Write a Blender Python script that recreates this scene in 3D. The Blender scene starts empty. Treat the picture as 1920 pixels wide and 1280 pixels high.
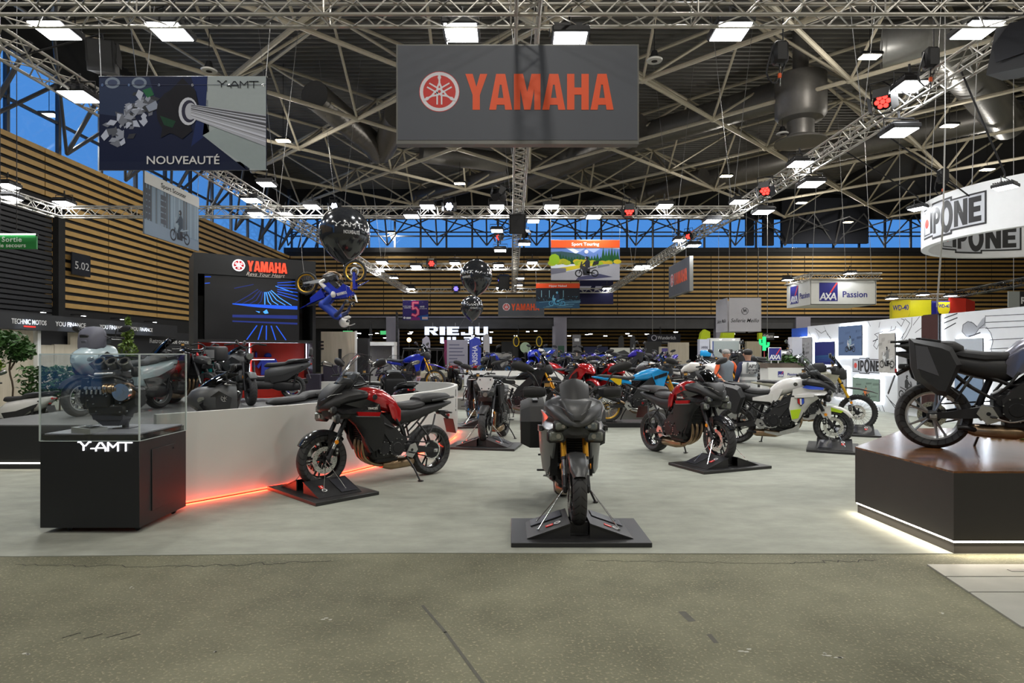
import bpy, bmesh, math, random
from mathutils import Vector, Matrix
random.seed(7)
SC = bpy.context.scene
COL = SC.collection
PI = math.pi
# ---------------------------------------------------------------- camera, world, exposure
cam = bpy.data.cameras.new('camera'); cam_o = bpy.data.objects.new('camera', cam); COL.objects.link(cam_o)
cam_o.location = (0, 0, 1.65); cam_o.rotation_euler = (PI/2, 0, 0)
cam.sensor_fit = 'HORIZONTAL'; cam.sensor_width = 36; cam.lens = 1170/1920*36
cam.shift_x = 2/1920; cam.shift_y = 23/1920; cam.clip_end = 300
SC.camera = cam_o
W = bpy.data.worlds.new('dusk_sky'); SC.world = W; W.use_nodes = True
bg = W.node_tree.nodes['Background']; bg.inputs[0].default_value = (.075, .25, .62, 1); bg.inputs[1].default_value = 1.25
SC.view_settings.view_transform = 'Standard'; SC.view_settings.look = 'None'
SC.view_settings.gamma = 1; SC.view_settings.use_curve_mapping = False
SC.view_settings.exposure = 0.2
LAMP = 1.0          # scale on every lamp of the hall
cy = SC.cycles
cy.max_bounces = 7; cy.diffuse_bounces = 3; cy.glossy_bounces = 3; cy.transmission_bounces = 4; cy.transparent_max_bounces = 12
cy.caustics_reflective = False; cy.caustics_refractive = False; cy.sample_clamp_indirect = 4.0; cy.sample_clamp_direct = 0

F = 1170.0
def P(px, py, Y):            # point seen at a pixel, at distance Y from the camera plane
    return Vector(((px-958)/F*Y, Y, 1.65-(py-663)/F*Y))
def G(px, py, z=0):          # point at a pixel on the level z
    return P(px, py, (1.65-z)*F/(py-663))

# ---------------------------------------------------------------- materials
MATS = {}
def mat(name, col, rough=.5, metal=0, var=.12, vs=9, bump=0, bs=60, emit=0, coat=0, ecol=None, spec=.5):
    """procedural principled material: colour varied by noise in object space, optional fine bump"""
    if name in MATS: return MATS[name]
    m = bpy.data.materials.new(name); m.use_nodes = True; MATS[name] = m
    nt = m.node_tree; N = nt.nodes; L = nt.links; b = N['Principled BSDF']
    c = tuple(col)+(1,)
    b.inputs['Roughness'].default_value = rough; b.inputs['Metallic'].default_value = metal
    b.inputs['Specular IOR Level'].default_value = spec
    b.inputs['Coat Weight'].default_value = coat; b.inputs['Coat Roughness'].default_value = .06
    tc = N.new('ShaderNodeTexCoord')
    if var > 0:
        n = N.new('ShaderNodeTexNoise'); n.inputs['Scale'].default_value = vs; n.inputs['Detail'].default_value = 3
        L.new(tc.outputs['Object'], n.inputs['Vector'])
        mx = N.new('ShaderNodeMix'); mx.data_type = 'RGBA'
        mx.inputs[6].default_value = tuple(x*(1-var) for x in col)+(1,); mx.inputs[7].default_value = tuple(min(1, x*(1+var)) for x in col)+(1,)
        L.new(n.outputs['Fac'], mx.inputs[0]); L.new(mx.outputs[2], b.inputs['Base Color'])
    else: b.inputs['Base Color'].default_value = c
    if bump > 0:
        n2 = N.new('ShaderNodeTexNoise'); n2.inputs['Scale'].default_value = bs; n2.inputs['Detail'].default_value = 2
        L.new(tc.outputs['Object'], n2.inputs['Vector'])
        bp = N.new('ShaderNodeBump'); bp.inputs['Strength'].default_value = bump; bp.inputs['Distance'].default_value = .01
        L.new(n2.outputs['Fac'], bp.inputs['Height']); L.new(bp.outputs['Normal'], b.inputs['Normal'])
    if emit:
        b.inputs['Emission Color'].default_value = tuple(ecol or col)+(1,); b.inputs['Emission Strength'].default_value = emit
    return m

def glassmat(name, tint=(1, 1, 1), refl=1.0, edge=.9):
    if name in MATS: return MATS[name]
    m = bpy.data.materials.new(name); m.use_nodes = True; MATS[name] = m
    nt = m.node_tree; N = nt.nodes; L = nt.links; N.remove(N['Principled BSDF'])
    t = N.new('ShaderNodeBsdfTransparent'); t.inputs[0].default_value = tuple(tint)+(1,)
    g = N.new('ShaderNodeBsdfGlossy'); g.inputs['Roughness'].default_value = .03
    fr = N.new('ShaderNodeLayerWeight'); fr.inputs['Blend'].default_value = .5
    pw_ = N.new('ShaderNodeMath'); pw_.operation = 'POWER'; pw_.inputs[1].default_value = 4; L.new(fr.outputs['Facing'], pw_.inputs[0])
    mu = N.new('ShaderNodeMath'); mu.operation = 'MULTIPLY_ADD'; mu.inputs[1].default_value = .7*refl; mu.inputs[2].default_value = .035*refl
    mx = N.new('ShaderNodeMixShader')
    L.new(pw_.outputs[0], mu.inputs[0]); L.new(mu.outputs[0], mx.inputs[0]); L.new(t.outputs[0], mx.inputs[1]); L.new(g.outputs[0], mx.inputs[2])
    L.new(mx.outputs[0], N['Material Output'].inputs['Surface'])
    return m

def ink(col, rough=.6):      # printing ink / flat paint
    c = tuple(round(x, 3) for x in col)
    return mat('ink_%d_%d_%d_%d' % tuple([int(x*255) for x in c]+[int(rough*100)]), c, rough, var=.05, vs=20, spec=.15)

def glow(name, col, s): return mat(name, col, .5, var=0, emit=s, ecol=col)

def tyremat(name, col=(.030, .030, .031), freq=26):
    """rubber with slanted grooves running round the tread"""
    if name in MATS: return MATS[name]
    m = mat(name, col, .62, var=.25, vs=30)
    nt = m.node_tree; N = nt.nodes; L = nt.links; b = N['Principled BSDF']
    tc = N.new('ShaderNodeTexCoord'); sx = N.new('ShaderNodeSeparateXYZ'); L.new(tc.outputs['Object'], sx.inputs[0])
    def M(op, a, c=None, v=None):
        n = N.new('ShaderNodeMath'); n.operation = op
        L.new(a, n.inputs[0])
        if c is not None: L.new(c, n.inputs[1])
        if v is not None: n.inputs[1].default_value = v
        return n.outputs[0]
    ang = N.new('ShaderNodeMath'); ang.operation = 'ARCTAN2'; L.new(sx.outputs['Z'], ang.inputs[0]); L.new(sx.outputs['X'], ang.inputs[1])
    ay = M('ABSOLUTE', sx.outputs['Y'])
    ph = M('ADD', M('MULTIPLY', ang.outputs[0], v=freq), M('MULTIPLY', ay, v=95))
    s = M('SINE', ph)
    g = M('MULTIPLY', M('GREATER_THAN', s, v=.86), M('GREATER_THAN', ay, v=.008))
    mx = N.new('ShaderNodeMix'); mx.data_type = 'RGBA'; mx.inputs[6].default_value = tuple(col)+(1,); mx.inputs[7].default_value = (.004, .004, .004, 1); L.new(g, mx.inputs[0]); L.new(mx.outputs[2], b.inputs['Base Color'])
    bp = N.new('ShaderNodeBump'); bp.inputs['Strength'].default_value = .9; bp.inputs['Distance'].default_value = .006; bp.invert = True
    L.new(g, bp.inputs['Height']); L.new(bp.outputs['Normal'], b.inputs['Normal'])
    return m

# ---------------------------------------------------------------- mesh building
def rotm(rx=0, ry=0, rz=0): return Matrix.Rotation(rz, 4, 'Z') @ Matrix.Rotation(ry, 4, 'Y') @ Matrix.Rotation(rx, 4, 'X')
class MB:
    def __init__(s): s.v = []; s.f = []; s.mi = []; s.mats = []; s.cur = 0
    def m(s, mt):
        if mt not in s.mats: s.mats.append(mt)
        s.cur = s.mats.index(mt); return s
    def add(s, vs, fs, M=None):
        o = len(s.v)
        for p in vs:
            p = Vector(p); s.v.append(M @ p if M is not None else p)
        for f in fs: s.f.append([i+o for i in f]); s.mi.append(s.cur)
        return s
    def box(s, c, d, b=0, M=None, seg=1):
        x, y, z = (q/2 for q in d)
        T = Matrix.Translation(Vector(c)) @ (M if M is not None else Matrix())
        if b <= 0:
            vs = [(i, j, k) for i in (-x, x) for j in (-y, y) for k in (-z, z)]
            return s.add(vs, [(0, 1, 3, 2), (4, 6, 7, 5), (0, 4, 5, 1), (2, 3, 7, 6), (0, 2, 6, 4), (1, 5, 7, 3)], T)
        bm = bmesh.new(); bmesh.ops.create_cube(bm, size=1)
        for v in bm.verts: v.co = Vector((v.co.x*d[0], v.co.y*d[1], v.co.z*d[2]))
        bmesh.ops.bevel(bm, geom=bm.edges[:], offset=min(b, min(d)*.45), segments=seg, affect='EDGES', profile=.5)
        bm.verts.index_update(); vs = [v.co.copy() for v in bm.verts]; fs = [[v.index for v in f.verts] for f in bm.faces]; bm.free()
        return s.add(vs, fs, T)
    def cyl(s, p0, p1, r0, r1=None, n=10, caps=True):
        p0 = Vector(p0); p1 = Vector(p1); r1 = r0 if r1 is None else r1
        d = p1-p0
        if d.length < 1e-6: return s
        q = d.to_track_quat('Z', 'Y').to_matrix(); vs = []
        for p, r in ((p0, r0), (p1, r1)):
            for i in range(n): a = 2*PI*i/n; vs.append(p+q @ Vector((r*math.cos(a), r*math.sin(a), 0)))
        fs = [(i, (i+1) % n, n+(i+1) % n, n+i) for i in range(n)]
        if caps: fs += [tuple(range(n))[::-1], tuple(range(n, 2*n))]
        return s.add(vs, fs)
    def tube(s, pts, r, n=8, smooth=3):
        pts = [Vector(p) for p in pts]
        if smooth > 1 and len(pts) > 2:
            q = []
            for i in range(len(pts)-1):
                a = pts[max(0, i-1)]; b = pts[i]; c = pts[i+1]; d = pts[min(len(pts)-1, i+2)]
                for k in range(smooth):
                    t = k/smooth
                    q.append(.5*((2*b)+(c-a)*t+(2*a-5*b+4*c-d)*t*t+(3*b-a-3*c+d)*t**3))
            q.append(pts[-1])
            if isinstance(r, (list, tuple)):
                rr = []
                for i in range(len(pts)-1):
                    for k in range(smooth): t = k/smooth; rr.append(r[i]*(1-t)+r[i+1]*t)
                r = rr+[r[-1]]
            pts = q
        if not isinstance(r, (list, tuple)): r = [r]*len(pts)
        vs = []; up = None
        for i, p in enumerate(pts):
            d = (pts[min(i+1, len(pts)-1)]-pts[max(i-1, 0)]).normalized()
            if up is None: up = d.orthogonal().normalized()
            up = (up-d*up.dot(d)); up = up.normalized() if up.length > 1e-5 else d.orthogonal().normalized()
            w = d.cross(up)
            for k in range(n): a = 2*PI*k/n; vs.append(p+up*(r[i]*math.cos(a))+w*(r[i]*math.sin(a)))
        fs = [(i*n+k, i*n+(k+1) % n, (i+1)*n+(k+1) % n, (i+1)*n+k) for i in range(len(pts)-1) for k in range(n)]
        fs += [tuple(range(n))[::-1], tuple(range((len(pts)-1)*n, len(pts)*n))]
        return s.add(vs, fs)
    def lathe(s, prof, n=24, axis='Y', c=(0, 0, 0), closed=False, M=None):
        """prof: (radius, along) pairs"""
        vs = []; c = Vector(c); k = len(prof)
        for i in range(n):
            a = 2*PI*i/n; ca, sa = math.cos(a), math.sin(a)
            for r, h in prof:
                p = (r*ca, h, r*sa) if axis == 'Y' else ((r*ca, r*sa, h) if axis == 'Z' else (h, r*ca, r*sa))
                vs.append(c+Vector(p))
        fs = []
        for i in range(n):
            j = (i+1) % n
            for q in range(k if closed else k-1):
                q2 = (q+1) % k; fs.append((i*k+q, j*k+q, j*k+q2, i*k+q2))
        return s.add(vs, fs, M)
    def disc(s, c, r, y0, y1, n=20, axis='Y', r2=None):
        r2 = r if r2 is None else r2
        return s.lathe([(0.0001, y0), (r, y0), (r2, y1), (0.0001, y1)], n, axis, c)
    def loft(s, st, n=14, M=None, axis='X'):
        """st: (x, yc, zc, halfheight, halfwidth[, exponent[, bottomheight]]) superellipse sections"""
        vs = []
        for q in st:
            x, yc, zc, hh, hw = q[:5]; e = q[5] if len(q) > 5 else 2.3; hb = q[6] if len(q) > 6 else hh
            for i in range(n):
                a = 2*PI*(i+.5)/n; ca, sa = math.cos(a), math.sin(a)
                y = math.copysign(abs(ca)**(2/e), ca)*hw; z = math.copysign(abs(sa)**(2/e), sa)*(hh if sa > 0 else hb)
                vs.append((x, yc+y, zc+z) if axis == 'X' else (yc+y, x, zc+z) if axis == 'Y' else (yc+y, zc+z, x))
        k = len(st)
        fs = [(i*n+j, i*n+(j+1) % n, (i+1)*n+(j+1) % n, (i+1)*n+j) for i in range(k-1) for j in range(n)]
        fs += [tuple(range(n))[::-1], tuple(range((k-1)*n, k*n))]
        return s.add(vs, fs, M)
    def prism(s, poly, y0, y1, plane='XZ', inset=0, M=None):
        """extrude a 2D outline between y0 and y1; inset shrinks the far (y1) outline for a chamfered face"""
        k = len(poly)
        cx = sum(p[0] for p in poly)/k; cz = sum(p[1] for p in poly)/k
        def sh(p): 
            d = Vector((p[0]-cx, p[1]-cz)); l = d.length
            d = d*max(0, (l-inset)/l) if l > 0 else d
            return (cx+d.x, cz+d.y)
        def q(p, y): return (p[0], y, p[1]) if plane == 'XZ' else (p[0], p[1], y) if plane == 'XY' else (y, p[0], p[1])
        vs = [q(p, y0) for p in poly]+[q(sh(p) if inset else p, y1) for p in poly]
        fs = [(i, (i+1) % k, k+(i+1) % k, k+i) for i in range(k)]+[tuple(range(k))[::-1], tuple(range(k, 2*k))]
        return s.add(vs, fs, M)
    def panel(s, pts, th=.012, M=None):
        """a skin from 3D outline points (x,y,z) with thickness toward the bike centre (y)"""
        k = len(pts); c = Vector((0, 0, 0))
        for p in pts: c += Vector(p)/k
        sg = 1 if c.y > 0 else -1
        out = [Vector(p) for p in pts]+[c+Vector((0, sg*.014, 0))]
        inn = [p-Vector((0, sg*th, 0)) for p in out]
        vs = out+inn; o = k+1
        fs = [(i, (i+1) % k, k) for i in range(k)]+[(o+(i+1) % k, o+i, o+k) for i in range(k)]+[(i, o+i, o+(i+1) % k, (i+1) % k) for i in range(k)]
        return s.add(vs, fs, M)
    def ell(s, c, r, n=14, m=9, M=None):
        vs = []; fs = []
        for j in range(m+1):
            t = PI*j/m
            for i in range(n):
                a = 2*PI*i/n
                vs.append((c[0]+r[0]*math.sin(t)*math.cos(a), c[1]+r[1]*math.sin(t)*math.sin(a), c[2]+r[2]*math.cos(t)))
        fs = [(j*n+i, j*n+(i+1) % n, (j+1)*n+(i+1) % n, (j+1)*n+i) for j in range(m) for i in range(n)]
        return s.add(vs, fs, M)
    def flat(s, pts2, z=0, M=None):
        """flat polygon in a panel's own plane (u right, v up, offset z toward the viewer)"""
        return s.add([(p[0], p[1], z) for p in pts2], [tuple(range(len(pts2)))], M)
    def mirror_y(s):
        o = len(s.v); nf = len(s.f)
        s.v += [Vector((p.x, -p.y, p.z)) for p in s.v]
        s.f += [[i+o for i in f][::-1] for f in s.f[:nf]]; s.mi += s.mi[:nf]
        return s
    def mesh(s, name, ang=38, normals=True, weld=False):
        me = bpy.data.meshes.new(name); me.from_pydata([tuple(p) for p in s.v], [], s.f)
        for m in s.mats: me.materials.append(m)
        if len(s.mats) > 1: me.polygons.foreach_set('material_index', s.mi)
        if normals:
            bm = bmesh.new(); bm.from_mesh(me)
            bmesh.ops.remove_doubles(bm, verts=bm.verts[:], dist=1e-6)
            bmesh.ops.recalc_face_normals(bm, faces=bm.faces[:]); bm.to_mesh(me); bm.free()
        me.shade_smooth(); me.set_sharp_from_angle(angle=math.radians(ang)); me.update()
        return me

def link(name, me, parent=None, loc=None, M=None):
    o = bpy.data.objects.new(name, me); COL.objects.link(o)
    if parent is not None: o.parent = parent
    if loc is not None: o.location = loc
    if M is not None: o.matrix_local = M
    return o
def part(name, mb, parent=None, ang=38, loc=None, M=None, normals=True):
    me = mb if isinstance(mb, bpy.types.Mesh) else mb.mesh(name, ang, normals)
    return link(name, me, parent, loc, M)
def empty(name, loc=(0, 0, 0), parent=None, rz=0):
    o = bpy.data.objects.new(name, None); COL.objects.link(o); o.location = loc; o.rotation_euler = (0, 0, rz); o.empty_display_size = .1
    if parent is not None: o.parent = parent
    return o
def tag(o, label=None, cat=None, group=None, kind=None):
    if label: o['label'] = label
    if cat: o['category'] = cat
    if group: o['group'] = group
    if kind: o['kind'] = kind
    return o
def struct(name, mb, ang=38): return tag(part(name, mb, ang=ang), kind='structure')
def thing(name, label, cat, loc=(0, 0, 0), rz=0, group=None): return tag(empty(name, loc, None, rz), label, cat, group)
def copy_tree(o, parent=None):
    c = o.copy(); COL.objects.link(c)
    if parent is not None: c.parent = parent
    for ch in list(o.children):
        copy_tree(ch, c)
    return c
def frame(O, U, V):
    """matrix of a panel plane: local x along U, y along V, z toward the viewer"""
    U = Vector(U).normalized(); V = Vector(V).normalized(); N = U.cross(V)
    M = Matrix((U, V, N)).transposed().to_4x4(); M.translation = Vector(O); return M
PX = Vector((1, 0, 0)); PZ = Vector((0, 0, 1))

# ---------------------------------------------------------------- lettering
_tc = {}
def textmesh(body, size=1, bold=0, align='CENTER', extrude=.004, sx=1, shear=0, sp=1):
    k = (body, size, bold, align, extrude, sx, shear, sp)
    if k not in _tc:
        c = bpy.data.curves.new('lettering', 'FONT'); c.body = body; c.size = size; c.offset = bold*size; c.align_x = align; c.align_y = 'CENTER'
        c.extrude = extrude; c.resolution_u = 3; c.shear = shear; c.space_character = sp
        o = bpy.data.objects.new('lettering', c); me = o.to_mesh()
        _tc[k] = ([(v.co.x*sx, v.co.y, v.co.z) for v in me.vertices], [tuple(p.vertices) for p in me.polygons])
        o.to_mesh_clear(); bpy.data.objects.remove(o); bpy.data.curves.remove(c)
    return _tc[k]
def text(mb, body, M, size, mt, bold=0.01, align='CENTER', extrude=.003, sx=1, shear=0, sp=1, fit=None, warp=None):
    v, f = textmesh(body, size, bold, align, extrude, sx, shear, sp)
    if fit and v:
        w = max(p[0] for p in v)-min(p[0] for p in v); c = (max(p[0] for p in v)+min(p[0] for p in v))/2 if align == 'CENTER' else 0
        v = [((p[0]-c)*fit/w, p[1], p[2]) for p in v]
    mb.m(mt)
    if warp: mb.add([warp(Vector(p)) for p in v], f)
    else: mb.add(v, f, M)
    return mb
YL = {'Y': (.63, [[(0, 1), (.21, 1), (.315, .64), (.42, 1), (.63, 1), (.415, .42), (.415, 0), (.205, 0), (.205, .42)]]),
      'A': (.66, [[(0, 0), (.2, 0), (.31, .72), (.31, 1), (.2, 1)], [(.66, 0), (.46, 0), (.35, .72), (.35, 1), (.46, 1)], [(.2, 1), (.46, 1), (.40, .70), (.26, .70)], [(.19, .14), (.47, .14), (.43, .33), (.23, .33)]]),
      'M': (.76, [[(0, 0), (.18, 0), (.18, 1), (0, 1)], [(.58, 0), (.76, 0), (.76, 1), (.58, 1)], [(.1, 1), (.26, 1), (.38, .5), (.5, 1), (.66, 1), (.47, 0), (.29, 0)]]),
      'H': (.62, [[(0, 0), (.21, 0), (.21, 1), (0, 1)], [(.41, 0), (.62, 0), (.62, 1), (.41, 1)], [(.2, .42), (.42, .42), (.42, .62), (.2, .62)]]),
      'I': (.24, [[(0, 0), (.24, 0), (.24, 1), (0, 1)]]),
      'N': (.72, [[(0, 0), (.22, 0), (.22, 1), (0, 1)], [(.5, 0), (.72, 0), (.72, 1), (.5, 1)], [(0, 1), (.24, 1), (.72, 0), (.48, 0)]]),
      'E': (.56, [[(0, 0), (.23, 0), (.23, 1), (0, 1)], [(.2, 0), (.56, 0), (.56, .22), (.2, .22)], [(.2, .39), (.52, .39), (.52, .61), (.2, .61)], [(.2, .78), (.56, .78), (.56, 1), (.2, 1)]]),
      'X': (.66, [[(0, 1), (.2, 1), (.66, 0), (.46, 0)], [(.46, 1), (.66, 1), (.2, 0), (0, 0)]]),
      'R': (.6, [[(0, 0), (.2, 0), (.2, 1), (0, 1)], [(.15, .82), (.55, .82), (.6, .9), (.5, 1), (.15, 1)], [(.42, .5), (.6, .55), (.6, .92), (.42, .9)], [(.15, .42), (.5, .42), (.6, .55), (.15, .58)], [(.24, .45), (.42, .45), (.62, 0), (.40, 0)]]),
      'J': (.56, [[(.36, .1), (.56, .1), (.56, 1), (.36, 1)], [(0, 0), (.48, 0), (.56, .12), (.45, .2), (0, .2)], [(0, 0), (.18, 0), (.18, .34), (0, .34)]]),
      'U': (.6, [[(0, .1), (.2, .1), (.2, 1), (0, 1)], [(.4, .1), (.6, .1), (.6, 1), (.4, 1)], [(0, .12), (.08, 0), (.52, 0), (.6, .12), (.4, .2), (.2, .2)]])}
def ring2(cx, cy, rx, ry, t, n=24, ex=2.0):
    q = []
    for i in range(n):
        a0 = 2*PI*i/n; a1 = 2*PI*(i+1)/n
        def pt(a, k): 
            ca, sa = math.cos(a), math.sin(a)
            return (cx+(rx-k)*math.copysign(abs(ca)**(2/ex), ca), cy+(ry-k)*math.copysign(abs(sa)**(2/ex), sa))
        q.append([pt(a0, 0), pt(a1, 0), pt(a1, t), pt(a0, t)])
    return q
YL['O'] = (.82, ring2(.41, .5, .41, .52, .23))
YL['P'] = (.62, [[(0, 0), (.23, 0), (.23, 1), (0, 1)]]+[[(max(p[0], .12), p[1]) for p in q] for q in ring2(.3, .67, .32, .33, .2, 20)])
def letters(word, gap=.06):
    out = []; x = 0
    for ch in word:
        w, ps = YL[ch]
        out += [[(x+a, b) for a, b in p] for p in ps]; x += w+gap
    return out, x-gap
def solid(mb, polys, M, mt, th=.004, z=0, warp=None):
    """2D polygons as raised lettering"""
    mb.m(mt)
    for i, p in enumerate(polys):
        t_ = th+(i % 9)*.0003; k = len(p); vs = [(a, b, z) for a, b in p]+[(a, b, z+t_) for a, b in p]
        fs = [tuple(range(k, 2*k)), tuple(range(k))[::-1]]+[(i, (i+1) % k, k+(i+1) % k, k+i) for i in range(k)]
        if warp: mb.add([warp(Vector(v)) for v in vs], fs)
        else: mb.add(vs, fs, M)
    return mb
def put(polys, x, y, sx, sy): return [[(x+a*sx, y+b*sy) for a, b in p] for p in polys]
def word(mb, w, M, x, y, width, height, mt, th=.004, z=0, gap=.06, warp=None):
    ps, tw = letters(w, gap); return solid(mb, put(ps, x, y, width/tw, height), M, mt, th, z, warp)
def stroke(pts, w):
    """polyline -> quads of width w"""
    out = []
    for (x0, y0), (x1, y1) in zip(pts[:-1], pts[1:]):
        l = math.hypot(x1-x0, y1-y0) or 1; nx, ny = -(y1-y0)/l*w/2, (x1-x0)/l*w/2; ex, ey = (x1-x0)/l*w*.3, (y1-y0)/l*w*.3
        out.append([(x0-ex+nx, y0-ey+ny), (x0-ex-nx, y0-ey-ny), (x1+ex-nx, y1+ey-ny), (x1+ex+nx, y1+ey+ny)])
    return out
def circ(cx, cy, r, n=28): return [(cx+r*math.cos(2*PI*i/n), cy+r*math.sin(2*PI*i/n)) for i in range(n)]
def fork_emblem(mb, M, cx, cy, r, disc, line, z=0, th=.003, rim=None):
    """round badge: three crossed tuning forks in a ring"""
    if rim is not None: solid(mb, [circ(cx, cy, r*1.03, 36)], M, rim, th, z)
    solid(mb, [circ(cx, cy, r, 36)], M, line, th*1.4, z)
    solid(mb, [circ(cx, cy, r*.83, 36)], M, disc, th*1.8, z)
    ps = []
    for a in (90, 210, 330):
        ca, sa = math.cos(math.radians(a)), math.sin(math.radians(a))
        def T(u, v): return (cx+r*(u*ca-v*sa), cy+r*(u*sa+v*ca))
        for q in ([(.97, 0), (.72, .09), (.6, .045), (.6, -.045), (.72, -.09)], [(.62, .04), (.42, .05), (.42, -.05), (.62, -.04)],
                  [(.44, -.05), (.44, .05), (.2, .15), (-.66, .15), (-.66, .075), (.18, .075), (.32, 0)], [(.44, .05), (.44, -.05), (.2, -.15), (-.66, -.15), (-.66, -.075), (.18, -.075), (.32, 0)]):
            ps.append([T(u, v) for u, v in q])
    solid(mb, ps, M, line, th*2.4, z)
def yamt(mb, M, x, y, w, mt, th=.004, z=0, warp=None, k=.024):
    """the Y-AMT wordmark in thin strokes, w wide"""
    s = w/3.02; q = []
    q += [[(0, .5), (.12, .5), (.3, .3), (.3, .04)]] + [[(.3, .3), (.42, .3), (.6, .5), (.7, .5)]]
    q += [[(.72, .14), (.95, .14)], [(1.0, 0), (1.0, .16), (1.2, .46), (1.32, .46), (1.54, .16), (1.54, 0)], [(1.08, .17), (1.46, .17)],
          [(1.68, 0), (1.68, .48), (1.96, .2), (2.24, .48), (2.24, 0)], [(2.34, .47), (3.02, .47)], [(2.68, .47), (2.68, 0)]]
    for line in q: solid(mb, [[(x+a*s, y+b*s) for a, b in p] for p in stroke(line, .062)], M, mt, th, z, warp)
    return mb
# ---------------------------------------------------------------- motorcycle materials
BLK = mat('matt_black_plastic', (.016, .016, .0175), .5, var=.15, vs=25, bump=.08, bs=220)
GLS = mat('gloss_black_paint', (.012, .012, .014), .16, coat=.6, var=.1)
DKM = mat('dark_metal', (.03, .03, .033), .38, .6, var=.2, vs=30)
ENG = mat('engine_black', (.022, .022, .024), .45, .3, var=.3, vs=40, bump=.1, bs=120)
ALU = mat('brushed_alloy', (.55, .55, .54), .32, .9, var=.15, vs=40)
STL = mat('bright_steel', (.68, .68, .67), .18, 1, var=.08)
SIL = mat('silver_paint', (.42, .43, .43), .3, .5, var=.08)
VIN = mat('seat_vinyl', (.034, .034, .036), .6, var=.15, vs=20, bump=.12, bs=300)
GRIP = mat('grip_rubber', (.015, .015, .015), .7, var=.2, vs=60, bump=.3, bs=400)
TYR = tyremat('tyre_rubber'); TYK = mat('knobbly_rubber', (.02, .02, .02), .75, var=.3, vs=40)
GOLD = mat('gold_anodised', (.75, .36, .03), .28, .75, var=.08); GRIM = mat('gold_rim', (.72, .42, .03), .3, .5, var=.08)
EXH = mat('exhaust_steel', (.36, .25, .15), .33, .85, var=.35, vs=12)
LENS = mat('lamp_lens', (.16, .17, .15), .12, var=.3, vs=60, coat=.8)
AMB = mat('amber_reflector', (.8, .28, .01), .25, var=.05); REDL = mat('red_lens', (.5, .01, .01), .2, var=.05, coat=.5)
CLR = glassmat('clear_screen', (.93, .94, .95), 1.3); SMK = glassmat('smoked_screen', (.32, .33, .35), 1.6)
PLT = mat('dark_red_plate', (.085, .02, .018), .45, var=.1); WHT = mat('white_paint', (.72, .71, .68), .22, coat=.4, var=.04)
RED = mat('candy_red_paint', (.46, .006, .008), .17, .25, coat=.8, var=.06); GRY = mat('storm_grey_paint', (.20, .203, .208), .3, .6, coat=.4, var=.06)
GRYM = mat('grey_satin_paint', (.075, .077, .08), .4, .4, var=.06)
BLU = mat('sky_blue_paint', (.015, .32, .72), .22, coat=.6, var=.05); RBL = mat('racing_blue_paint', (.012, .03, .42), .2, coat=.6, var=.08)
PURP = mat('violet_blue_paint', (.05, .03, .42), .25, .2, coat=.5, var=.08)
YEL = mat('yellow_paint', (.75, .5, .01), .3, var=.04); LIME = mat('lime_panel', (.42, .6, .01), .4, var=.04); PBL = mat('paint_blue_stripe', (.02, .07, .5), .3, var=.04)
ORG = mat('orange_paint', (.75, .1, .01), .3, var=.05); TEAL = mat('teal_paint', (.0, .42, .40), .3, coat=.4, var=.04); PALE = mat('pale_blue_grey_paint', (.36, .44, .46), .24, coat=.5, var=.04)
SAND = mat('khaki_paint', (.34, .33, .25), .35, var=.06)

_MC = {}
def cmesh(key, fn):
    if key not in _MC: _MC[key] = fn()
    return _MC[key]

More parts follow.
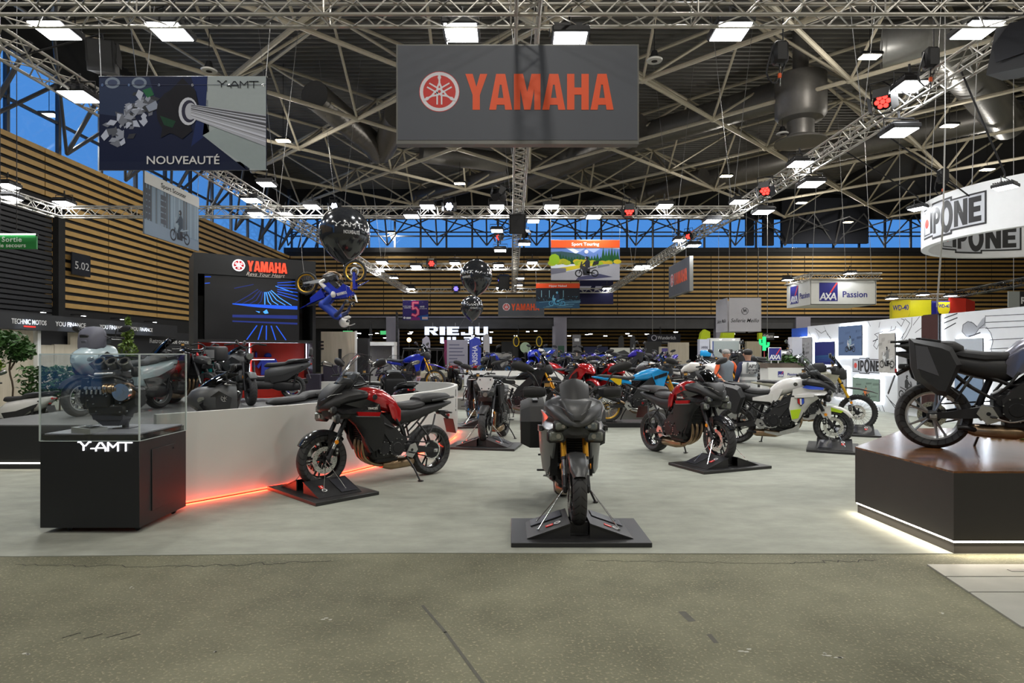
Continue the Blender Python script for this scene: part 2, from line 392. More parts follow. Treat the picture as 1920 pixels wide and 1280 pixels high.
def wheel(parent, name, x, z, r, w, kind='cast', rim=GLS, lo=False, disc=.15, both=True, knob=False):
    e = empty(name, (x, 0, z), parent)
    n = 28 if lo else 56
    ri = r*.72 if kind == 'cast' else r*.80
    if kind == 'scoot': ri = r*.66
    if kind == 'fat': ri = r*.6
    s = r-ri
    def tyre():
        b = MB().m(TYK if knob else TYR)
        pr = [(ri, -w*.34), (ri+.25*s, -w*.46), (ri+.55*s, -w*.5), (ri+.82*s, -w*.38), (ri+.95*s, -w*.2), (r, 0)]
        b.lathe(pr+[(a, -c) for a, c in pr[-2::-1]], n, closed=True)
        if knob:
            k = 26 if lo else 44
            for i in range(k):
                for j, yy in enumerate((-.36, 0, .36)):
                    a = 2*PI*(i+(.5 if j == 1 else 0))/k
                    b.box((0, 0, 0), (.03, w*.26, .022), 0, Matrix.Rotation(-a, 4, 'Y') @ Matrix.Translation((0, yy*w, r*(.985 if j == 1 else .95))))
        return b.mesh('tyre')
    def rimm():
        b = MB().m(rim)
        b.lathe([(ri+.012, -w*.36), (ri+.012, w*.36), (ri-.012, w*.34), (ri-.028, 0), (ri-.012, -w*.34)], n, closed=True)
        b.lathe([(.028, -w*.42), (.045, -w*.42), (.05, 0), (.045, w*.42), (.028, w*.42)], 16, closed=True)
        if kind in ('cast', 'scoot', 'fat'):
            k = 5 if kind != 'fat' else 6
            for i in range(k):
                for dd in ((-.16, .16) if kind == 'cast' else (0,)):
                    a = 2*PI*i/k
                    p0 = Vector((.045*math.cos(a+dd*.2), 0, .045*math.sin(a+dd*.2))); p1 = Vector(((ri-.012)*math.cos(a+dd), 0, (ri-.012)*math.sin(a+dd)))
                    b.tube([p0, (p0+p1)/2, p1], [.018, .012, .011] if kind == 'cast' else [.024, .02, .024], 6, 1)
        else:
            b.m(STL); k = 16 if lo else 30
            for i in range(k):
                a = 2*PI*i/k; a2 = a+(.35 if i % 2 else -.35); yy = w*.3*(1 if i % 4 < 2 else -1)
                b.cyl((.05*math.cos(a2), yy, .05*math.sin(a2)), ((ri-.015)*math.cos(a), 0, (ri-.015)*math.sin(a)), .0022, None, 4, False)
        return b.mesh('rim')
    link('tyre', cmesh(('tyre', r, w, kind, lo, knob), tyre), e); link('rim', cmesh(('rim', r, w, kind, rim.name, lo), rimm), e)
    def dsc():
        b = MB()
        for yy in ((-1, 1) if both else (1,)):
            y = yy*(w*.5+.008 if both else w*.42)
            b.m(STL); b.lathe([(disc*.66, y-.0025), (disc, y-.0025), (disc, y+.0025), (disc*.66, y+.0025)], 40, closed=True)
            b.m(DKM)
            if not lo:
                for i in range(36):
                    a = 2*PI*i/36; q = disc*(.74+.09*(i % 3))
                    b.cyl((q*math.cos(a), y-.0032, q*math.sin(a)), (q*math.cos(a), y+.0032, q*math.sin(a)), .0045, None, 6)
            for i in range(5):
                a = 2*PI*i/5; b.box((0, y, 0), (disc*.5, .006, .02), 0, Matrix.Rotation(-a, 4, 'Y') @ Matrix.Translation((disc*.45, 0, 0)))
            b.disc((0, y, 0), .035, -.004, .004, 12)
        return b.mesh('brake_disc')
    if disc: link('brake_disc', cmesh(('disc', disc, w, both, lo), dsc), e)
    return e

def arc_fender(mb, x, z, r, a0, a1, hw, drop, n=14, th=.004):
    """mudguard swept round the wheel: flat top with rolled-down sides"""
    prof = [(-hw, -drop), (-hw*.93, -drop*.35), (-hw*.7, 0), (0, .006), (hw*.7, 0), (hw*.93, -drop*.35), (hw, -drop)]; prof = prof+[(a*.94, b-th*1.5) for a, b in prof[::-1]]; k = len(prof); vs = []
    for i in range(n+1):
        t = i/n; a = math.radians(a0+(a1-a0)*t); sh = 1-.35*max(0, (abs(t-.5)-.36)/.14)
        for y, d in prof: vs.append((x+(r+d)*math.cos(a), y*sh, z+(r+d)*math.sin(a)))
    fs = [(i*k+j, i*k+(j+1) % k, (i+1)*k+(j+1) % k, (i+1)*k+j) for i in range(n) for j in range(k)]+[tuple(range(k)), tuple(range(n*k, n*k+k))]
    return mb.add(vs, fs)

def screen_mesh(x0, z0, x1, z1, w0, w1, bow=.10, mt=CLR, n=9, m=7, flare=0):
    """curved windscreen, foot at (x0,z0), top at (x1,z1)"""
    b = MB().m(mt); vs = []
    for side in (0, 1):
        for j in range(m+1):
            v = j/m; w = w0+(w1-w0)*v
            if v > .8: w *= math.sqrt(max(.05, 1-((v-.8)/.2)**2*.55))
            for i in range(n+1):
                u = -1+2*i/n
                vs.append((x0+(x1-x0)*v-bow*u*u-.004*side, u*w, z0+(z1-z0)*v+flare*math.sin(v*PI)*.02-.03*u*u*v))
    k = (n+1)*(m+1); fs = []
    for side in (0, 1):
        for j in range(m):
            for i in range(n):
                a = side*k+j*(n+1)+i; fs.append((a, a+1, a+n+2, a+n+1))
    edge = [i for i in range(n+1)]+[j*(n+1)+n for j in range(1, m+1)]+[m*(n+1)+i for i in range(n-1, -1, -1)]+[j*(n+1) for j in range(m-1, 0, -1)]
    for a, c in zip(edge, edge[1:]+edge[:1]): fs.append((a, c, c+k, a+k))
    b.add(vs, fs)
    if mt is not BLK: b.m(DKM).tube([vs[i] for i in edge]+[vs[edge[0]]], .0035, 5, 1)
    return b

def mirror_part(par, y, px=1.08, pz=1.12, hx=1.06, hz=1.36, mt=BLK):
    s = 1 if y > 0 else -1
    b = MB().m(mt); b.tube([(px, s*.30, pz), (px+.03, s*.36, pz+.12), (hx, y*.94, hz-.03)], [.007, .008, .010], 6)
    b.loft([(-.115, 0, -.012, .006, .008), (-.085, 0, -.004, .032, .016), (-.02, 0, .002, .046, .026), (.06, 0, .004, .044, .024), (.10, 0, .004, .030, .014), (.115, 0, .003, .008, .006)], 12,
           Matrix.Translation((hx, y, hz)) @ rotm(0, 0, PI/2*s) @ rotm(0, -.22, 0))
    o = part('mirror', b, par)
    g = MB().m(STL); g.loft([(-.075, 0, 0, .026, .004), (0, 0, .004, .036, .004), (.07, 0, .005, .034, .004), (.09, 0, .005, .02, .003)], 12, Matrix.Translation((hx-.028, y, hz)) @ rotm(0, 0, PI/2*s) @ rotm(0, -.22, 0))
    part('mirror_glass', g, o); return o

def engine_part(par, lo=False, sx=1.0):
    def f():
        b = MB().m(ENG)
        b.loft([(.46, 0, .44, .10, .10, 3), (.54, 0, .43, .16, .15, 3.2), (.74, 0, .40, .15, .17, 3.2), (.88, 0, .38, .13, .16, 3.2), (.93, 0, .38, .09, .13, 3)], 16)
        b.box((.80, 0, .58), (.20, .34, .26), .015, rotm(0, .35, 0)); b.box((.86, 0, .72), (.20, .32, .12), .03, rotm(0, .35, 0))
        b.box((.70, 0, .27), (.32, .22, .10), .02)
        b.m(DKM)
        if not lo:
            for k in range(5): b.box((.775+.012*k, 0, .50+.035*k), (.215, .352, .008), 0, rotm(0, .35, 0))
        for s in (1, -1):
            b.m(ENG if s > 0 else DKM)
            b.disc((.80, s*.16, .40), .085, 0, s*.035, 24, r2=.075); b.disc((.62, s*.16, .40), .115, 0, s*.03, 28, r2=.105); b.disc((.62, s*.185, .40), .07, 0, s*.012, 24, r2=.06)
            b.disc((.53, s*.14, .48), .055, 0, s*.03, 18)
            if not lo:
                b.m(ALU)
                for cx, r in ((.80, .078), (.62, .108)):
                    for i in range(9):
                        a = 2*PI*i/9; b.cyl((cx+r*math.cos(a), s*.185, .40+r*math.sin(a)), (cx+r*math.cos(a), s*.202, .40+r*math.sin(a)), .006, None, 6)
                b.m(BLK); b.tube([(.98, s*.10, .66), (.93, s*.17, .52), (.88, s*.16, .30)], .014, 8); b.tube([(.58, s*.12, .62), (.70, s*.19, .64), (.84, s*.18, .70)], .011, 8)
                b.tube([(.5, s*.13, .55), (.56, s*.18, .62), (.64, s*.17, .74)], .013, 8)
        return b.mesh('engine')
    return link('engine', cmesh(('engine', lo), f), par)

def chassis(par, WB, rf, rr, st, lo):
    """frame, swingarm, fork, exhaust, radiator, pegs, side stand shared by the naked, touring and enduro bikes"""
    lift = st.get('lift', 0); fk = st.get('fork', DKM); top = Vector((WB-.335-.02*lift, 0, .99+lift)); bot = Vector((WB-.03, 0, rf+.03)); d = (top-bot).normalized()
    def fr():
        b = MB().m(st.get('framemat', BLK)); L = lift
        for s in (1, -1):
            b.prism([(1.17, .96+L), (1.10, .78+L), (.86, .62+L), (.62, .34+L*.5), (.52, .34+L*.5), (.50, .48+L*.5), (.60, .60+L), (.78, .76+L), (1.02, .94+L)], s*.145, s*.185, inset=.012)
            b.tube([(.60, s*.12, .62+L), (.28, s*.10, .76+L), (-.12, s*.08, .86+L)], .015, 8); b.tube([(.52, s*.13, .46+L), (.30, s*.12, .60+L), (.10, s*.10, .80+L)], .013, 8)
        b.cyl(top-d*.02, top-d*.17, .035, None, 14)
        return b.mesh('frame')
    link('frame', cmesh(('frame', WB, lift, lo, st.get('framemat', BLK).name), fr), par)
    def sw():
        b = MB().m(st.get('armmat', BLK))
        for s in (1, -1):
            b.prism([(-.06, rr-.025), (-.06, rr+.025), (.10, rr+.045), (.36, rr+.10), (.56, rr+.11), (.56, rr+.02), (.30, rr-.015)], s*.105, s*.14, inset=.006)
            b.m(ALU); b.cyl((0, s*.10, rr), (0, s*.165, rr), .018, None, 10); b.box((-.005, s*.142, rr), (.06, .012, .04), .004); b.m(st.get('armmat', BLK))
        b.box((.42, 0, rr+.06), (.14, .26, .09), .015)
        b.m(DKM); b.disc((0, .085, rr), .10, -.004, .004, 28)
        b.tube([(0, .085, rr+.098), (.58, .09, .47)], .008, 6, 1); b.tube([(0, .085, rr-.098), (.58, .09, .37)], .008, 6, 1)
        b.m(DKM); b.cyl((.36, 0, .42), (.46, 0, .70), .03, None, 10)
        return b.mesh('swingarm')
    link('swingarm', cmesh(('swing', rr, st.get('armmat', BLK).name, lo), sw), par)
    f = empty('fork', (0, 0, 0), par)
    for s in (1, -1):
        def lg():
            b = MB(); y = s*.098
            p = lambda t: tuple(bot+(top-bot)*t+Vector((0, y, 0)))
            b.m(fk if st.get('usd', True) else STL); b.cyl(p(.36), p(1.02), .026, .026, 14)
            b.m(STL if st.get('usd', True) else fk); b.cyl(p(.10), p(.38), .020, .020, 12)
            b.m(DKM); b.cyl(p(.37), p(.34), .029, None, 12); b.cyl(p(-.03), p(.14), .026, .022, 12); b.box(p(-.02), (.06, .035, .07), .01)
            if not lo:
                b.m(ALU); b.box((WB-.06, s*.105, rf-.0), (.04, .02, .05), .005)
                b.m(DKM); b.box((WB-.125, s*.085, rf+.09), (.055, .045, .11), .012); b.m(ALU); b.disc((WB-.125, s*.108, rf+.115), .013, 0, s*.003, 10); b.disc((WB-.125, s*.108, rf+.075), .013, 0, s*.003, 10)
                b.m(AMB); b.disc((WB-.10, s*.128, rf+.20), .024, 0, s*.008, 14)
            return b.mesh('fork_leg')
        link('fork_leg', cmesh(('fork', s, WB, rf, lift, fk.name, st.get('usd', True), lo), lg), f)
    b = MB().m(DKM); b.box(top-d*.005, (.09, .25, .03), .01, rotm(0, -.42, 0)); b.box(top-d*.19, (.09, .25, .035), .01, rotm(0, -.42, 0)); b.m(ALU); b.cyl(top, top+d*.02, .018, None, 10); part('triple_clamp', b, f)
    def ex():
        b = MB().m(EXH)
        for k, y in enumerate((-.09, 0, .09)): b.tube([(.92, y, .56), (1.03, y*.95, .48), (1.0, y*.7, .30), (.84, y*.4, .20), (.70, y*.3, .18)], .021, 10)
        if st.get('can', 'low') == 'low':
            b.loft([(.24, -.0, .20, .03, .05), (.32, 0, .19, .06, .11, 3), (.62, 0, .18, .065, .12, 3), (.72, 0, .18, .04, .06)], 14); b.m(DKM); b.tube([(.32, -.09, .20), (.24, -.13, .22), (.18, -.14, .22)], .024, 10)
        else:
            b.tube([(.72, 0, .19), (.52, -.10, .22), (.34, -.16, .40), (.2, -.17, .46)], .024, 10)
            b.m(st.get('canmat', DKM)); b.loft([(.24, -.17, .46, .035, .035), (.18, -.17, .48, .055, .05), (-.14, -.18, .60, .06, .055), (-.18, -.18, .615, .045, .04)], 14)
        return b.mesh('exhaust')
    link('exhaust', cmesh(('ex', st.get('can', 'low'), lo, st.get('canmat', DKM).name), ex), par)
    engine_part(par, lo)
    def rad():
        b = MB().m(DKM); b.box((1.03, 0, .63), (.035, .34, .30), .01, rotm(0, .18, 0)); b.m(ENG)
        for k in range(4 if lo else 12): b.box((1.05+.0042*k*.9-.02, 0, .50+.023*k), (.03, .30, .004), 0, rotm(0, .18, 0))
        return b.mesh('radiator')
    link('radiator', cmesh(('rad', lo), rad), par)
    if not lo:
        for s in (1, -1):
            b = MB().m(ALU); b.prism([(.44, .42), (.50, .30), (.40, .26), (.32, .36), (.36, .44)], s*.185, s*.20); b.m(DKM); b.disc((.41, s*.2, .36), .018, 0, s*.004, 10)
            b.m(GRIP); b.box((.44, s*.25, .335), (.045, .10, .016), .005); b.m(ALU); b.tube([(.44, s*.2, .33), (.56, s*.21, .29), (.66, s*.21, .31)], .007, 6); b.cyl((.66, s*.2, .31), (.66, s*.245, .31), .008, None, 8)
            part('footpeg', b, par)
        b = MB().m(DKM); b.tube([(.46, .15, .28), (.40, .24, .14), (.36, .31, .0)], .011, 8); b.box((.35, .315, -.005), (.06, .05, .01), .003); part('side_stand', b, par)
        for s in (1, -1):
            b = MB().m(BLK); b.tube([(.30, s*.12, .70), (.20, s*.20, .55), (.16, s*.215, .47)], .012, 8); b.m(GRIP); b.box((.16, s*.24, .46), (.045, .07, .016), .005); b.m(BLK); b.tube([(.0, s*.11, .78), (.12, s*.2, .60), (.19, s*.21, .53)], .011, 8)
            part('passenger_peg_frame', b, par)

def cockpit(par, WB, st, lo):
    L = st.get('lift', 0); hx = WB-.42; hz = st.get('bar_z', 1.10)+L; hw = st.get('bar_w', .40)
    h = empty('handlebar', (0, 0, 0), par)
    b = MB().m(st.get('barmat', DKM)); b.tube([(hx-.06, -hw, hz), (hx-.01, -hw*.62, hz+.012), (hx+.08, -.12, hz-.03), (hx+.08, .12, hz-.03), (hx-.01, hw*.62, hz+.012), (hx-.06, hw, hz)], .012, 8)
    for s in (1, -1): b.m(BLK); b.box((hx, s*hw*.62, hz+.0), (.05, .06, .05), .01)
    b.m(BLK); b.box((hx+.02, -.23, hz+.02), (.04, .05, .04), .01); b.cyl((hx+.03, -.23, hz+.075), (hx+.03, -.23, hz+.095), .028, None, 14); b.m(mat('brake_fluid_amber', (.55, .30, .08), .25, coat=.5)); b.cyl((hx+.03, -.23, hz+.04), (hx+.03, -.23, hz+.075), .025, None, 14); b.m(BLK)
    for s in (1, -1): b.tube([(hx+.02, s*.25, hz+.01), (hx+.12, s*.20, hz+.03), (hx+.14, s*.10, hz-.06), (hx+.10, s*.06, hz-.16)], .006, 5)
    b.m(ALU)
    for s in (1, -1): b.tube([(hx+.02, s*hw*.66, hz), (hx+.06, s*hw*.75, hz-.015), (hx+.0, s*(hw+.02), hz-.02)], .006, 6)
    part('bar', b, h)
    for s in (1, -1):
        g = MB().m(GRIP); g.cyl((hx-.022, s*(hw-.12), hz+.006), (hx-.062, s*(hw+.01), hz), .017, None, 10); part('grip', g, h)
        if st.get('guards'):
            g = MB().m(BLK); g.loft([(-.105, 0, -.004, .025, .012), (-.095, 0, 0, .048, .03, 3), (-.02, .015, 0, .054, .05, 3), (.065, .01, 0, .050, .045, 3), (.10, -.02, 0, .036, .03, 3), (.11, -.02, 0, .016, .012)], 14,
                    Matrix.Translation((hx+.05, s*(hw-.02), hz-.01)) @ rotm(0, 0, -s*PI/2)); part('hand_guard', g, h)
    if st.get('mirrors', True):
        for s in (1, -1): mirror_part(par, s*st.get('mir_y', .42), hx+.03, hz+.02, hx+.0, hz+st.get('mir_h', .24))
    return hx, hz

def box_case(par, s, paint=None):
    """side pannier: tapered hard case with a cut front corner"""
    b = MB().m(BLK)
    pol = [(-.20, 1.01), (.055, .96), (.13, .92), (.20, .76), (.08, .47), (.01, .48), (-.155, .62), (-.19, .74)]
    b.prism(pol, s*.20, s*.36); b.prism(pol, s*.36, s*.46, inset=.05)
    o = part('side_case', b, par, 30)
    t = MB().m(paint or BLK); t.prism([(-.166, .95), (-.065, .935), (.025, .65), (-.148, .72)], s*.43, s*.464, inset=.01); part('case_panel', t, o)
    t = MB().m(DKM); t.box((-.03, s*.30, .985), (.16, .06, .03), .006, rotm(0, .17, 0)); t.box((-.12, s*.27, 1.005), (.05, .03, .02), .005); part('latch', t, o)
    return o

def stencil(name, par, polys, y, mt, s=1):
    """thin raised badge on a bike's flank (x,z) outline"""
    b = MB().m(mt)
    for p in polys: b.prism(p, y, y+s*.004)
    return part(name, b, par)

def emblem_on(par, x, z, y, r, tilt=0):
    s = 1 if y > 0 else -1
    b = MB().m(STL); b.disc((x, y, z), r, 0, s*.006, 24); b.m(DKM); b.disc((x, y, z), r*.82, 0, s*.008, 24); b.m(STL)
    for a in (90, 210, 330):
        a = math.radians(a); b.box((0, 0, 0), (r*1.5, .004, r*.14), 0, Matrix.Translation((x, y+s*.008, z)) @ Matrix.Rotation(-a, 4, 'Y'))
    return part('emblem', b, par)

def bike(label, loc, heading, st, pitch=0, lo=False, group=None, cat='motorcycle', name='motorcycle', M=None, lean=0):
    root = thing(name, label, cat, group=group)
    if M is not None: root.matrix_world = M
    else:
        root.location = loc; root.rotation_mode = 'XYZ'
        root.rotation_euler = (Matrix.Rotation(heading, 3, 'Z') @ Matrix.Rotation(-pitch, 3, 'Y') @ Matrix.Rotation(lean, 3, 'X')).to_euler()
    {'tour': tour, 'naked': naked, 'enduro': enduro, 'sport': sport, 'scooter': scooter, 'moped': moped}[st['type']](root, st, lo)
    k = st.get('scale', 1.06 if st['type'] in ('tour', 'naked', 'enduro', 'sport') else 1.0); root.scale = (k, k, k)
    up = {'tour': .055, 'naked': .03}.get(st['type'], 0)
    if up:
        for c in root.children:
            if c.name.split('.')[0] in ('fuel_tank', 'seat', 'passenger_seat', 'tail_unit', 'front_fairing', 'instrument_panel', 'handlebar', 'mirror', 'licence_bracket', 'luggage_rack', 'headlight', 'side_case', 'side_cover'): c.location.z += up
    return root

def plate(par, x=-.30, z=.62, plt=PLT, lo=False):
    b = MB().m(BLK); b.tube([(.02, 0, .80), (-.16, 0, .74), (-.30, 0, .66)], .02, 8); b.box((-.20, 0, .74), (.16, .09, .05), .012); b.m(REDL); b.box((-.30, 0, .70), (.02, .06, .04), .005)
    b.m(BLK)
    for s in (1, -1): b.tube([(-.20, 0, .74), (-.21, s*.10, .745)], .007, 6, 1); b.box((-.21, s*.14, .745), (.035, .09, .022), .008)
    o = part('licence_bracket', b, par)
    b = MB().m(plt); b.box((-.34, 0, .56), (.008, .20, .20), .004, rotm(0, .32, 0)); part('licence_plate', b, o)

def tour(p, st, lo):
    WB = 1.50; rf, rr = .30, .32
    rim = st.get('rim', GLS); pt = st.get('paint', RED); fp = st.get('panel', BLK)
    wheel(p, 'front_wheel', WB, rf, rf, .12, 'cast', rim, lo); wheel(p, 'rear_wheel', 0, rr, rr, .18, 'cast', rim, lo, disc=.125, both=False)
    chassis(p, WB, rf, rr, st, lo)
    hx, hz = cockpit(p, WB, dict(st), lo)
    b = MB().m(BLK)
    for s in (1, -1): b.prism([(1.12, .76), (.94, .74), (.92, .38), (1.00, .36), (1.08, .50)], s*.13, s*.20)
    part('radiator_shroud', b, p)
    b = MB().m(st.get('fender', GLS))     # front mudguard
    arc_fender(b, WB, rf, rf+.03, 30, 138, .078, .045)
    for s in (1, -1): b.prism([(WB-.20, rf+.28), (WB-.02, rf+.32), (WB-.02, rf+.16), (WB-.08, rf+.06), (WB-.12, rf+.10)], s*.075, s*.082)
    fd = part('front_fender', b, p)
    if st.get('fender_tip'):
        t = MB().m(st['fender_tip']); 
        for s in (1, -1): t.prism([(WB-.02, rf+.315), (WB+.16, rf+.25), (WB+.12, rf+.22), (WB-.02, rf+.25)], s*.076, s*.085)
        part('fender_marking', t, fd)
    # tank and its flanks
    b = MB().m(pt); b.loft([(.50, 0, .78, .03, .08), (.56, 0, .80, .07, .11), (.66, 0, .85, .12, .145, 2.6), (.80, 0, .905, .135, .185, 2.8), (.95, 0, .94, .125, .215, 2.8), (1.07, 0, .945, .115, .215, 2.6), (1.15, 0, .94, .09, .18, 2.4), (1.20, 0, .93, .04, .10)], 20)
    for s in (1, -1): b.panel([(.52, s*.13, .70), (.60, s*.165, .63), (.70, s*.18, .70), (.78, s*.20, .86), (.66, s*.175, .88), (.56, s*.14, .80)], .02)
    tk = part('fuel_tank', b, p, 30)
    b = MB().m(BLK); b.loft([(.84, 0, 1.03, .02, .05), (.92, 0, 1.05, .025, .07), (1.10, 0, 1.045, .03, .08), (1.18, 0, 1.02, .02, .06)], 12); part('tank_cover', b, tk)
    for s in (1, -1): emblem_on(tk, .98, .95, s*.213, .032)
    # seats
    b = MB().m(VIN); b.loft([(.18, 0, .86, .03, .12, 3), (.24, 0, .85, .055, .145, 3), (.40, 0, .825, .055, .155, 3), (.55, 0, .825, .05, .125, 3), (.64, 0, .85, .04, .09, 2.6), (.68, 0, .87, .02, .06)], 16); part('seat', b, p)
    b = MB().m(VIN); b.loft([(-.26, 0, .95, .02, .08, 3), (-.20, 0, .945, .05, .115, 3), (.0, 0, .935, .06, .135, 3), (.18, 0, .92, .06, .14, 3), (.245, 0, .90, .035, .115, 3)], 16); part('passenger_seat', b, p)
    b = MB().m(BLK); b.loft([(-.30, 0, .87, .02, .06, 3), (-.18, 0, .85, .04, .11, 3), (.10, 0, .80, .06, .14, 3, .09), (.34, 0, .755, .06, .155, 3, .13), (.54, 0, .73, .08, .15, 3, .15), (.63, 0, .72, .06, .13, 3, .10)], 16)
    for s in (1, -1): b.tube([(.10, s*.15, .90), (-.16, s*.15, .935), (-.30, s*.10, .945)], .014, 8)
    part('tail_unit', b, p)
    if st.get('tailpanel'):
        b = MB().m(st['tailpanel'])
        for s in (1, -1): b.panel([(.62, s*.185, .80), (.60, s*.165, .66), (.30, s*.165, .69), (.30, s*.16, .74), (.46, s*.165, .77)], .015)
        part('side_cover', b, p)
    plate(p, plt=st.get('plate', PLT), lo=lo)
    # front fairing: beak, flanks, headlights
    b = MB().m(fp); b.loft([(1.08, 0, .97, .06, .23, 3), (1.22, 0, .96, .085, .27, 2.8), (1.34, 0, .94, .085, .245, 2.6, .10), (1.45, 0, .89, .075, .19, 2.4, .10), (1.53, 0, .84, .05, .11, 2.2), (1.565, 0, .82, .02, .04)], 20)
    b.loft([(1.18, 0, .78, .06, .24, 3), (1.32, 0, .77, .075, .235, 3), (1.43, 0, .76, .07, .17, 3), (1.48, 0, .76, .04, .08)], 18)
    fr = part('front_fairing', b, p, 30)
    b = MB().m(fp); b.loft([(.80, 1.535, 0, .025, .02), (.86, 1.53, 0, .06, .045), (.94, 1.475, 0, .115, .07, 3), (1.02, 1.41, 0, .15, .075, 3)]+([(1.09, 1.345, 0, .15, .05, 3)] if st.get('screen') == 'tall' else [(1.04, 1.38, 0, .12, .05, 3)]), 18, axis='Z'); b.m(DKM); b.box((1.555, 0, .865), (.03, .065, .05), .01, rotm(0, -.4, 0)); b.m(ALU)
    for s in (1, -1): b.tube([(1.565, s*.035, .90), (1.50, s*.13, .965), (1.40, s*.20, .99)], .0025, 4, 1)
    part('nose_cover', b, fr)
    for s in (1, -1):
        fl = MB().m(st.get('flank', GLS)); fl.panel([(1.51, s*.10, .84), (1.38, s*.235, .875), (1.14, s*.29, .93), (.94, s*.265, .87), (.92, s*.27, .77), (1.16, s*.305, .765), (1.40, s*.225, .765)], .02); o = part('fairing_shoulder', fl, fr)
        t = MB().m(st.get('stripe', RED)); t.prism([(1.26, .79), (.95, .78), (.97, .735), (1.24, .745)], s*.282, s*.311); t.m(SIL); t.prism([(1.26, .742), (.96, .731), (.96, .726), (1.26, .737)], s*.282, s*.311); part('colour_stripe', t, o)
        if st.get('stripe') is RED: t = MB(); text(t, 'TRACER', Matrix(((-s, 0, 0, 1.06), (0, 0, s, s*.305), (0, 1, 0, .825), (0, 0, 0, 1))), .035, WHT, .01, extrude=.004); part('lettering', t, o)
        lw = MB().m(st.get('lower', BLK)); lw.panel([(1.38, s*.20, .76), (1.16, s*.29, .758), (.91, s*.30, .745), (.87, s*.29, .56), (.90, s*.265, .36), (.97, s*.225, .32), (1.06, s*.19, .44), (1.19, s*.175, .62)], .02)
        o = part('side_fairing', lw, fr)
        if st.get('corner'): t = MB().m(st['corner']); t.prism([(1.05, .55), (.885, .53), (.905, .38), (1.0, .40)], s*.255, s*.29); part('corner_panel', t, o)
        if st.get('crest'):
            t = MB().m(DKM); t.prism([(1.10, .75), (1.0, .75), (1.0, .65), (1.05, .59), (1.10, .65)], s*.27, s*.296); t.m(PBL); t.prism([(1.095, .72), (1.065, .72), (1.065, .62), (1.095, .65)], s*.28, s*.30); t.m(RED); t.prism([(1.035, .72), (1.005, .72), (1.005, .65), (1.035, .62)], s*.28, s*.30); t.m(WHT); t.prism([(1.063, .72), (1.037, .72), (1.037, .62), (1.063, .62)], s*.28, s*.30); part('crest_badge', t, o)
        if st.get('bluestripe'): t = MB().m(PBL); t.panel([(1.40, s*.232, .885), (1.14, s*.30, .935), (1.08, s*.302, .90), (1.18, s*.312, .87), (1.38, s*.245, .85)], .012); part('blue_stripe', t, o)
        for (x, y, z, w, h) in ((1.475, .128, .80, .115, .066), (1.45, .168, .712, .14, .085)):
            g = MB().m(BLK); g.box((x-.02, s*y, z), (.06, w+.04, h+.03), .02, rotm(0, 0, -s*.42)); o = part('headlight', g, fr)
            g = MB().m(LENS); g.box((x+.008, s*y, z), (.03, w, h), .014, rotm(0, 0, -s*.42)); g.m(STL); g.disc((x+.018, s*(y-.015), z), h*.26, .0, .008, 12, 'X'); part('lens', g, o)
    sc = MB(); 
    if st.get('screen') == 'tall': sc = screen_mesh(1.43, 1.0, 1.10, 1.45, .17, .17, .12, st.get('scmat', CLR), flare=1)
    elif st.get('screen') == 'mid': sc = screen_mesh(1.495, .97, 1.31, 1.215, .125, .135, .06, st.get('scmat', SMK), flare=1)
    if sc.v: part('windscreen', sc, fr)
    if st.get('screen'):
        b = MB().m(BLK); b.loft([(1.20, 0, 1.10, .06, .10, 3), (1.30, 0, 1.09, .08, .09, 3), (1.36, 0, 1.06, .05, .07, 3)], 12); b.box((1.17, 0, 1.15), (.03, .20, .12), .012, rotm(0, -.5, 0)); part('instrument_panel', b, p)
    if st.get('cases'):
        for s in (1, -1): box_case(p, s, st.get('casepaint', GRYM))
    if st.get('rack'):
        b = MB().m(BLK)
        for s in (1, -1): b.tube([(.16, s*.12, .95), (-.1, s*.12, .985), (-.34, s*.09, .985)], .012, 8)
        b.box((-.2, 0, .98), (.24, .2, .015), .005); part('luggage_rack', b, p)
    if st.get('skid'):
        b = MB().m(ALU); b.prism([(1.02, .36), (.98, .22), (.66, .15), (.46, .20), (.46, .23), (.7, .20), (.94, .27), (.99, .38)], -.14, .14)
        for s in (1, -1): b.prism([(1.02, .36), (.98, .22), (.68, .15), (.70, .22), (.90, .28)], s*.14, s*.15)
        part('skid_plate', b, p)

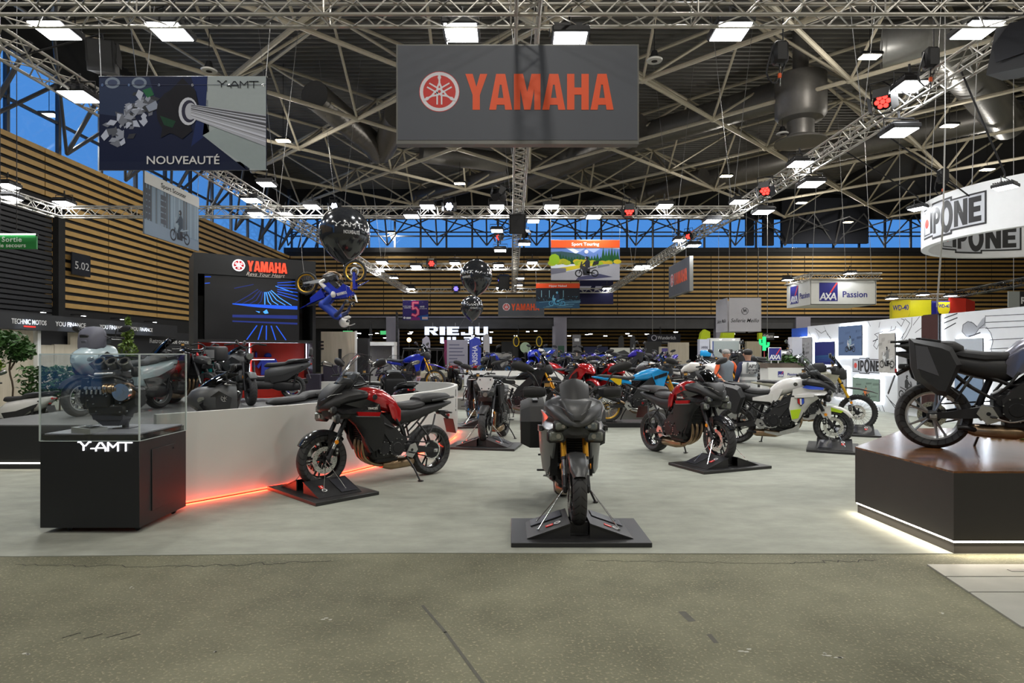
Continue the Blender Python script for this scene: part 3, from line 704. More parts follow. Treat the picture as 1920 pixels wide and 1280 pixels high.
def naked(p, st, lo):
    WB = 1.43; rf, rr = .30, .32; rim = st.get('rim', GLS); pt = st.get('paint', GRY)
    wheel(p, 'front_wheel', WB, rf, rf, .12, 'cast', rim, lo); wheel(p, 'rear_wheel', 0, rr, rr, .18, 'cast', rim, lo, disc=.125, both=False)
    chassis(p, WB, rf, rr, st, lo); hx, hz = cockpit(p, WB, dict(st, bar_z=1.04), lo)
    b = MB().m(BLK); arc_fender(b, WB, rf, rf+.025, 36, 130, .07, .04)
    for s in (1, -1): b.prism([(WB-.20, rf+.26), (WB-.02, rf+.30), (WB-.06, rf+.10), (WB-.12, rf+.12)], s*.065, s*.075)
    part('front_fender', b, p)
    b = MB().m(pt); b.loft([(.50, 0, .76, .03, .07), (.58, 0, .80, .08, .11), (.72, 0, .86, .13, .16, 2.6), (.88, 0, .90, .14, .20, 2.8), (1.02, 0, .91, .12, .20, 2.8), (1.10, 0, .91, .08, .15, 2.5), (1.14, 0, .90, .03, .08)], 18); tk = part('fuel_tank', b, p, 30)
    for s in (1, -1):
        emblem_on(tk, .93, .92, s*.2, .03); b = MB().m(st.get('scoop', BLK)); b.panel([(1.16, s*.19, .92), (.96, s*.23, .93), (.90, s*.215, .80), (1.0, s*.205, .62), (1.12, s*.20, .58), (1.16, s*.2, .74)], .03); part('tank_scoop', b, tk)
    b = MB().m(VIN); b.loft([(.10, 0, .83, .03, .12, 3), (.16, 0, .82, .045, .14, 3), (.40, 0, .80, .045, .14, 3), (.52, 0, .81, .04, .10, 3), (.60, 0, .84, .02, .06)], 14); part('seat', b, p)
    b = MB().m(VIN); b.loft([(-.20, 0, .90, .02, .06, 3), (-.12, 0, .90, .04, .09, 3), (.08, 0, .87, .045, .12, 3), (.15, 0, .85, .03, .10, 3)], 14); part('passenger_seat', b, p)
    b = MB().m(pt if st.get('tailpaint') else BLK); b.loft([(-.26, 0, .88, .015, .04), (-.10, 0, .84, .04, .10, 3), (.2, 0, .76, .06, .13, 3), (.46, 0, .72, .07, .12, 3), (.56, 0, .70, .05, .1, 3)], 14); part('tail_unit', b, p)
    plate(p, lo=lo)
    h = empty('headlight', (0, 0, 0), p)
    b = MB().m(BLK); b.loft([(1.22, 0, .82, .08, .13, 3), (1.34, 0, .80, .085, .12, 3), (1.42, 0, .78, .06, .075, 3), (1.45, 0, .765, .03, .04)], 16); b.box((1.40, 0, .70), (.03, .22, .09), .01, rotm(0, .4, 0)); part('headlight_housing', b, h)
    b = MB().m(LENS); b.disc((1.435, 0, .77), .03, 0, .018, 18, 'X', .038)
    for s in (1, -1): b.box((1.40, s*.10, .82), (.02, .07, .014), .004, rotm(0, 0, -s*.5))
    part('lens', b, h)
    if st.get('flyplate'):
        b = MB().m(st['flyplate']); b.prism([(-.12, 1.06), (.12, 1.06), (.15, .99), (.075, .84), (-.075, .84), (-.15, .99)], 1.44, 1.452, 'YZ'); b.m(DKM)
        for y, z in ((-.09, 1.02), (.09, 1.02), (-.06, .87), (.06, .87)): b.disc((1.452, y, z), .012, 0, .006, 10, 'X')
        b.m(BLK); b.box((1.38, 0, .94), (.10, .05, .05), .01)
        part('fly_screen', b, h)

def spokes_front(p, WB, rf, pt, beak=True):
    b = MB().m(pt); b.loft([(WB-.30, 0, rf+.50, .015, .06, 3), (WB-.16, 0, rf+.485, .02, .075, 3), (WB+.05, 0, rf+.46, .02, .075, 3), (WB+.26, 0, rf+.40, .012, .055, 3), (WB+.36, 0, rf+.36, .006, .02)], 12)
    return part('front_fender', b, p)

def enduro(p, st, lo):
    WB = 1.58; rf, rr = .345, .325; st = dict(st); st.setdefault('lift', .10); st.setdefault('fork', GOLD); st.setdefault('can', 'high'); L = .10
    rim = st.get('rim', GRIM); pt = st.get('paint', BLU)
    wheel(p, 'front_wheel', WB, rf, rf, .095, 'spoke', rim, lo, disc=.14, knob=True); wheel(p, 'rear_wheel', 0, rr, rr, .15, 'spoke', rim, lo, disc=.12, both=False, knob=True)
    chassis(p, WB, rf, rr, st, lo); hx, hz = cockpit(p, WB, dict(st, bar_z=1.12, guards=st.get('guards', True), bar_w=.43), lo)
    fd = spokes_front(p, WB, rf, st.get('fenderp', pt))
    b = MB().m(pt); b.loft([(.52, 0, .92, .03, .07), (.60, 0, .95, .07, .10), (.76, 0, .99, .11, .14, 2.6), (.94, 0, 1.02, .13, .18, 2.8), (1.08, 0, 1.04, .12, .18, 2.6), (1.18, 0, 1.04, .07, .13)], 16)
    for s in (1, -1): b.panel([(1.30, s*.17, 1.08), (1.04, s*.20, 1.12), (.90, s*.205, 1.04), (.98, s*.215, .86), (1.06, s*.21, .62), (1.16, s*.20, .66), (1.20, s*.2, .86)], .02)
    tk = part('fuel_tank', b, p, 30)
    if st.get('band'):
        for s in (1, -1):
            t = MB()
            t.m(DKM)
            for k in range(3): t.prism([(.965+.095*k, .98+.03*k), (1.05+.095*k, 1.005+.03*k), (1.045+.095*k, .935+.03*k), (.96+.095*k, .91+.03*k)], s*.205, s*.228)
            part('speed_block', t, tk)
    b = MB().m(VIN); b.loft([(-.22, 0, .99, .02, .07, 3), (-.1, 0, .985, .035, .10, 3), (.2, 0, .955, .045, .125, 3), (.42, 0, .93, .045, .125, 3), (.58, 0, .95, .035, .09, 3), (.66, 0, .97, .015, .05)], 14); part('seat', b, p)
    b = MB().m(st.get('tailp', pt)); b.loft([(-.34, 0, .97, .012, .05), (-.2, 0, .95, .03, .09, 3), (.1, 0, .90, .05, .125, 3), (.40, 0, .85, .06, .12, 3), (.50, 0, .83, .04, .1, 3)], 14); tl = part('tail_unit', b, p)
    if st.get('sidep'):
        for s in (1, -1): t = MB().m(st['sidep']); t.prism([(.28, .92), (.10, .945), (.02, .93), (.20, .80), (.27, .80)], s*.12, s*.138); part('side_number_panel', t, tl)
    plate(p, plt=BLK, lo=lo)
    b = MB().m(st.get('nose', BLK)); b.loft([(1.16, 0, 1.10, .10, .14, 3), (1.28, 0, 1.12, .13, .13, 3), (1.38, 0, 1.10, .12, .10, 3), (1.43, 0, 1.07, .06, .05)], 16); fr = part('front_fairing', b, p)
    b = MB().m(LENS); 
    for y in (-.035, .035):
        for z in (1.05, 1.12): b.disc((1.40, y, z), .028, 0, .025, 12, 'X', .022)
    part('headlight', b, fr)
    part('windscreen', screen_mesh(1.40, 1.18, 1.22, 1.46, .10, .11, .07, st.get('scmat', SMK)), fr)
    b = MB().m(BLK); b.box((1.19, 0, 1.28), (.04, .10, .17), .015, rotm(0, -.3, 0)); part('instrument_panel', b, p)
    b = MB().m(ALU); b.prism([(1.06, .46), (1.0, .28), (.70, .20), (.48, .25), (.48, .28), (.7, .24), (.96, .33), (1.02, .48)], -.15, .15)
    for s in (1, -1): b.prism([(1.06, .46), (1.0, .28), (.72, .20), (.74, .30), (.92, .36)], s*.15, s*.16); b.m(DKM); b.prism([(.96, .36), (.92, .31), (.86, .30), (.90, .35)], s*.16, s*.162); b.m(ALU)
    part('skid_plate', b, p)
    if st.get('tankbag'):
        b = MB().m(mat('bag_fabric', (.02, .02, .022), .8, bump=.2, bs=250)); b.loft([(.62, 0, 1.10, .04, .09, 3), (.68, 0, 1.14, .10, .13, 3), (.86, 0, 1.21, .12, .15, 3), (1.02, 0, 1.23, .10, .13, 3), (1.08, 0, 1.22, .05, .09, 3)], 16)
        b.m(DKM); b.loft([(.66, 0, 1.20, .012, .11, 3), (.86, 0, 1.285, .012, .14, 3), (1.04, 0, 1.285, .012, .11, 3)], 12); part('tank_bag', b, p)
    if st.get('topcase'):
        b = MB().m(st['topcase']); b.loft([(-.46, 0, 1.14, .12, .18, 4), (-.40, 0, 1.15, .15, .22, 4), (-.1, 0, 1.15, .15, .22, 4), (-.04, 0, 1.13, .12, .18, 4)], 14); part('top_case', b, p)

def sport(p, st, lo):
    WB = 1.40; rf, rr = .30, .32; rim = st.get('rim', GLS); pt = st.get('paint', RBL); p2 = st.get('paint2', pt); st = dict(st, can='low')
    wheel(p, 'front_wheel', WB, rf, rf, .12, 'cast', rim, lo); wheel(p, 'rear_wheel', 0, rr, rr, .19, 'cast', rim, lo, disc=.11, both=False)
    chassis(p, WB, rf, rr, st, lo); cockpit(p, WB, dict(st, bar_z=.92, bar_w=.34, mir_y=.36, mir_h=.22), lo)
    b = MB().m(pt); arc_fender(b, WB, rf, rf+.025, 30, 132, .072, .05)
    part('front_fender', b, p)
    b = MB().m(p2); b.loft([(.48, 0, .78, .03, .08), (.58, 0, .84, .10, .14), (.76, 0, .90, .14, .19, 2.8), (.94, 0, .90, .13, .20, 2.8), (1.06, 0, .88, .08, .14)], 16); part('fuel_tank', b, p, 30)
    b = MB().m(VIN); b.loft([(.12, 0, .86, .03, .11, 3), (.24, 0, .83, .04, .14, 3), (.44, 0, .82, .04, .13, 3), (.54, 0, .84, .02, .08)], 14); part('seat', b, p)
    b = MB().m(pt); b.loft([(-.28, 0, 1.0, .01, .03), (-.16, 0, .98, .04, .08, 3), (.08, 0, .90, .07, .12, 3), (.34, 0, .78, .06, .13, 3), (.5, 0, .74, .05, .11, 3)], 14); part('tail_unit', b, p)
    plate(p, plt=BLK, lo=lo)
    b = MB().m(pt); b.loft([(1.06, 0, .90, .10, .18, 3), (1.20, 0, .89, .13, .20, 2.8), (1.34, 0, .85, .12, .17, 2.6), (1.46, 0, .80, .07, .10, 2.4), (1.52, 0, .77, .02, .03)], 16)
    for s in (1, -1): b.panel([(1.42, s*.15, .84), (1.10, s*.22, .88), (.90, s*.235, .70), (.62, s*.22, .30), (.74, s*.19, .22), (1.04, s*.19, .30), (1.16, s*.21, .52), (1.30, s*.2, .70)], .03)
    fr = part('front_fairing', b, p, 30)
    for s in (1, -1): t = MB().m(p2 if p2 is not pt else GLS); t.prism([(1.14, .80), (.96, .70), (.84, .52), (1.0, .56), (1.14, .66)], s*.225, s*.243); part('fairing_panel', t, fr); t = MB().m(LENS); t.box((1.44, s*.07, .80), (.05, .06, .02), .006, rotm(0, .2, -s*.5)); part('headlight', t, fr)
    part('windscreen', screen_mesh(1.36, .95, 1.06, 1.12, .14, .12, .12, SMK), fr)

def scooter(p, st, lo):
    """step-through maxi scooter"""
    WB = st.get('wb', 1.45); rf, rr = st.get('rf', .28), st.get('rr', .27); pt = st.get('paint', BLK); p2 = st.get('paint2', BLK); k = WB/1.45
    wheel(p, 'front_wheel', WB, rf, rf, .12, 'scoot', st.get('rim', SIL), lo, disc=.13); wheel(p, 'rear_wheel', 0, rr, rr, .15, 'scoot', st.get('rim', SIL), lo, disc=.12, both=False)
    f = empty('fork', (0, 0, 0), p)
    for s in (1, -1): b = MB().m(DKM); b.cyl((WB-.01, s*.09, rf), (WB-.17, s*.09, rf+.42), .022, None, 10); b.m(STL); b.cyl((WB-.17, s*.09, rf+.42), (WB-.2, s*.09, rf+.5), .018, None, 10); part('fork_leg', b, f)
    b = MB().m(p2); b.loft([(WB-.32, 0, rf+.18, .03, .06, 3), (WB-.15, 0, rf+.30, .03, .085, 3), (WB+.05, 0, rf+.31, .025, .085, 3), (WB+.22, 0, rf+.24, .015, .07, 3), (WB+.30, 0, rf+.16, .008, .04)], 12); part('front_fender', b, p)
    # front apron
    b = MB().m(pt); X = WB-.25
    b.loft([(X-.22, 0, .76, .30, .22, 3, .34), (X-.08, 0, .78, .30, .25, 3, .30), (X+.06, 0, .80, .26, .25, 2.8, .24), (X+.18, 0, .82, .20, .20, 2.6, .18), (X+.30, 0, .84, .12, .12, 2.4, .1), (X+.36, 0, .83, .04, .04)], 20); fr = part('front_apron', b, p, 30)
    for s in (1, -1):
        t = MB().m(p2); t.panel([(X+.24, s*.17, .78), (X+.02, s*.262, .96), (X-.14, s*.265, .86), (X-.10, s*.262, .60), (X+.06, s*.262, .56), (X+.16, s*.22, .66)], .012); part('apron_panel', t, fr)
        t = MB().m(LENS); t.loft([(-.07, 0, 0, .010, .02), (0, 0, .0, .042, .03), (.09, 0, .0, .02, .015)], 10, Matrix.Translation((X+.235, s*.13, .84)) @ rotm(0, -.25, s*2.0)); part('headlight', t, fr)
    b = MB().m(p2); b.box((X-.20, 0, .72), (.10, .40, .46), .06, rotm(0, -.25, 0), 2); part('leg_shield', b, p)
    b = MB().m(BLK); b.loft([(.36*k, 0, .34, .08, .16, 4), (.50*k, 0, .33, .09, .24, 4), (WB-.40, 0, .34, .09, .24, 4), (WB-.28, 0, .40, .10, .20, 4)], 16)
    b.loft([(.46*k, 0, .46, .08, .09, 3), (.7*k, 0, .45, .08, .09, 3), (WB-.36, 0, .50, .12, .09, 3)], 12); part('floorboard', b, p)
    b = MB().m(pt); b.loft([(-.40, 0, .80, .02, .04), (-.28, 0, .76, .08, .12, 3), (-.05, 0, .68, .13, .18, 3), (.22, 0, .60, .18, .21, 3), (.46*k, 0, .54, .20, .20, 3), (.58*k, 0, .50, .16, .16, 3)], 18); bd = part('rear_body', b, p, 30)
    for s in (1, -1): t = MB().m(p2); t.panel([(.50*k, s*.21, .52), (.2, s*.222, .56), (-.2, s*.18, .70), (-.16, s*.185, .63), (.12, s*.22, .44), (.42*k, s*.215, .38)], .015); part('rear_side_panel', t, bd)
    b = MB().m(REDL); b.box((-.385, 0, .79), (.03, .14, .04), .01); part('tail_light', b, bd)
    b = MB().m(VIN); b.loft([(-.34, 0, .875, .02, .08, 3), (-.24, 0, .87, .045, .13, 3), (-.02, 0, .86, .05, .155, 3), (.10, 0, .84, .05, .16, 3), (.16, 0, .80, .045, .165, 3), (.40*k, 0, .775, .05, .155, 3), (.54*k, 0, .77, .05, .11, 3), (.60*k, 0, .75, .02, .06)], 18); part('seat', b, p)
    if st.get('backrest'):
        b = MB().m(VIN); b.loft([(.96, -.36, 0, .06, .02), (1.0, -.37, 0, .12, .04, 3), (1.12, -.385, 0, .11, .035, 3), (1.16, -.39, 0, .05, .012)], 14, axis='Z')
        part('backrest', b, p)
    b = MB().m(BLK)
    for s in (1, -1): b.tube([(.0, s*.17, .86), (-.26, s*.16, .90), (-.42, s*.08, .92)], .014, 8)
    b.box((-.42, 0, .92), (.03, .16, .03), .01); part('grab_rail', b, p)
    b = MB().m(ENG); b.loft([(-.14, 0, .30, .08, .10, 3), (.05, .12, .30, .10, .06, 3), (.3, .12, .33, .12, .07, 3), (.52*k, .08, .36, .08, .08, 3)], 14); b.m(DKM); b.loft([(-.30, -.17, .40, .05, .05), (-.24, -.17, .40, .07, .06), (.10, -.17, .32, .07, .06), (.18, -.17, .3, .03, .03)], 12); b.m(ENG); b.cyl((-.02, -.13, .30), (-.10, -.15, .66), .02, None, 8); b.cyl((-.02, .15, .30), (-.10, .15, .66), .02, None, 8); part('engine', b, p)
    st2 = dict(st); st2['bar_z'] = st.get('bar_z', 1.06); st2.setdefault('bar_w', .36)
    hx, hz = cockpit(p, WB+.06, dict(st2, mir_h=st.get('mir_h', .20), mir_y=.44), lo)
    b = MB().m(p2); b.loft([(hx-.08, 0, hz-.03, .05, .12, 3), (hx+.02, 0, hz-.0, .06, .16, 3), (hx+.14, 0, hz-.02, .06, .12, 3), (hx+.2, 0, hz-.06, .03, .06, 3)], 14); part('handlebar_cover', b, p)
    if st.get('bag'):
        b = MB().m(mat('grey_bag', (.10, .10, .125), .6, bump=.1)); b.loft([(X-.04, 0, 1.14, .16, .18, 4), (X+.02, 0, 1.15, .19, .21, 4), (X+.12, 0, 1.12, .17, .18, 4), (X+.18, 0, 1.07, .1, .12, 4)], 14); b.m(DKM); b.box((X+.155, 0, 1.14), (.03, .17, .15), .02, rotm(0, .35, 0)); b.m(mat('grey_bag', 0)); b.box((X+.17, 0, 1.10), (.03, .11, .07), .015, rotm(0, .35, 0)); part('front_pod', b, p)
    if st.get('screen'):
        part('windscreen', screen_mesh(X+.22, 1.0, X-.12, 1.0+st['screen'], .20, .20, .16, st.get('scmat', CLR), flare=1), fr)
    if st.get('topcase'):
        b = MB().m(st['topcase']); b.loft([(-.62, 0, 1.08, .12, .18, 4), (-.56, 0, 1.09, .15, .22, 4), (-.26, 0, 1.09, .15, .22, 4), (-.2, 0, 1.07, .12, .18, 4)], 14); part('top_case', b, p)
    plate(p, plt=BLK, lo=True)

def moped(p, st, lo):
    """small electric moped: fat tyres, long flat seat, high bars"""
    WB = 1.20; rf = rr = .29; pt = st.get('paint', TEAL)
    wheel(p, 'front_wheel', WB, rf, rf, .14, 'fat', DKM, lo, disc=.10, both=False); wheel(p, 'rear_wheel', 0, rr, rr, .14, 'fat', DKM, lo, disc=.1, both=False)
    f = empty('fork', (0, 0, 0), p)
    for s in (1, -1): b = MB().m(DKM); b.cyl((WB, s*.1, rf), (WB-.22, s*.1, .86), .022, None, 10); b.m(AMB); b.box((WB-.10, s*.125, .56), (.02, .01, .06), .004); part('fork_leg', b, f)
    b = MB().m(BLK); b.loft([(WB-.32, 0, .56, .02, .06, 3), (WB-.16, 0, .64, .025, .085, 3), (WB+.06, 0, .64, .02, .085, 3), (WB+.24, 0, .54, .012, .07, 3)], 12); part('front_fender', b, p)
    b = MB().m(DKM); b.tube([(WB-.22, 0, .86), (WB-.28, 0, 1.02), (WB-.36, 0, 1.12)], .03, 10); b.tube([(WB-.42, -.36, 1.20), (WB-.38, -.18, 1.22), (WB-.34, 0, 1.12), (WB-.38, .18, 1.22), (WB-.42, .36, 1.20)], .014, 8); b.m(GRIP)
    for s in (1, -1): b.cyl((WB-.40, s*.26, 1.215), (WB-.425, s*.40, 1.195), .02, None, 10)
    part('handlebar', b, p)
    b = MB().m(BLK); b.ell((WB-.16, 0, .96), (.07, .09, .08)); h = part('headlight_housing', b, p); b = MB().m(LENS); b.disc((WB-.10, 0, .96), .065, 0, .02, 18, 'X', .055); part('lens', b, h)
    b = MB().m(st.get('framep', pt)); b.tube([(WB-.26, 0, .86), (.62, 0, .56), (.30, 0, .50), (.06, 0, .44)], .05, 10); b.tube([(WB-.27, 0, .80), (.74, 0, .36), (.46, 0, .32)], .045, 10)
    for s in (1, -1): b.tube([(0, s*.1, rr), (.30, s*.1, .40)], .025, 8, 1); b.tube([(.30, s*.08, .5), (-.05, s*.08, .68)], .018, 8, 1)
    part('frame', b, p)
    b = MB().m(pt); b.box((.54, 0, .55), (.34, .22, .22), .04, rotm(0, -.2, 0), 2); part('battery_cover', b, p)
    b = MB().m(VIN); b.loft([(-.22, 0, .76, .03, .1, 3), (-.12, 0, .765, .05, .13, 3), (.3, 0, .75, .05, .14, 3), (.46, 0, .77, .04, .1, 3), (.52, 0, .79, .015, .05)], 14); part('seat', b, p)
    b = MB().m(BLK); b.loft([(-.34, 0, .56, .015, .06, 3), (-.16, 0, .64, .02, .08, 3), (.06, 0, .65, .02, .08, 3), (.2, 0, .58, .015, .07)], 12); part('rear_fender', b, p)
    b = MB().m(DKM); b.tube([(.48, .12, .3), (.44, .22, .14), (.42, .28, 0)], .012, 8); part('side_stand', b, p)
    if st.get('carrier'):
        b = MB().m(BLK); b.loft([(-.36, 0, .96, .12, .16, 4), (-.32, 0, .96, .15, .19, 4), (.0, 0, .96, .15, .19, 4), (.06, 0, .95, .12, .15, 4)], 14); b.m(SIL); b.prism([(-.30, 1.03), (-.02, 1.03), (-.02, .90), (-.30, .90)], .18, .196); part('cargo_box', b, p)

def stand(label, bk, WB, rf, group='wheel chocks under the bikes', front=True, sc=1.0):
    """display board with a two-sided wedge that holds the front wheel and tie rods; placed under bike bk, in the bike's heading"""
    Mw = Matrix.Translation(bk.location) @ Matrix.Rotation(math.atan2((bk.rotation_euler.to_matrix() @ Vector((1, 0, 0))).y, (bk.rotation_euler.to_matrix() @ Vector((1, 0, 0))).x), 4, 'Z')
    c = Mw @ Vector((WB, 0, 0)); c.z = bk.location.z
    t = thing('wheel_chock', label, 'wheel stand', group=group); t.matrix_world = Matrix.Translation(c) @ Mw.to_3x3().to_4x4()
    BM = mat('stand_board_black', (.019, .019, .02), .42, var=.1); BT = mat('stand_steel_black', (.024, .024, .026), .45, .2, var=.15, bump=.05)
    b = MB().m(BM); b.box((-.02, 0, .02), (.80, 1.20, .04), .004); part('base_board', b, t)
    for s in (1, -1):
        b = MB().m(BT)
        # sloping plate from the ridge beside the wheel down to the outside, closed end triangles
        b.prism([(s*.085, .175), (s*.46, .045), (s*.46, .04), (s*.44, .04), (s*.085, .165)], -.27, .27, 'YZ')
        b.prism([(s*.085, .165), (s*.085, .04), (s*.12, .04), (s*.44, .04)], -.262, -.25, 'YZ'); b.prism([(s*.085, .165), (s*.085, .04), (s*.12, .04), (s*.44, .04)], .25, .262, 'YZ')
        o = part('ramp', b, t)
        d = MB().m(mat('display_pane', (.035, .036, .045), .3, var=.3, vs=8)); sl = math.atan2(.13, .375)
        R = Matrix.Translation((-.14, s*.28, .116)) @ rotm(-s*sl, 0, 0)
        d.box((0, 0, .0), (.21, .30, .006), .002, R); part('info_pane', d, o)
        lg = MB(); Mf = Matrix.Translation((.13, s*.26, .121)) @ rotm(-s*sl, 0, 0) @ Matrix.Rotation(PI/2, 4, 'Z')
        lg.m(ink((.75, .03, .02))); lg.box((.0, 0, 0), (.07, .05, .002), 0, Mf); lg.m(ink((.8, .8, .8))); lg.lathe([(.02, 0), (.032, 0), (.032, .003), (.02, .003)], 8, 'Z', M=Mf @ Matrix.Translation((.075, 0, 0))); lg.box((0, 0, .001), (.05, .012, .002), 0, Mf)
        part('maker_badge', lg, o)
    b = MB().m(BT); b.box((.14, 0, .10), (.03, .17, .12), .004); b.box((-.16, 0, .08), (.03, .17, .08), .004); b.box((0, 0, .05), (.34, .16, .02), .004); part('wheel_cradle', b, t)
    for s in (1, -1):
        for dx in (-.12, .16):
            b = MB().m(STL); b.cyl((0, s*.13, rf+.09), (dx, s*.36, .09), .0045, None, 6); b.disc((dx, s*.36, .085), .012, 0, .012, 8, 'Z'); part('tie_rod', b, t)
    return t
# ================================================================ THE HALL
def floormat(name, c1, c2, c3, sc, speck, rough=.7, bump=.15, streak=(1, 1, 1), spec=.3):
    m = bpy.data.materials.new(name); m.use_nodes = True; nt = m.node_tree; N = nt.nodes; L = nt.links; b = N['Principled BSDF']; b.inputs['Specular IOR Level'].default_value = spec
    tc = N.new('ShaderNodeTexCoord'); mp = N.new('ShaderNodeMapping'); mp.inputs['Scale'].default_value = streak; L.new(tc.outputs['Object'], mp.inputs[0])
    n1 = N.new('ShaderNodeTexNoise'); n1.inputs['Scale'].default_value = sc; n1.inputs['Detail'].default_value = 6; n1.inputs['Roughness'].default_value = .65; L.new(mp.outputs[0], n1.inputs['Vector'])
    cr = N.new('ShaderNodeValToRGB'); cr.color_ramp.elements[0].position = .3; cr.color_ramp.elements[0].color = c1+(1,); cr.color_ramp.elements[1].position = .7; cr.color_ramp.elements[1].color = c2+(1,)
    L.new(n1.outputs['Fac'], cr.inputs[0])
    n2 = N.new('ShaderNodeTexNoise'); n2.inputs['Scale'].default_value = 55; n2.inputs['Detail'].default_value = 3; L.new(tc.outputs['Object'], n2.inputs['Vector'])
    c2r = N.new('ShaderNodeValToRGB'); c2r.color_ramp.elements[0].position = .56; c2r.color_ramp.elements[0].color = (0, 0, 0, 1); c2r.color_ramp.elements[1].position = .74; c2r.color_ramp.elements[1].color = (1, 1, 1, 1); L.new(n2.outputs['Fac'], c2r.inputs[0])
    mu = N.new('ShaderNodeMath'); mu.operation = 'MULTIPLY'; mu.inputs[1].default_value = speck; L.new(c2r.outputs[0], mu.inputs[0])
    mx = N.new('ShaderNodeMix'); mx.data_type = 'RGBA'; mx.inputs[7].default_value = c3+(1,); L.new(mu.outputs[0], mx.inputs[0]); L.new(cr.outputs[0], mx.inputs[6])
    L.new(mx.outputs[2], b.inputs['Base Color']); b.inputs['Roughness'].default_value = rough
    bp = N.new('ShaderNodeBump'); bp.inputs['Strength'].default_value = bump; bp.inputs['Distance'].default_value = .01; L.new(n2.outputs['Fac'], bp.inputs['Height']); L.new(bp.outputs['Normal'], b.inputs['Normal'])
    return m
ASPH = floormat('worn_asphalt', (.105, .103, .067), (.215, .21, .14), (.42, .38, .25), 1.1, .75, .8, .6)
CARP = floormat('pale_carpet', (.255, .265, .225), (.36, .37, .318), (.31, .32, .27), 2.2, .35, .8, .06, (1, 1.8, 1))
b = MB().m(ASPH); b.box((10, 30, -.1), (80, 96, .2)); struct('floor', b)
b = MB().m(CARP)
edge = [(-19, 5.02), (-4, 5.07), (-1, 5.16), (2.2, 5.14), (3.9, 5.14), (22, 5.2), (22, 30), (-16.5, 30)]
b.prism(edge, .0, .006, 'XY'); tag(part('carpet', b), 'pale grey carpet laid over the asphalt under the whole motorcycle stand', 'carpet')
# cracks, tape and stains with shapes of their own
CRK = mat('crack_dirt', (.035, .034, .028), .9, var=.3)
b = MB().m(CRK); rnd = random.Random(3)
def crack(p0, p1, w, n=26, j=.03):
    p0 = Vector(p0); p1 = Vector(p1); q = []
    for i in range(n+1): p = p0.lerp(p1, i/n); q.append((p.x+rnd.uniform(-j, j)*.4, p.y+rnd.uniform(-j, j)))
    for s in stroke(q, w): b.add([(x, y, .0012) for x, y in s], [(0, 1, 2, 3)])
a = lambda x, y: tuple(G(x, y))[:2]
crack(a(30, 1058), a(330, 1063), .006); crack(a(330, 1062), a(620, 1052), .008); crack(a(1100, 1050), a(1480, 1056), .005); crack(a(1480, 1055), a(1640, 1050), .008)
for x, y in ((130, 1190), (170, 1192), (215, 1189), (240, 1193)): crack(a(x-14, y+6), a(x+22, y-4), .007, 8, .008)
crack(a(1860, 1125), a(1918, 1160), .012, 10)
part('crack', b); bpy.data.objects['crack']['kind'] = 'structure'; bpy.data.objects['crack'].name = 'floor_crack'
b = MB().m(mat('old_tape_dark', (.085, .083, .065), .8, var=.3, vs=20))
for s in stroke([a(792, 1135), a(835, 1185), a(905, 1280)], .02)+stroke([a(1280, 1148), a(1296, 1163)], .05)+stroke([a(1330, 1190), a(1342, 1204)], .03): b.add([(x, y, .001) for x, y in s], [(0, 1, 2, 3)])
tag(part('floor_mark', b), kind='structure')
b = MB().m(mat('pale_scuff', (.45, .44, .38), .8, var=.2))
for x, y, w in ((615, 1159, 9), (1395, 1219, 12), (1566, 1230, 13), (402, 1224, 3), (1545, 1226, 5), (52, 1226, 7), (1765, 1150, 5), (247, 1102, 4)):
    for k in range(3): c = a(x+rnd.uniform(-w, w), y+rnd.uniform(-3, 3)); b.add([(c[0]+.006*w*.4*math.cos(t*1.05)*rnd.uniform(.4, 1), c[1]+.012*math.sin(t*1.05)*rnd.uniform(.5, 1), .0012) for t in range(6)], [tuple(range(6))])
tag(part('floor_scuff', b), kind='structure')
# pale metal cover over the service trench at the right edge
b = MB().m(mat('zinc_cover', (.34, .34, .30), .5, .2, var=.15, vs=6))
for i, (y0, y1) in enumerate(((4.60, 4.86), (4.30, 4.585), (3.75, 4.285))): b.prism([(3.07+.17*(y0-3.75)/1.1, y0), (6, y0), (6, y1), (3.07+.17*(y1-3.75)/1.1, y1)], .0, .012, 'XY')
b.m(DKM); b.box((3.85, 4.72, .0125), (.16, .045, .004)); b.box((4.12, 4.76, .0125), (.09, .03, .004))
t = tag(part('trench_cover', b), 'pale zinc plates covering the floor trench in front of the wooden plinth', 'floor cover')

# ---- walls
WOOD = mat('oak_slat', (.55, .34, .11), .55, var=.16, vs=3); BACK = mat('black_wall_backing', (.012, .012, .013), .8, var=.2); CONC = mat('concrete_beam', (.075, .075, .08), .8, var=.2, vs=2); LILAC = mat('painted_column', (.30, .29, .36), .6, var=.05)
DARK = mat('dark_hall_cladding', (.016, .017, .02), .7, var=.2, vs=1)
def slats(mb, O, U, N, width, z0, z1, pitch, h, holes=None, panel=3.6):
    O = Vector(O); U = Vector(U); N = Vector(N); z = z1-h
    while z >= z0-1e-6:
        u = 0
        while u < width-.01:
            w = min(panel, width-u)
            if holes is None or not holes(u+w/2, z):
                c = O+U*(u+w/2)+N*.06+PZ*(z+h/2); d = (w-.05, .04, h) if abs(U.x) > .5 else (.04, w-.05, h); mb.box(c, d)
            u += w
        z -= pitch
b = MB().m(BACK); b.box((12.5, 48.3, 6.6), (60, .4, 5.9)); wb = struct('wall_back', b)
b = MB().m(WOOD); slats(b, (-17, 48.1, 0), PX, (0, -1, 0), 59, 4.5, 9.16, .33, .17); tag(part('slat_cladding', b, wb), kind='structure')
b = MB().m(CONC); b.box((12.5, 48.0, 4.0), (59, .6, .85)); b.m(LILAC); b.box((12.5, 47.75, 4.45), (59, .5, .09)); part('beam', b, wb)
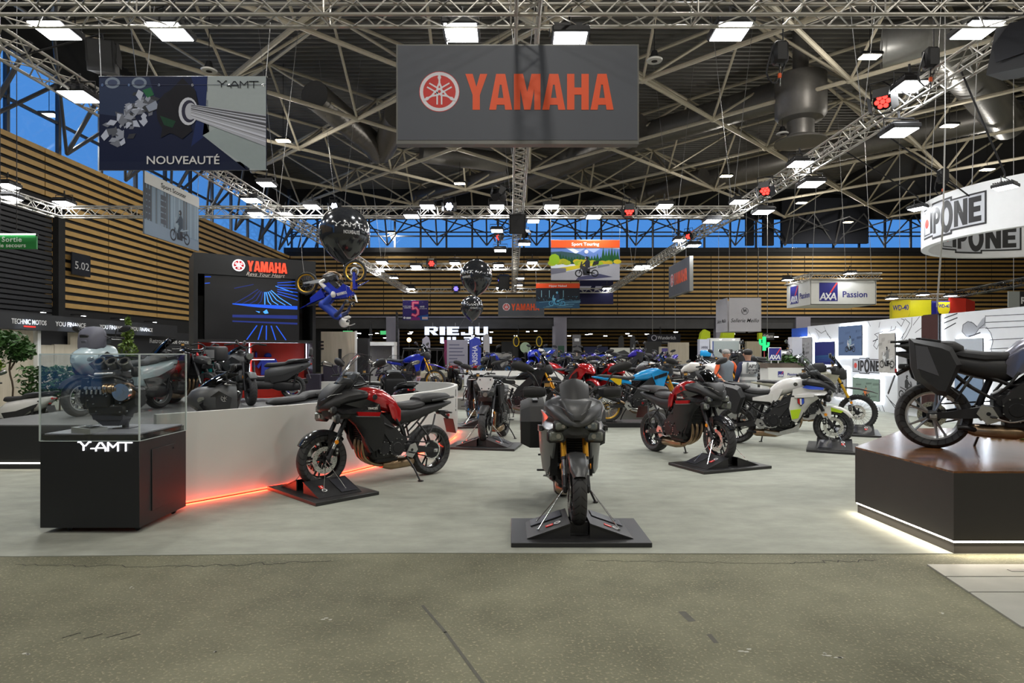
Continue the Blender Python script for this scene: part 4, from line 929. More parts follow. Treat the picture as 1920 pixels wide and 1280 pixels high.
for i, (x0, x1) in enumerate(((3.25, 4.25), (15.6, 16.2), (21.7, 22.8), (33, 34), (-9.5, -8.6))):
    b = MB().m(LILAC); b.box(((x0+x1)/2, 47.8, 2.2), (x1-x0, .7, 4.5), .03); part('column', b, wb)
b = MB().m(BACK); b.box((-17.35, 20, 4.6), (.5, 62, 9.1)); wl = struct('wall_left', b)
b = MB().m(WOOD); slats(b, (-17.1, -6, 0), (0, 1, 0), PX, 54, 3.2, 9.17, .31, .18, lambda u, z: (u-6 < 23.2 and u-6 > 12) and z < 7.0); part('slat_cladding', b, wl)
SHUT = mat('roller_shutter', (.028, .029, .033), .5, .3, var=.1)
b = MB().m(SHUT)
for k in range(40): b.box((-17.02, 17.5, .1+.174*k), (.10, 11.2, .15), .02)
b.m(BACK); b.box((-16.95, 23.35, 3.6), (.3, .35, 7.2)); b.box((-16.95, 17.5, 7.12), (.3, 12, .25)); t = part('door_1', b); tag(t, kind='structure')
b = MB().m(DARK); b.box((42.2, 20, 7.2), (.4, 70, 14.4)); struct('wall_right', b)
b = MB().m(mat('rear_hall_wall', (.28, .27, .24), .8, var=.1)); b.box((12, -16.2, 7.2), (60, .4, 14.4)); struct('wall_front', b)
b = MB().m(DARK); b.box((12.5, 76.2, 3.6), (60, .4, 7.2)); b.box((12.5, 62.2, 7.1), (60, 28, .2)); b.box((-17.4, 62, 3.5), (.4, 28, 7.2)); b.box((42.4, 62, 3.5), (.4, 28, 7.2)); wf = struct('wall_far', b)
b = MB().m(WOOD); slats(b, (-17, 75.9, 0), PX, (0, -1, 0), 59, 2.4, 6.6, .42, .2); part('slat_cladding', b, wf)
# ---- clerestory glazing strips: mullions, rails, bracing; panes
MUL = mat('mullion_grey', (.07, .075, .085), .5, .3, var=.1)
PANE = glassmat('window_glass', (.86, .9, .93), 1.0)
def glazing(name, O, U, width, z0, z1, step, along_x):
    b = MB().m(MUL); n = int(width/step)
    for i in range(n+1):
        p = Vector(O)+Vector(U)*(i*step); b.box((p.x, p.y, (z0+z1)/2), (.14, .14, z1-z0))
    for z in (z0, z0+(z1-z0)*.42, z1): c = Vector(O)+Vector(U)*(width/2); b.box((c.x, c.y, z), (width, .10, .10) if along_x else (.10, width, .10))
    o = struct(name, b)
    g = MB().m(PANE); c = Vector(O)+Vector(U)*(width/2); g.box((c.x, c.y, (z0+z1)/2), (width, .02, z1-z0) if along_x else (.02, width, z1-z0)); part('pane', g, o); return o
glazing('window_1', (-17, 48.4, 0), PX, 59, 9.8, 12.1, 2.0, True)
glazing('window_2', (-17.3, -8, 0), (0, 1, 0), 56, 9.15, 12.2, 2.45, False)
b = MB().m(DARK); b.box((12.5, 48.35, 13.3), (60, .3, 2.4)); b.box((12.5, 48.3, 9.65), (60, .5, .35)); b.box((-17.35, 20, 13.3), (.3, 56, 2.2)); struct('trim_1', b)
b = MB().m(mat('dark_blue_drape', (.012, .014, .022), .85, var=.2))    # dark sheeting in front of the windows at the right
for x0, x1, z0, z1 in ((20.6, 27.2, 10.05, 13.5), (17.9, 18.5, 9.9, 12.4), (19.2, 20.0, 9.9, 12.4)): b.box(((x0+x1)/2, 47.6, (z0+z1)/2), (x1-x0, .3, z1-z0))
tag(part('trim_2', b), kind='structure')
# ---- roof: corrugated deck and a double-layer space frame on a diagonal grid
b = MB().m(mat('roof_deck', (.17, .165, .155), .55, .3, var=.12, vs=2)); ys = []
y = -16.0
while y < 50: ys += [(y, 14.35), (y+.11, 14.35), (y+.16, 14.52), (y+.32, 14.52)]; y += .37
vs = [(x, yy, z) for yy, z in ys for x in (-18, 43)]
b.add(vs, [(2*i, 2*i+1, 2*i+3, 2*i+2) for i in range(len(ys)-1)]); b.box((12.5, 17, 14.75), (62, 68, .2)); ce = struct('ceiling', b, 20)
S = 3.79; X0, Y0 = 8.61, 26.6; ZL, ZU = 11.65, 14.0
BAR = mat('roof_bar_cream', (.62, .56, .44), .5, .1, var=.12); 
b = MB().m(BAR)
def pt(i, j, z): return Vector((X0+S*i, Y0+S*j, z))
for i in range(-7, 10):
    for j in range(-8, 6):
        if not (-17.5 < X0+S*i < 42.5 and -5 < Y0+S*j < 47.9): continue
        ev = (i+j) % 2 == 0; z = ZL if ev else ZU
        for di, dj in ((1, 1), (1, -1)):
            q = pt(i+di, j+dj, z)
            if q.y < 48.5 and q.y > -6 and q.x < 43: b.cyl(pt(i, j, z), q, .085 if ev else .07, None, 7, False)
        if ev:
            b.ell(pt(i, j, z), (.17, .17, .13), 8, 5)
            for di, dj in ((1, 0), (-1, 0), (0, 1), (0, -1)):
                q = pt(i+di, j+dj, ZU); 
                if q.y < 48.5: b.cyl(pt(i, j, z), q, .055, None, 6, False)
tag(part('ceiling_space_frame', b), kind='structure')
b = MB().m(mat('roof_bar_dark', (.10, .10, .105), .55, .2, var=.1))    # edge trusses in front of the glazing
for x in [(-17+3.79*k) for k in range(16)]:
    b.cyl((x, 47.6, 9.9), (x, 46.4, 12.2), .06, None, 6); b.cyl((x, 47.6, 9.9), (x+1.9, 47, 12.2), .055, None, 6); b.cyl((x+3.79, 47.6, 9.9), (x+1.9, 47, 12.2), .055, None, 6); b.cyl((x, 45.5, 11.65), (x+3.79, 47.8, 10.9), .05, None, 6); b.cyl((x+3.79, 45.5, 11.65), (x, 47.8, 10.6), .05, None, 6)
b.cyl((-17, 47.5, 10.9), (42, 47.5, 10.9), .05, None, 6)
for k in range(14):
    y = 2+3.6*k; b.cyl((-16.8, y, 9.2), (-15.4, y, 11.65), .08, None, 6); b.cyl((-16.8, y, 9.2), (-16.6, y+3.6, 12.1), .07, None, 6); b.cyl((-16.8, y+3.6, 9.2), (-14.7, y, 12.2), .06, None, 6)
tag(part('ceiling_edge_truss', b), kind='structure')
b = MB().m(DARK); b.prism([(43, 11.5), (24, 13.9), (24, 14.3), (43, 14.3)], 30, 47.5); tag(part('ceiling_slope', b), kind='structure')

# ---- ventilation ducts
DUCT = mat('spiral_duct', (.22, .21, .20), .42, .6, var=.1); DUCTL = mat('bright_duct', (.40, .40, .40), .38, .6, var=.08)
def duct(label, pts, r, mt=DUCT):
    pts = [Vector(p) for p in pts]; mb = MB().m(mt); n = 18
    mb.tube(pts, r, n, 4)
    L_ = 0
    for a_, b_ in zip(pts[:-1], pts[1:]):
        d = b_-a_; k = int(d.length/.35)
        for i in range(k): p = a_+d*(i/k); mb.cyl(p, p+d.normalized()*.05, r*1.025, None, n, False)
    return tag(part('air_duct', mb), label, 'air duct')
D = lambda px, py, H=10.9: P(px, py, H*F/(663-py))
duct('dark spiral air duct running behind the hanging round diffuser', [D(1180, 262), D(1285, 232), D(1465, 178)], .62)
o = duct('long grey duct passing under the roof at the upper right', [D(1080, 395), D(1290, 348), D(1420, 315), D(1640, 265), D(1850, 222)], .62)
duct('large bright elbow duct near the top right corner of the roof', [D(1655, 90), D(1725, 78), D(1775, 95), D(1890, 232)], .75, DUCTL)
duct('elbow duct left of the big red lettered sign', [D(590, 178), D(690, 262), D(715, 285), D(745, 215)], .6)
duct('grey duct behind the bottom of the big red lettered sign', [D(790, 285), D(945, 305)], .55); duct('dark duct sloping up behind the middle lighting truss', [D(1000, 332), D(1080, 295), D(1200, 240)], .7)
duct('dark round duct low under the roof beside the far truss corner', [D(1060, 400), D(1180, 375), D(1320, 330)], .5); duct('dark curved duct above the two hanging balloons', [D(780, 372), D(870, 348), D(960, 320)], .5)
mb = MB().m(DUCT); c = D(1501, 205, 9.6)
mb.lathe([(.0, 1.3), (.95, 1.25), (.95, -.25), (.82, -.42), (.5, -.5), (.5, -1.05), (.95, -1.25), (.98, -1.32), (.6, -1.36), (.0, -1.3)], 24, 'Z', c); mb.cyl(c+Vector((0, 0, 1.2)), (c.x, c.y, 14.3), .3)
tag(part('air_diffuser', mb), 'round drum-shaped air diffuser hanging from the roof at the right', 'air diffuser')

# ================================================================ STAGE TRUSSES
TRS = mat('truss_alloy', (.46, .44, .40), .4, .55, var=.1)
TRUSSES = []
def truss(label, p0, p1, s=.30, group='lighting trusses', name='lighting_truss', rc=.025, rb=.011, step=None, mt=TRS):
    p0 = Vector(p0); p1 = Vector(p1); d = (p1-p0); L_ = d.length; TRUSSES.append((p0, p1)); u = d.normalized(); w = Vector((-u.y, u.x, 0)).normalized()*s/2; h = PZ*s/2
    t = thing(name, label, 'truss', p0, group=group); d0 = Vector((0, 0, 0))
    for a_, c_ in ((1, 1), (1, -1), (-1, 1), (-1, -1)):
        mb = MB().m(mt); o = w*a_+h*c_; mb.cyl(o, o+d, rc, None, 10); part('chord', mb, t)
    mb = MB().m(mt); n = max(2, round(L_/(step or s*1.0))); 
    for k in range(n):
        q0 = d*(k/n); q1 = d*((k+1)/n); up = k % 2 == 0
        for a_ in (1, -1): mb.cyl(q0+w*a_+h*(-1 if up else 1), q1+w*a_+h*(1 if up else -1), rb, None, 5, False); mb.cyl(q0+h*a_+w*(-1 if up else 1), q1+h*a_+w*(1 if up else -1), rb, None, 5, False)
        if k % 8 == 0:
            for a_ in (1, -1): mb.cyl(q0+w*a_-h, q0+w*a_+h, rb, None, 5, False); mb.cyl(q0+w-0*h+h*a_, q0-w+h*a_, rb, None, 5, False)
    part('lacing', mb, t); return t
ZT = 6.15
TY = (8.15, 19.85, 32.3, 44.5); TX = (-7.4, .22, 7.05)
truss('nearest cross truss running along the top edge of the view', (-12, TY[0], ZT), (12, TY[0], ZT))
truss('second cross truss, just above the blue window strip', (-14.4, TY[1], ZT), (TX[2]+.3, TY[1], ZT))
truss('third cross truss, behind the larger hanging balloons', (TX[0], TY[2], ZT), (TX[2], TY[2], ZT)); truss('farthest cross truss in front of the slatted back wall', (TX[0], TY[3], ZT), (TX[2], TY[3], ZT))
truss('left lengthwise truss running from the top left corner into the hall', (TX[0], 3.5, ZT), (TX[0], TY[3], ZT)); truss('middle lengthwise truss behind the big red lettered sign', (TX[1], 3.5, ZT), (TX[1], TY[3], ZT)); truss('right lengthwise truss rising to the top right corner', (TX[2], 5.5, ZT), (TX[2], TY[3], ZT))
truss('outer left truss in front of the slatted left wall', (-14.4, 11, ZT), (-14.4, TY[1], ZT))

# ================================================================ LAMPS
def side_arm(t, up):
    """clamp arm from a fixture to the nearest truss"""
    M_ = Matrix.LocRotScale(t.location, t.rotation_quaternion if t.rotation_mode == 'QUATERNION' else t.rotation_euler.to_quaternion(), t.scale); a = M_ @ Vector(up); best = None
    for p0, p1 in TRUSSES:
        d = p1-p0; k = max(0, min(1, (a-p0).dot(d)/d.length_squared)); q = p0+d*k
        if best is None or (q-a).length < (best-a).length: best = q
    if best is None or (best-a).length > 3.0: best = Vector((a.x, a.y, 14.4))
    if (best-a).length > .12: mb = MB().m(HOUS); mb.cyl(up, M_.inverted() @ best, .014/t.scale.x, None, 6); part('clamp_arm', mb, t)
LEDW = glow('led_panel_white', (.95, .97, 1.0), 16); HBW = glow('high_bay_warm', (1.0, .86, .55), 22); REDG = glow('red_beam', (1, .02, .015), 7); BLUG = glow('blue_beam', (.08, .06, 1), 7); WHG = glow('white_beam', (.7, .75, 1), 8)
HOUS = mat('lamp_housing', (.018, .018, .02), .5, .3, var=.1)
def lampdata(name, W_, size, col, spread=PI):
    l = bpy.data.lights.new(name, 'AREA'); l.energy = W_*LAMP; l.size = size; l.color = col; l.spread = spread; return l
FL_L = lampdata('flood_light', 42, .40, (.97, .99, 1.0)); FS_L = lampdata('small_flood_light', 4.5, .3, (.95, .98, 1.0)); HB_L = lampdata('high_bay_light', 260, .5, (1.0, .97, .90))
SP_L = bpy.data.lights.new('high_bay_fill', 'POINT'); SP_L.energy = 150*LAMP; SP_L.color = (1.0, .95, .86); SP_L.shadow_soft_size = .2  # extra point light under each high bay, added to brighten the roof bars
_proto = {}
def flood(label, p, yaw=0, tilt=.35, s=1.0, light=True, group='LED floods on the trusses'):
    """square LED panel in a dark frame on a yoke, clamped under a truss"""
    if 'fl' not in _proto:
        mb = MB().m(HOUS); mb.box((0, 0, .05), (.50, .50, .09), .015)
        for k in range(9): mb.box((0, -.2+.05*k, .115), (.44, .012, .05))
        h = mb.mesh('housing'); mb = MB().m(LEDW); mb.box((0, 0, 0), (.43, .43, .012)); l = mb.mesh('panel')
        mb = MB().m(HOUS); mb.tube([(-.27, 0, .06), (-.27, 0, .26), (.27, 0, .26), (.27, 0, .06)], .012, 6, 1); mb.cyl((0, 0, .26), (0, 0, .40), .02, None, 8); _proto['fl'] = (h, l, mb.mesh('yoke'))
    h, l, y = _proto['fl']
    t = thing('flood_light', label, 'lamp', p, group=group); t.rotation_euler = (-.12*tilt if tilt < .5 else tilt, 0, yaw); t.scale = (s, s, s); side_arm(t, (0, 0, .38))
    link('housing', h, t); link('light_panel', l, t); link('yoke', y, t)
    if light:
        lo = bpy.data.objects.new('flood_glow', FL_L if light is True else FS_L); COL.objects.link(lo); lo.parent = t; lo.location = (0, 0, -.02)
    return t
ORD = ['first', 'second', 'third', 'fourth', 'fifth', 'sixth', 'seventh', 'eighth', 'ninth', 'tenth', 'eleventh', 'twelfth']
def flrow(where, order, items, Y=None, X=None, zoff=0, **k):
    for i, (px, py) in enumerate(items):
        y_ = Y if Y is not None else (X*F/(px-958))
        flood('white LED flood panel, %s from the %s on %s' % (ORD[i], order, where), P(px, py, y_), **k)
flrow('the nearest truss', 'left', [(103, 58), (318, 60), (865, 62), (1068, 78), (1370, 60), (1832, 57)], Y=8.45, tilt=.45)
flrow('the left lengthwise truss', 'near end', [(148, 182), (500, 346), (472, 376), (535, 402), (660, 492), (712, 508)], X=-7.25, tilt=.3)
flrow('the right lengthwise truss', 'near end', [(1706, 163), (1686, 249), (1500, 308), (1521, 346), (1386, 379), (1431, 398), (1274, 451), (1300, 461), (1212, 499)], X=6.9, tilt=.3)
flrow('the second cross truss', 'left', [(120, 381), (585, 388), (482, 402), (640, 402), (802, 388), (772, 406), (932, 388), (1034, 388), (1113, 407), (1246, 387), (1335, 415)], Y=19.7, tilt=.3)
flrow('the middle lengthwise truss', 'near end', [(932, 433), (1000, 415), (938, 470), (983, 458)], Y=24, tilt=.3, light=False)
flrow('the third cross truss', 'left', [(716, 492), (780, 500), (853, 494), (935, 498), (998, 493), (1200, 500)], Y=32.1, tilt=.3, s=1.15)
flrow('the farthest cross truss', 'left', [(738, 521), (770, 542), (938, 540), (972, 535), (975, 522), (1138, 541)], Y=44.3, tilt=.3, s=1.3, light=False)
flrow('the outer left truss', 'near end', [(14, 349), (18, 372)], X=-14.3, tilt=.3)
def highbay(label, p, light=True, group='high bay roof lamps'):
    if 'hb' not in _proto:
        mb = MB().m(HOUS); mb.box((0, 0, .08), (.66, .40, .10), .02); mb.cyl((0, 0, .12), (0, 0, 3.5), .012); h = mb.mesh('housing'); mb = MB().m(HBW); mb.box((0, 0, .02), (.56, .32, .03)); _proto['hb'] = (h, mb.mesh('light_panel'))
    t = thing('high_bay_lamp', label, 'lamp', p, group=group); link('housing', _proto['hb'][0], t); link('light_panel', _proto['hb'][1], t)
    if light: lo = bpy.data.objects.new('high_bay_glow', HB_L); COL.objects.link(lo); lo.parent = t; lo.location = (0, 0, -.02); lo = bpy.data.objects.new('high_bay_fill', SP_L); COL.objects.link(lo); lo.parent = t; lo.location = (0, 0, -.25)
    return t
HBP = [(1631, 108, 'above the right truss near the roof duct'), (1780, 237, 'between the elbow duct and the white ring sign'), (1851, 319, 'just above the white ring sign'), (1503, 381, 'below the right truss at the drum diffuser'), (1362, 331, 'under the long grey duct'), (1590, 417, 'in front of the right windows'), (531, 265, 'beside the blue engine banner'), (862, 345, 'under the bottom of the big red lettered sign'), (1602, 453, 'low in front of the right windows'), (733, 436, 'in front of the blue back windows'), (283, 346, 'behind the scooter banner'), (92, 217, 'in front of the left windows')]
for px, py, w in HBP: highbay('warm high bay lamp %s' % w, D(px, py, 9.3))
for k, (x, y) in enumerate(((-10, 2), (0, 1), (10, 2), (-10, -8), (0, -9), (10, -8), (22, 6), (22, -6), (30, 20), (-9, 14), (4, 13))): highbay('unseen warm high bay lamp added as fill above the hall', (x, y, 11.2))  # lamps out of view, added as fill light for the floor and stand
def stagelight(label, p, aim, mt, s=1.0, group='coloured stage lights', power=0, col=(1, 0, 0)):
    t = thing('stage_light', label, 'lamp', p, group=group); d = Vector(aim).normalized(); t.rotation_mode = 'QUATERNION'; t.rotation_quaternion = d.to_track_quat('Z', 'Y'); t.scale = (s, s, s)
    mb = MB().m(HOUS); mb.loft([(-.30, 0, 0, .08, .08), (-.24, 0, 0, .13, .13), (-.02, 0, 0, .155, .155), (0, 0, 0, .155, .155)], 16, axis='Z'); part('housing', mb, t)
    mb = MB().m(DKM); mb.disc((0, 0, 0), .14, .0, .008, 20, 'Z'); mb.m(mt)
    for i in range(7):
        a_ = 2*PI*i/6; r = .0 if i == 6 else .088; mb.disc((r*math.cos(a_), r*math.sin(a_), 0), .04, .008, .016, 12, 'Z')
    part('lens', mb, t)
    for k in range(4):
        mb = MB().m(HOUS); mb.box((0, 0, 0), (.26, .008, .20), 0, Matrix.Rotation(k*PI/2, 4, 'Z') @ Matrix.Translation((0, .19, .09)) @ rotm(.45, 0, 0)); part('barn_door', mb, t)
    mb = MB().m(HOUS); mb.tube([(-.19, 0, -.12), (-.19, .30, -.16), (.19, .30, -.16), (.19, 0, -.12)], .014, 6, 1); part('yoke', mb, t); side_arm(t, (0, .30, -.16))
    if power:
        l = bpy.data.lights.new('stage_glow', 'SPOT'); l.energy = power; l.color = col; l.spot_size = .16; l.shadow_soft_size = .12; l.spot_blend = .6
        lo = bpy.data.objects.new('stage_glow', l); COL.objects.link(lo); lo.parent = t; lo.location = (0, 0, .03); lo.rotation_euler = (PI, 0, 0)
    return t
F2 = (0, -.8, -.6)
stagelight('red stage light glowing on the second cross truss right of centre', P(1180, 395, 19.6), (-.09, -.68, -.72), REDG, 1.1, power=130, col=(1, .02, .02)); stagelight('red stage light clamped on the right truss beside its brightest flood', P(1655, 190, 11), (-.5, -.6, -.6), REDG, 1.0); stagelight('smaller red stage light farther down the right truss', P(1435, 357, 16), (-.5, -.7, -.6), REDG, 1.0)
stagelight('round red stage light on the third cross truss in front of the slats', P(809, 494, 32), (0, -1, -.1), REDG, 1.15); stagelight('blue stage light on the farthest cross truss left of the balloons', P(855, 541, 44), (0, -1, -.1), BLUG, 1.3); stagelight('tilted blue stage light half hidden at the far middle truss', P(938, 525, 40), (-.4, -.8, -.4), BLUG, 1.2)
stagelight('white stage light on the second cross truss beside the middle floods', P(842, 387, 19.6), (0, -.9, -.35), WHG, 1.0); stagelight('white stage light hidden just above the biggest balloon', P(627, 387, 19.6), (.0, -.9, -.35), WHG, .9)
stagelight('red stage light turned sideways at the middle truss above the far sign', P(935, 445, 24.5), (-.6, -.6, -.5), REDG, .9); stagelight('dark red stage light on the right truss above the side sign', P(1291, 443, 24), (-.6, -.6, -.5), REDG, .9); stagelight('unlit stage light tilted upward behind the big sign at the middle truss', P(935, 362, 17), (-.4, -.6, .3), DKM, .95); stagelight('unlit stage light on the right side of the middle truss', P(985, 440, 24), (.5, -.6, -.4), DKM, .9)
# hanging loudspeakers and small roof sounders
def speaker(label, p, s, yaw=0, tilt=.25):
    t = thing('loudspeaker', label, 'loudspeaker', p); t.rotation_euler = (tilt, 0, yaw); t.scale = (s, s, s)
    mb = MB().m(HOUS); mb.prism([(-.25, -.25), (.25, -.25), (.2, .25), (-.2, .25)], -.3, .3, 'XY', M=Matrix.Translation((0, 0, 0))); part('cabinet', mb, t)
    mb = MB().m(mat('speaker_mesh', (.03, .03, .032), .7, bump=.4, bs=300)); mb.box((0, -.256, 0), (.42, .012, .56)); part('mesh_front', mb, t)
    mb = MB().m(DKM)
    for s_ in (1, -1): mb.prism([(-.2, -.12), (.12, -.18), (.2, .05), (.05, .30), (-.12, .30)], s_*.262, s_*.274, 'YZ')
    mb.cyl((-.27, 0, .28), (.27, 0, .28), .015); mb.cyl((0, 0, .28), (0, 0, .45), .02); part('flying_bracket', mb, t); side_arm(t, (0, 0, .44)); return t
speaker('large black loudspeaker cut by the right edge at the end of the right truss', P(1912, 95, 8.0), .95, .45, .2); speaker('black loudspeaker hanging at the second crossing of the middle truss', P(970, 418, 19.4), 1.0, 0, .35); speaker('black loudspeaker on the left truss above the blue engine banner', P(195, 108, 9.5), .75, .3)
speaker('small black loudspeaker at the far crossing of the middle truss', P(945, 528, 40), 1.4, 0, .3)
for px, py, w in ((1227, 115, 'right of the big red lettered sign'), (392, 134, 'above the blue engine banner'), (1467, 252, 'near the drum diffuser')):
    mb = MB().m(WHT); c = D(px, py, 8.6); mb.lathe([(.0, 0), (.22, .0), (.24, .04), (.2, .07), (.10, .1)], 20, 'Z', c); mb.m(HOUS); mb.disc(c, .09, -.004, .01, 14, 'Z'); mb.disc(c, .15, .08, .3, 14, 'Z', .08); mb.cyl(c+Vector((0, 0, .3)), (c.x, c.y, 14.3), .012, None, 5); tag(part('ceiling_sounder', mb), 'white round ceiling sounder hanging on a cord %s' % w, 'sounder')
# chain hoists above trusses
for px, py, Y_, w in ((1462, 100, 9.5, 'at the right truss below the bright elbow duct'), (1745, 110, 10.2, 'above the flood on the right truss'), (1768, 330, 15, 'above the white ring sign')):
    mb = MB().m(HOUS); p = P(px, py, Y_); mb.box(p, (.22, .2, .34), .04); mb.cyl(p+Vector((.05, 0, .17)), (p.x+.05, p.y, 14.2), .012, None, 6); mb.m(ORG); mb.box(p-Vector((0, 0, .34)), (.05, .04, .08), .01); mb.m(DKM); mb.cyl(p-Vector((0, 0, .17)), p-Vector((0, 0, .5)), .01, None, 6); mb.tube([p+Vector((-.1, 0, .1)), p+Vector((-.2, 0, -.3)), p+Vector((-.05, 0, -.45)), p+Vector((.1, 0, -.1))], .014, 6); tag(part('chain_hoist', mb), 'black chain hoist %s' % w, 'hoist')
WIRE = mat('steel_wire', (.35, .35, .35), .4, .6, var=.05)
for i, tx in enumerate((-7.4, .22, 7.05)):
    for ty in (12.5, 19.85, 27, 36): 
        mb = MB().m(WIRE); mb.cyl((tx, ty, ZT+.15), (tx-.9, ty, 14.4), .008, None, 5); mb.cyl((tx, ty, ZT+.15), (tx+.9, ty, 14.4), .008, None, 5); tag(part('rigging_wire', mb), 'thin steel bridle wire holding the %s lengthwise truss' % ('left', 'middle', 'right')[i], 'wire', 'rigging wires')
# ================================================================ SIGNS AND BANNERS
class Plane:
    """upright plane through (ax, ay) along the direction (ux, uy); local u along it, v = height, z toward the viewer"""
    def __init__(s, ax, ay, ux=1, uy=0):
        l = math.hypot(ux, uy); s.a = (ax, ay); s.u = (ux/l, uy/l); s.M = frame((ax, ay, 0), (ux, uy, 0), PZ)
    def __call__(s, px, py):
        k = (px-958)/F; u = (k*s.a[1]-s.a[0])/(s.u[0]-k*s.u[1]); Y = s.a[1]+u*s.u[1]; return (u, 1.65-(py-663)/F*Y)
    def rect(s, x0, y0, x1, y1): a = s(x0, y1); b = s(x1, y0); return a[0], a[1], b[0], b[1]
def pbox(mb, M, u0, v0, u1, v1, z0, z1, b=0):
    return mb.box(((u0+u1)/2, (v0+v1)/2, (z0+z1)/2), (abs(u1-u0), abs(v1-v0), abs(z1-z0)), b) if M is None else mb_box(mb, M, u0, v0, u1, v1, z0, z1, b)
def mb_box(mb, M, u0, v0, u1, v1, z0, z1, b=0):
    t = MB(); t.box(((u0+u1)/2, (v0+v1)/2, (z0+z1)/2), (abs(u1-u0), abs(v1-v0), abs(z1-z0)), b); return mb.add(t.v, t.f, M)
I3 = Matrix()
SGREY = mat('sign_grey_fabric', (.088, .096, .118), .55, var=.05, vs=3); SGFR = mat('sign_frame_grey', (.16, .16, .15), .4, .4, var=.05)
YRED = mat('logo_red', (.88, .10, .02), .5, var=.02); YWH = mat('logo_white', (.78, .76, .82), .5, var=.02); YDISC = mat('logo_disc_red', (.62, .03, .025), .5, var=.02)
HOOK = mat('hook_steel', (.4, .4, .4), .35, .8, var=.05)
def yam_sign(label, M, w, h, hang, d=.14, up=.26):
    """grey fabric box sign with a round badge and red wordmark; M puts its lower left corner"""
    t = thing('hanging_sign', label, 'sign'); t.matrix_world = M
    mb = MB().m(SGFR); mb_box(mb, I3, -.0, -.02, w, h, -d, 0); part('frame', mb, t)
    mb = MB().m(SGREY); mb_box(mb, I3, .02, .03, w-.02, h-.02, 0, .006); f = part('fabric_face', mb, t)
    mb = MB(); fork_emblem(mb, I3, w*.178, h*.515, h*.2, YDISC, YWH, .006, .002, YDISC); part('round_emblem', mb, f)
    mb = MB(); word(mb, 'YAMAHA', I3, w*.285, h*.33, w*.61, h*.365, YRED, .004, .006, .05); part('lettering', mb, f)
    for u in hang: mb = MB().m(HOOK); mb.tube([(u, h, -d/2), (u-.02, h+.06, -d/2), (u+.02, h+.12, -d/2), (u, h+up, -d/2)], .008, 6); mb.lathe([(.018, -.01), (.03, 0), (.018, .01)], 10, 'Z', (u, h+.1, -d/2)); part('chain_hook', mb, t)
    return t
p = Plane(0, 8.25); u0, v0, u1, v1 = p.rect(743, 83, 1198, 267)
yam_sign('big grey hanging sign with a round badge and red letters nearest to the camera', frame((u0, 8.25, v0), PX, PZ), u1-u0, v1-v0, (.68, 2.45))
W_, H_ = u1-u0, v1-v0
yam_sign('far grey red-lettered sign partly behind the night ride banner', frame(P(934, 593, 44.28), PX, PZ), W_*1.02, H_, (.6, 2.5))
yam_sign('slanted grey red-lettered sign turned sideways under the right truss', frame((6.83, 27.0, 4.07), (0, -1, 0), PZ), 3.15, 1.32, (.6, 2.4), up=.66)

def bike_print(mb, M, cx, cy, s, c1, c2, c3, z, flip=1, rider=True):
    """a small printed picture of a rider on a motorcycle; s = wheelbase"""
    def T(ps): return [(cx+flip*a*s, cy+b*s) for a, b in ps]
    mb.m(ink(c1))
    for x in (-.5, .5): 
        for q in ring2(0, 0, .23, .23, .07, 16): mb.flat(T([(x+a, b) for a, b in q]), z, M)
    mb.flat(T([(-.5, .03), (-.5, -.03), (0, .02), (.0, .12)]), z, M); mb.flat(T([(.5, .0), (.46, -.02), (.26, .52), (.33, .54)]), z, M); mb.flat(T([(-.18, -.12), (.22, -.12), (.28, .22), (-.2, .24)]), z, M)
    mb.m(ink(c2)); mb.flat(T([(-.62, .42), (-.1, .28), (.1, .42), (.28, .50), (.44, .44), (.40, .34), (.2, .12), (.05, .22), (-.2, .24), (-.6, .36)]), z+.001, M); mb.flat(T([(.3, .48), (.42, .44), (.34, .72), (.26, .74)]), z+.001, M)
    if rider:
        mb.m(ink(c3)); mb.flat(T([(-.2, .36), (.02, .34), (.12, .48), (.08, .78), (-.06, .86), (-.2, .74)]), z+.002, M); mb.flat(T([(-.14, .4), (.08, .42), (.2, .2), (.1, -.02), (.0, -.02), (.04, .2)]), z+.0025, M); mb.flat(T([(-.02, .78), (.08, .74), (.26, .56), (.32, .54), (.3, .48), (.04, .60)]), z+.003, M)
        mb.m(ink(c1)); mb.flat(T([(.0+.1*math.cos(a*.6), .95+.11*math.sin(a*.6)) for a in range(11)][:10]), z+.003, M)
        mb.m(ink((.5, .5, .5))); mb.flat(T([(.03, .96), (.1, .97), (.1, .91), (.05, .9)]), z+.004, M)

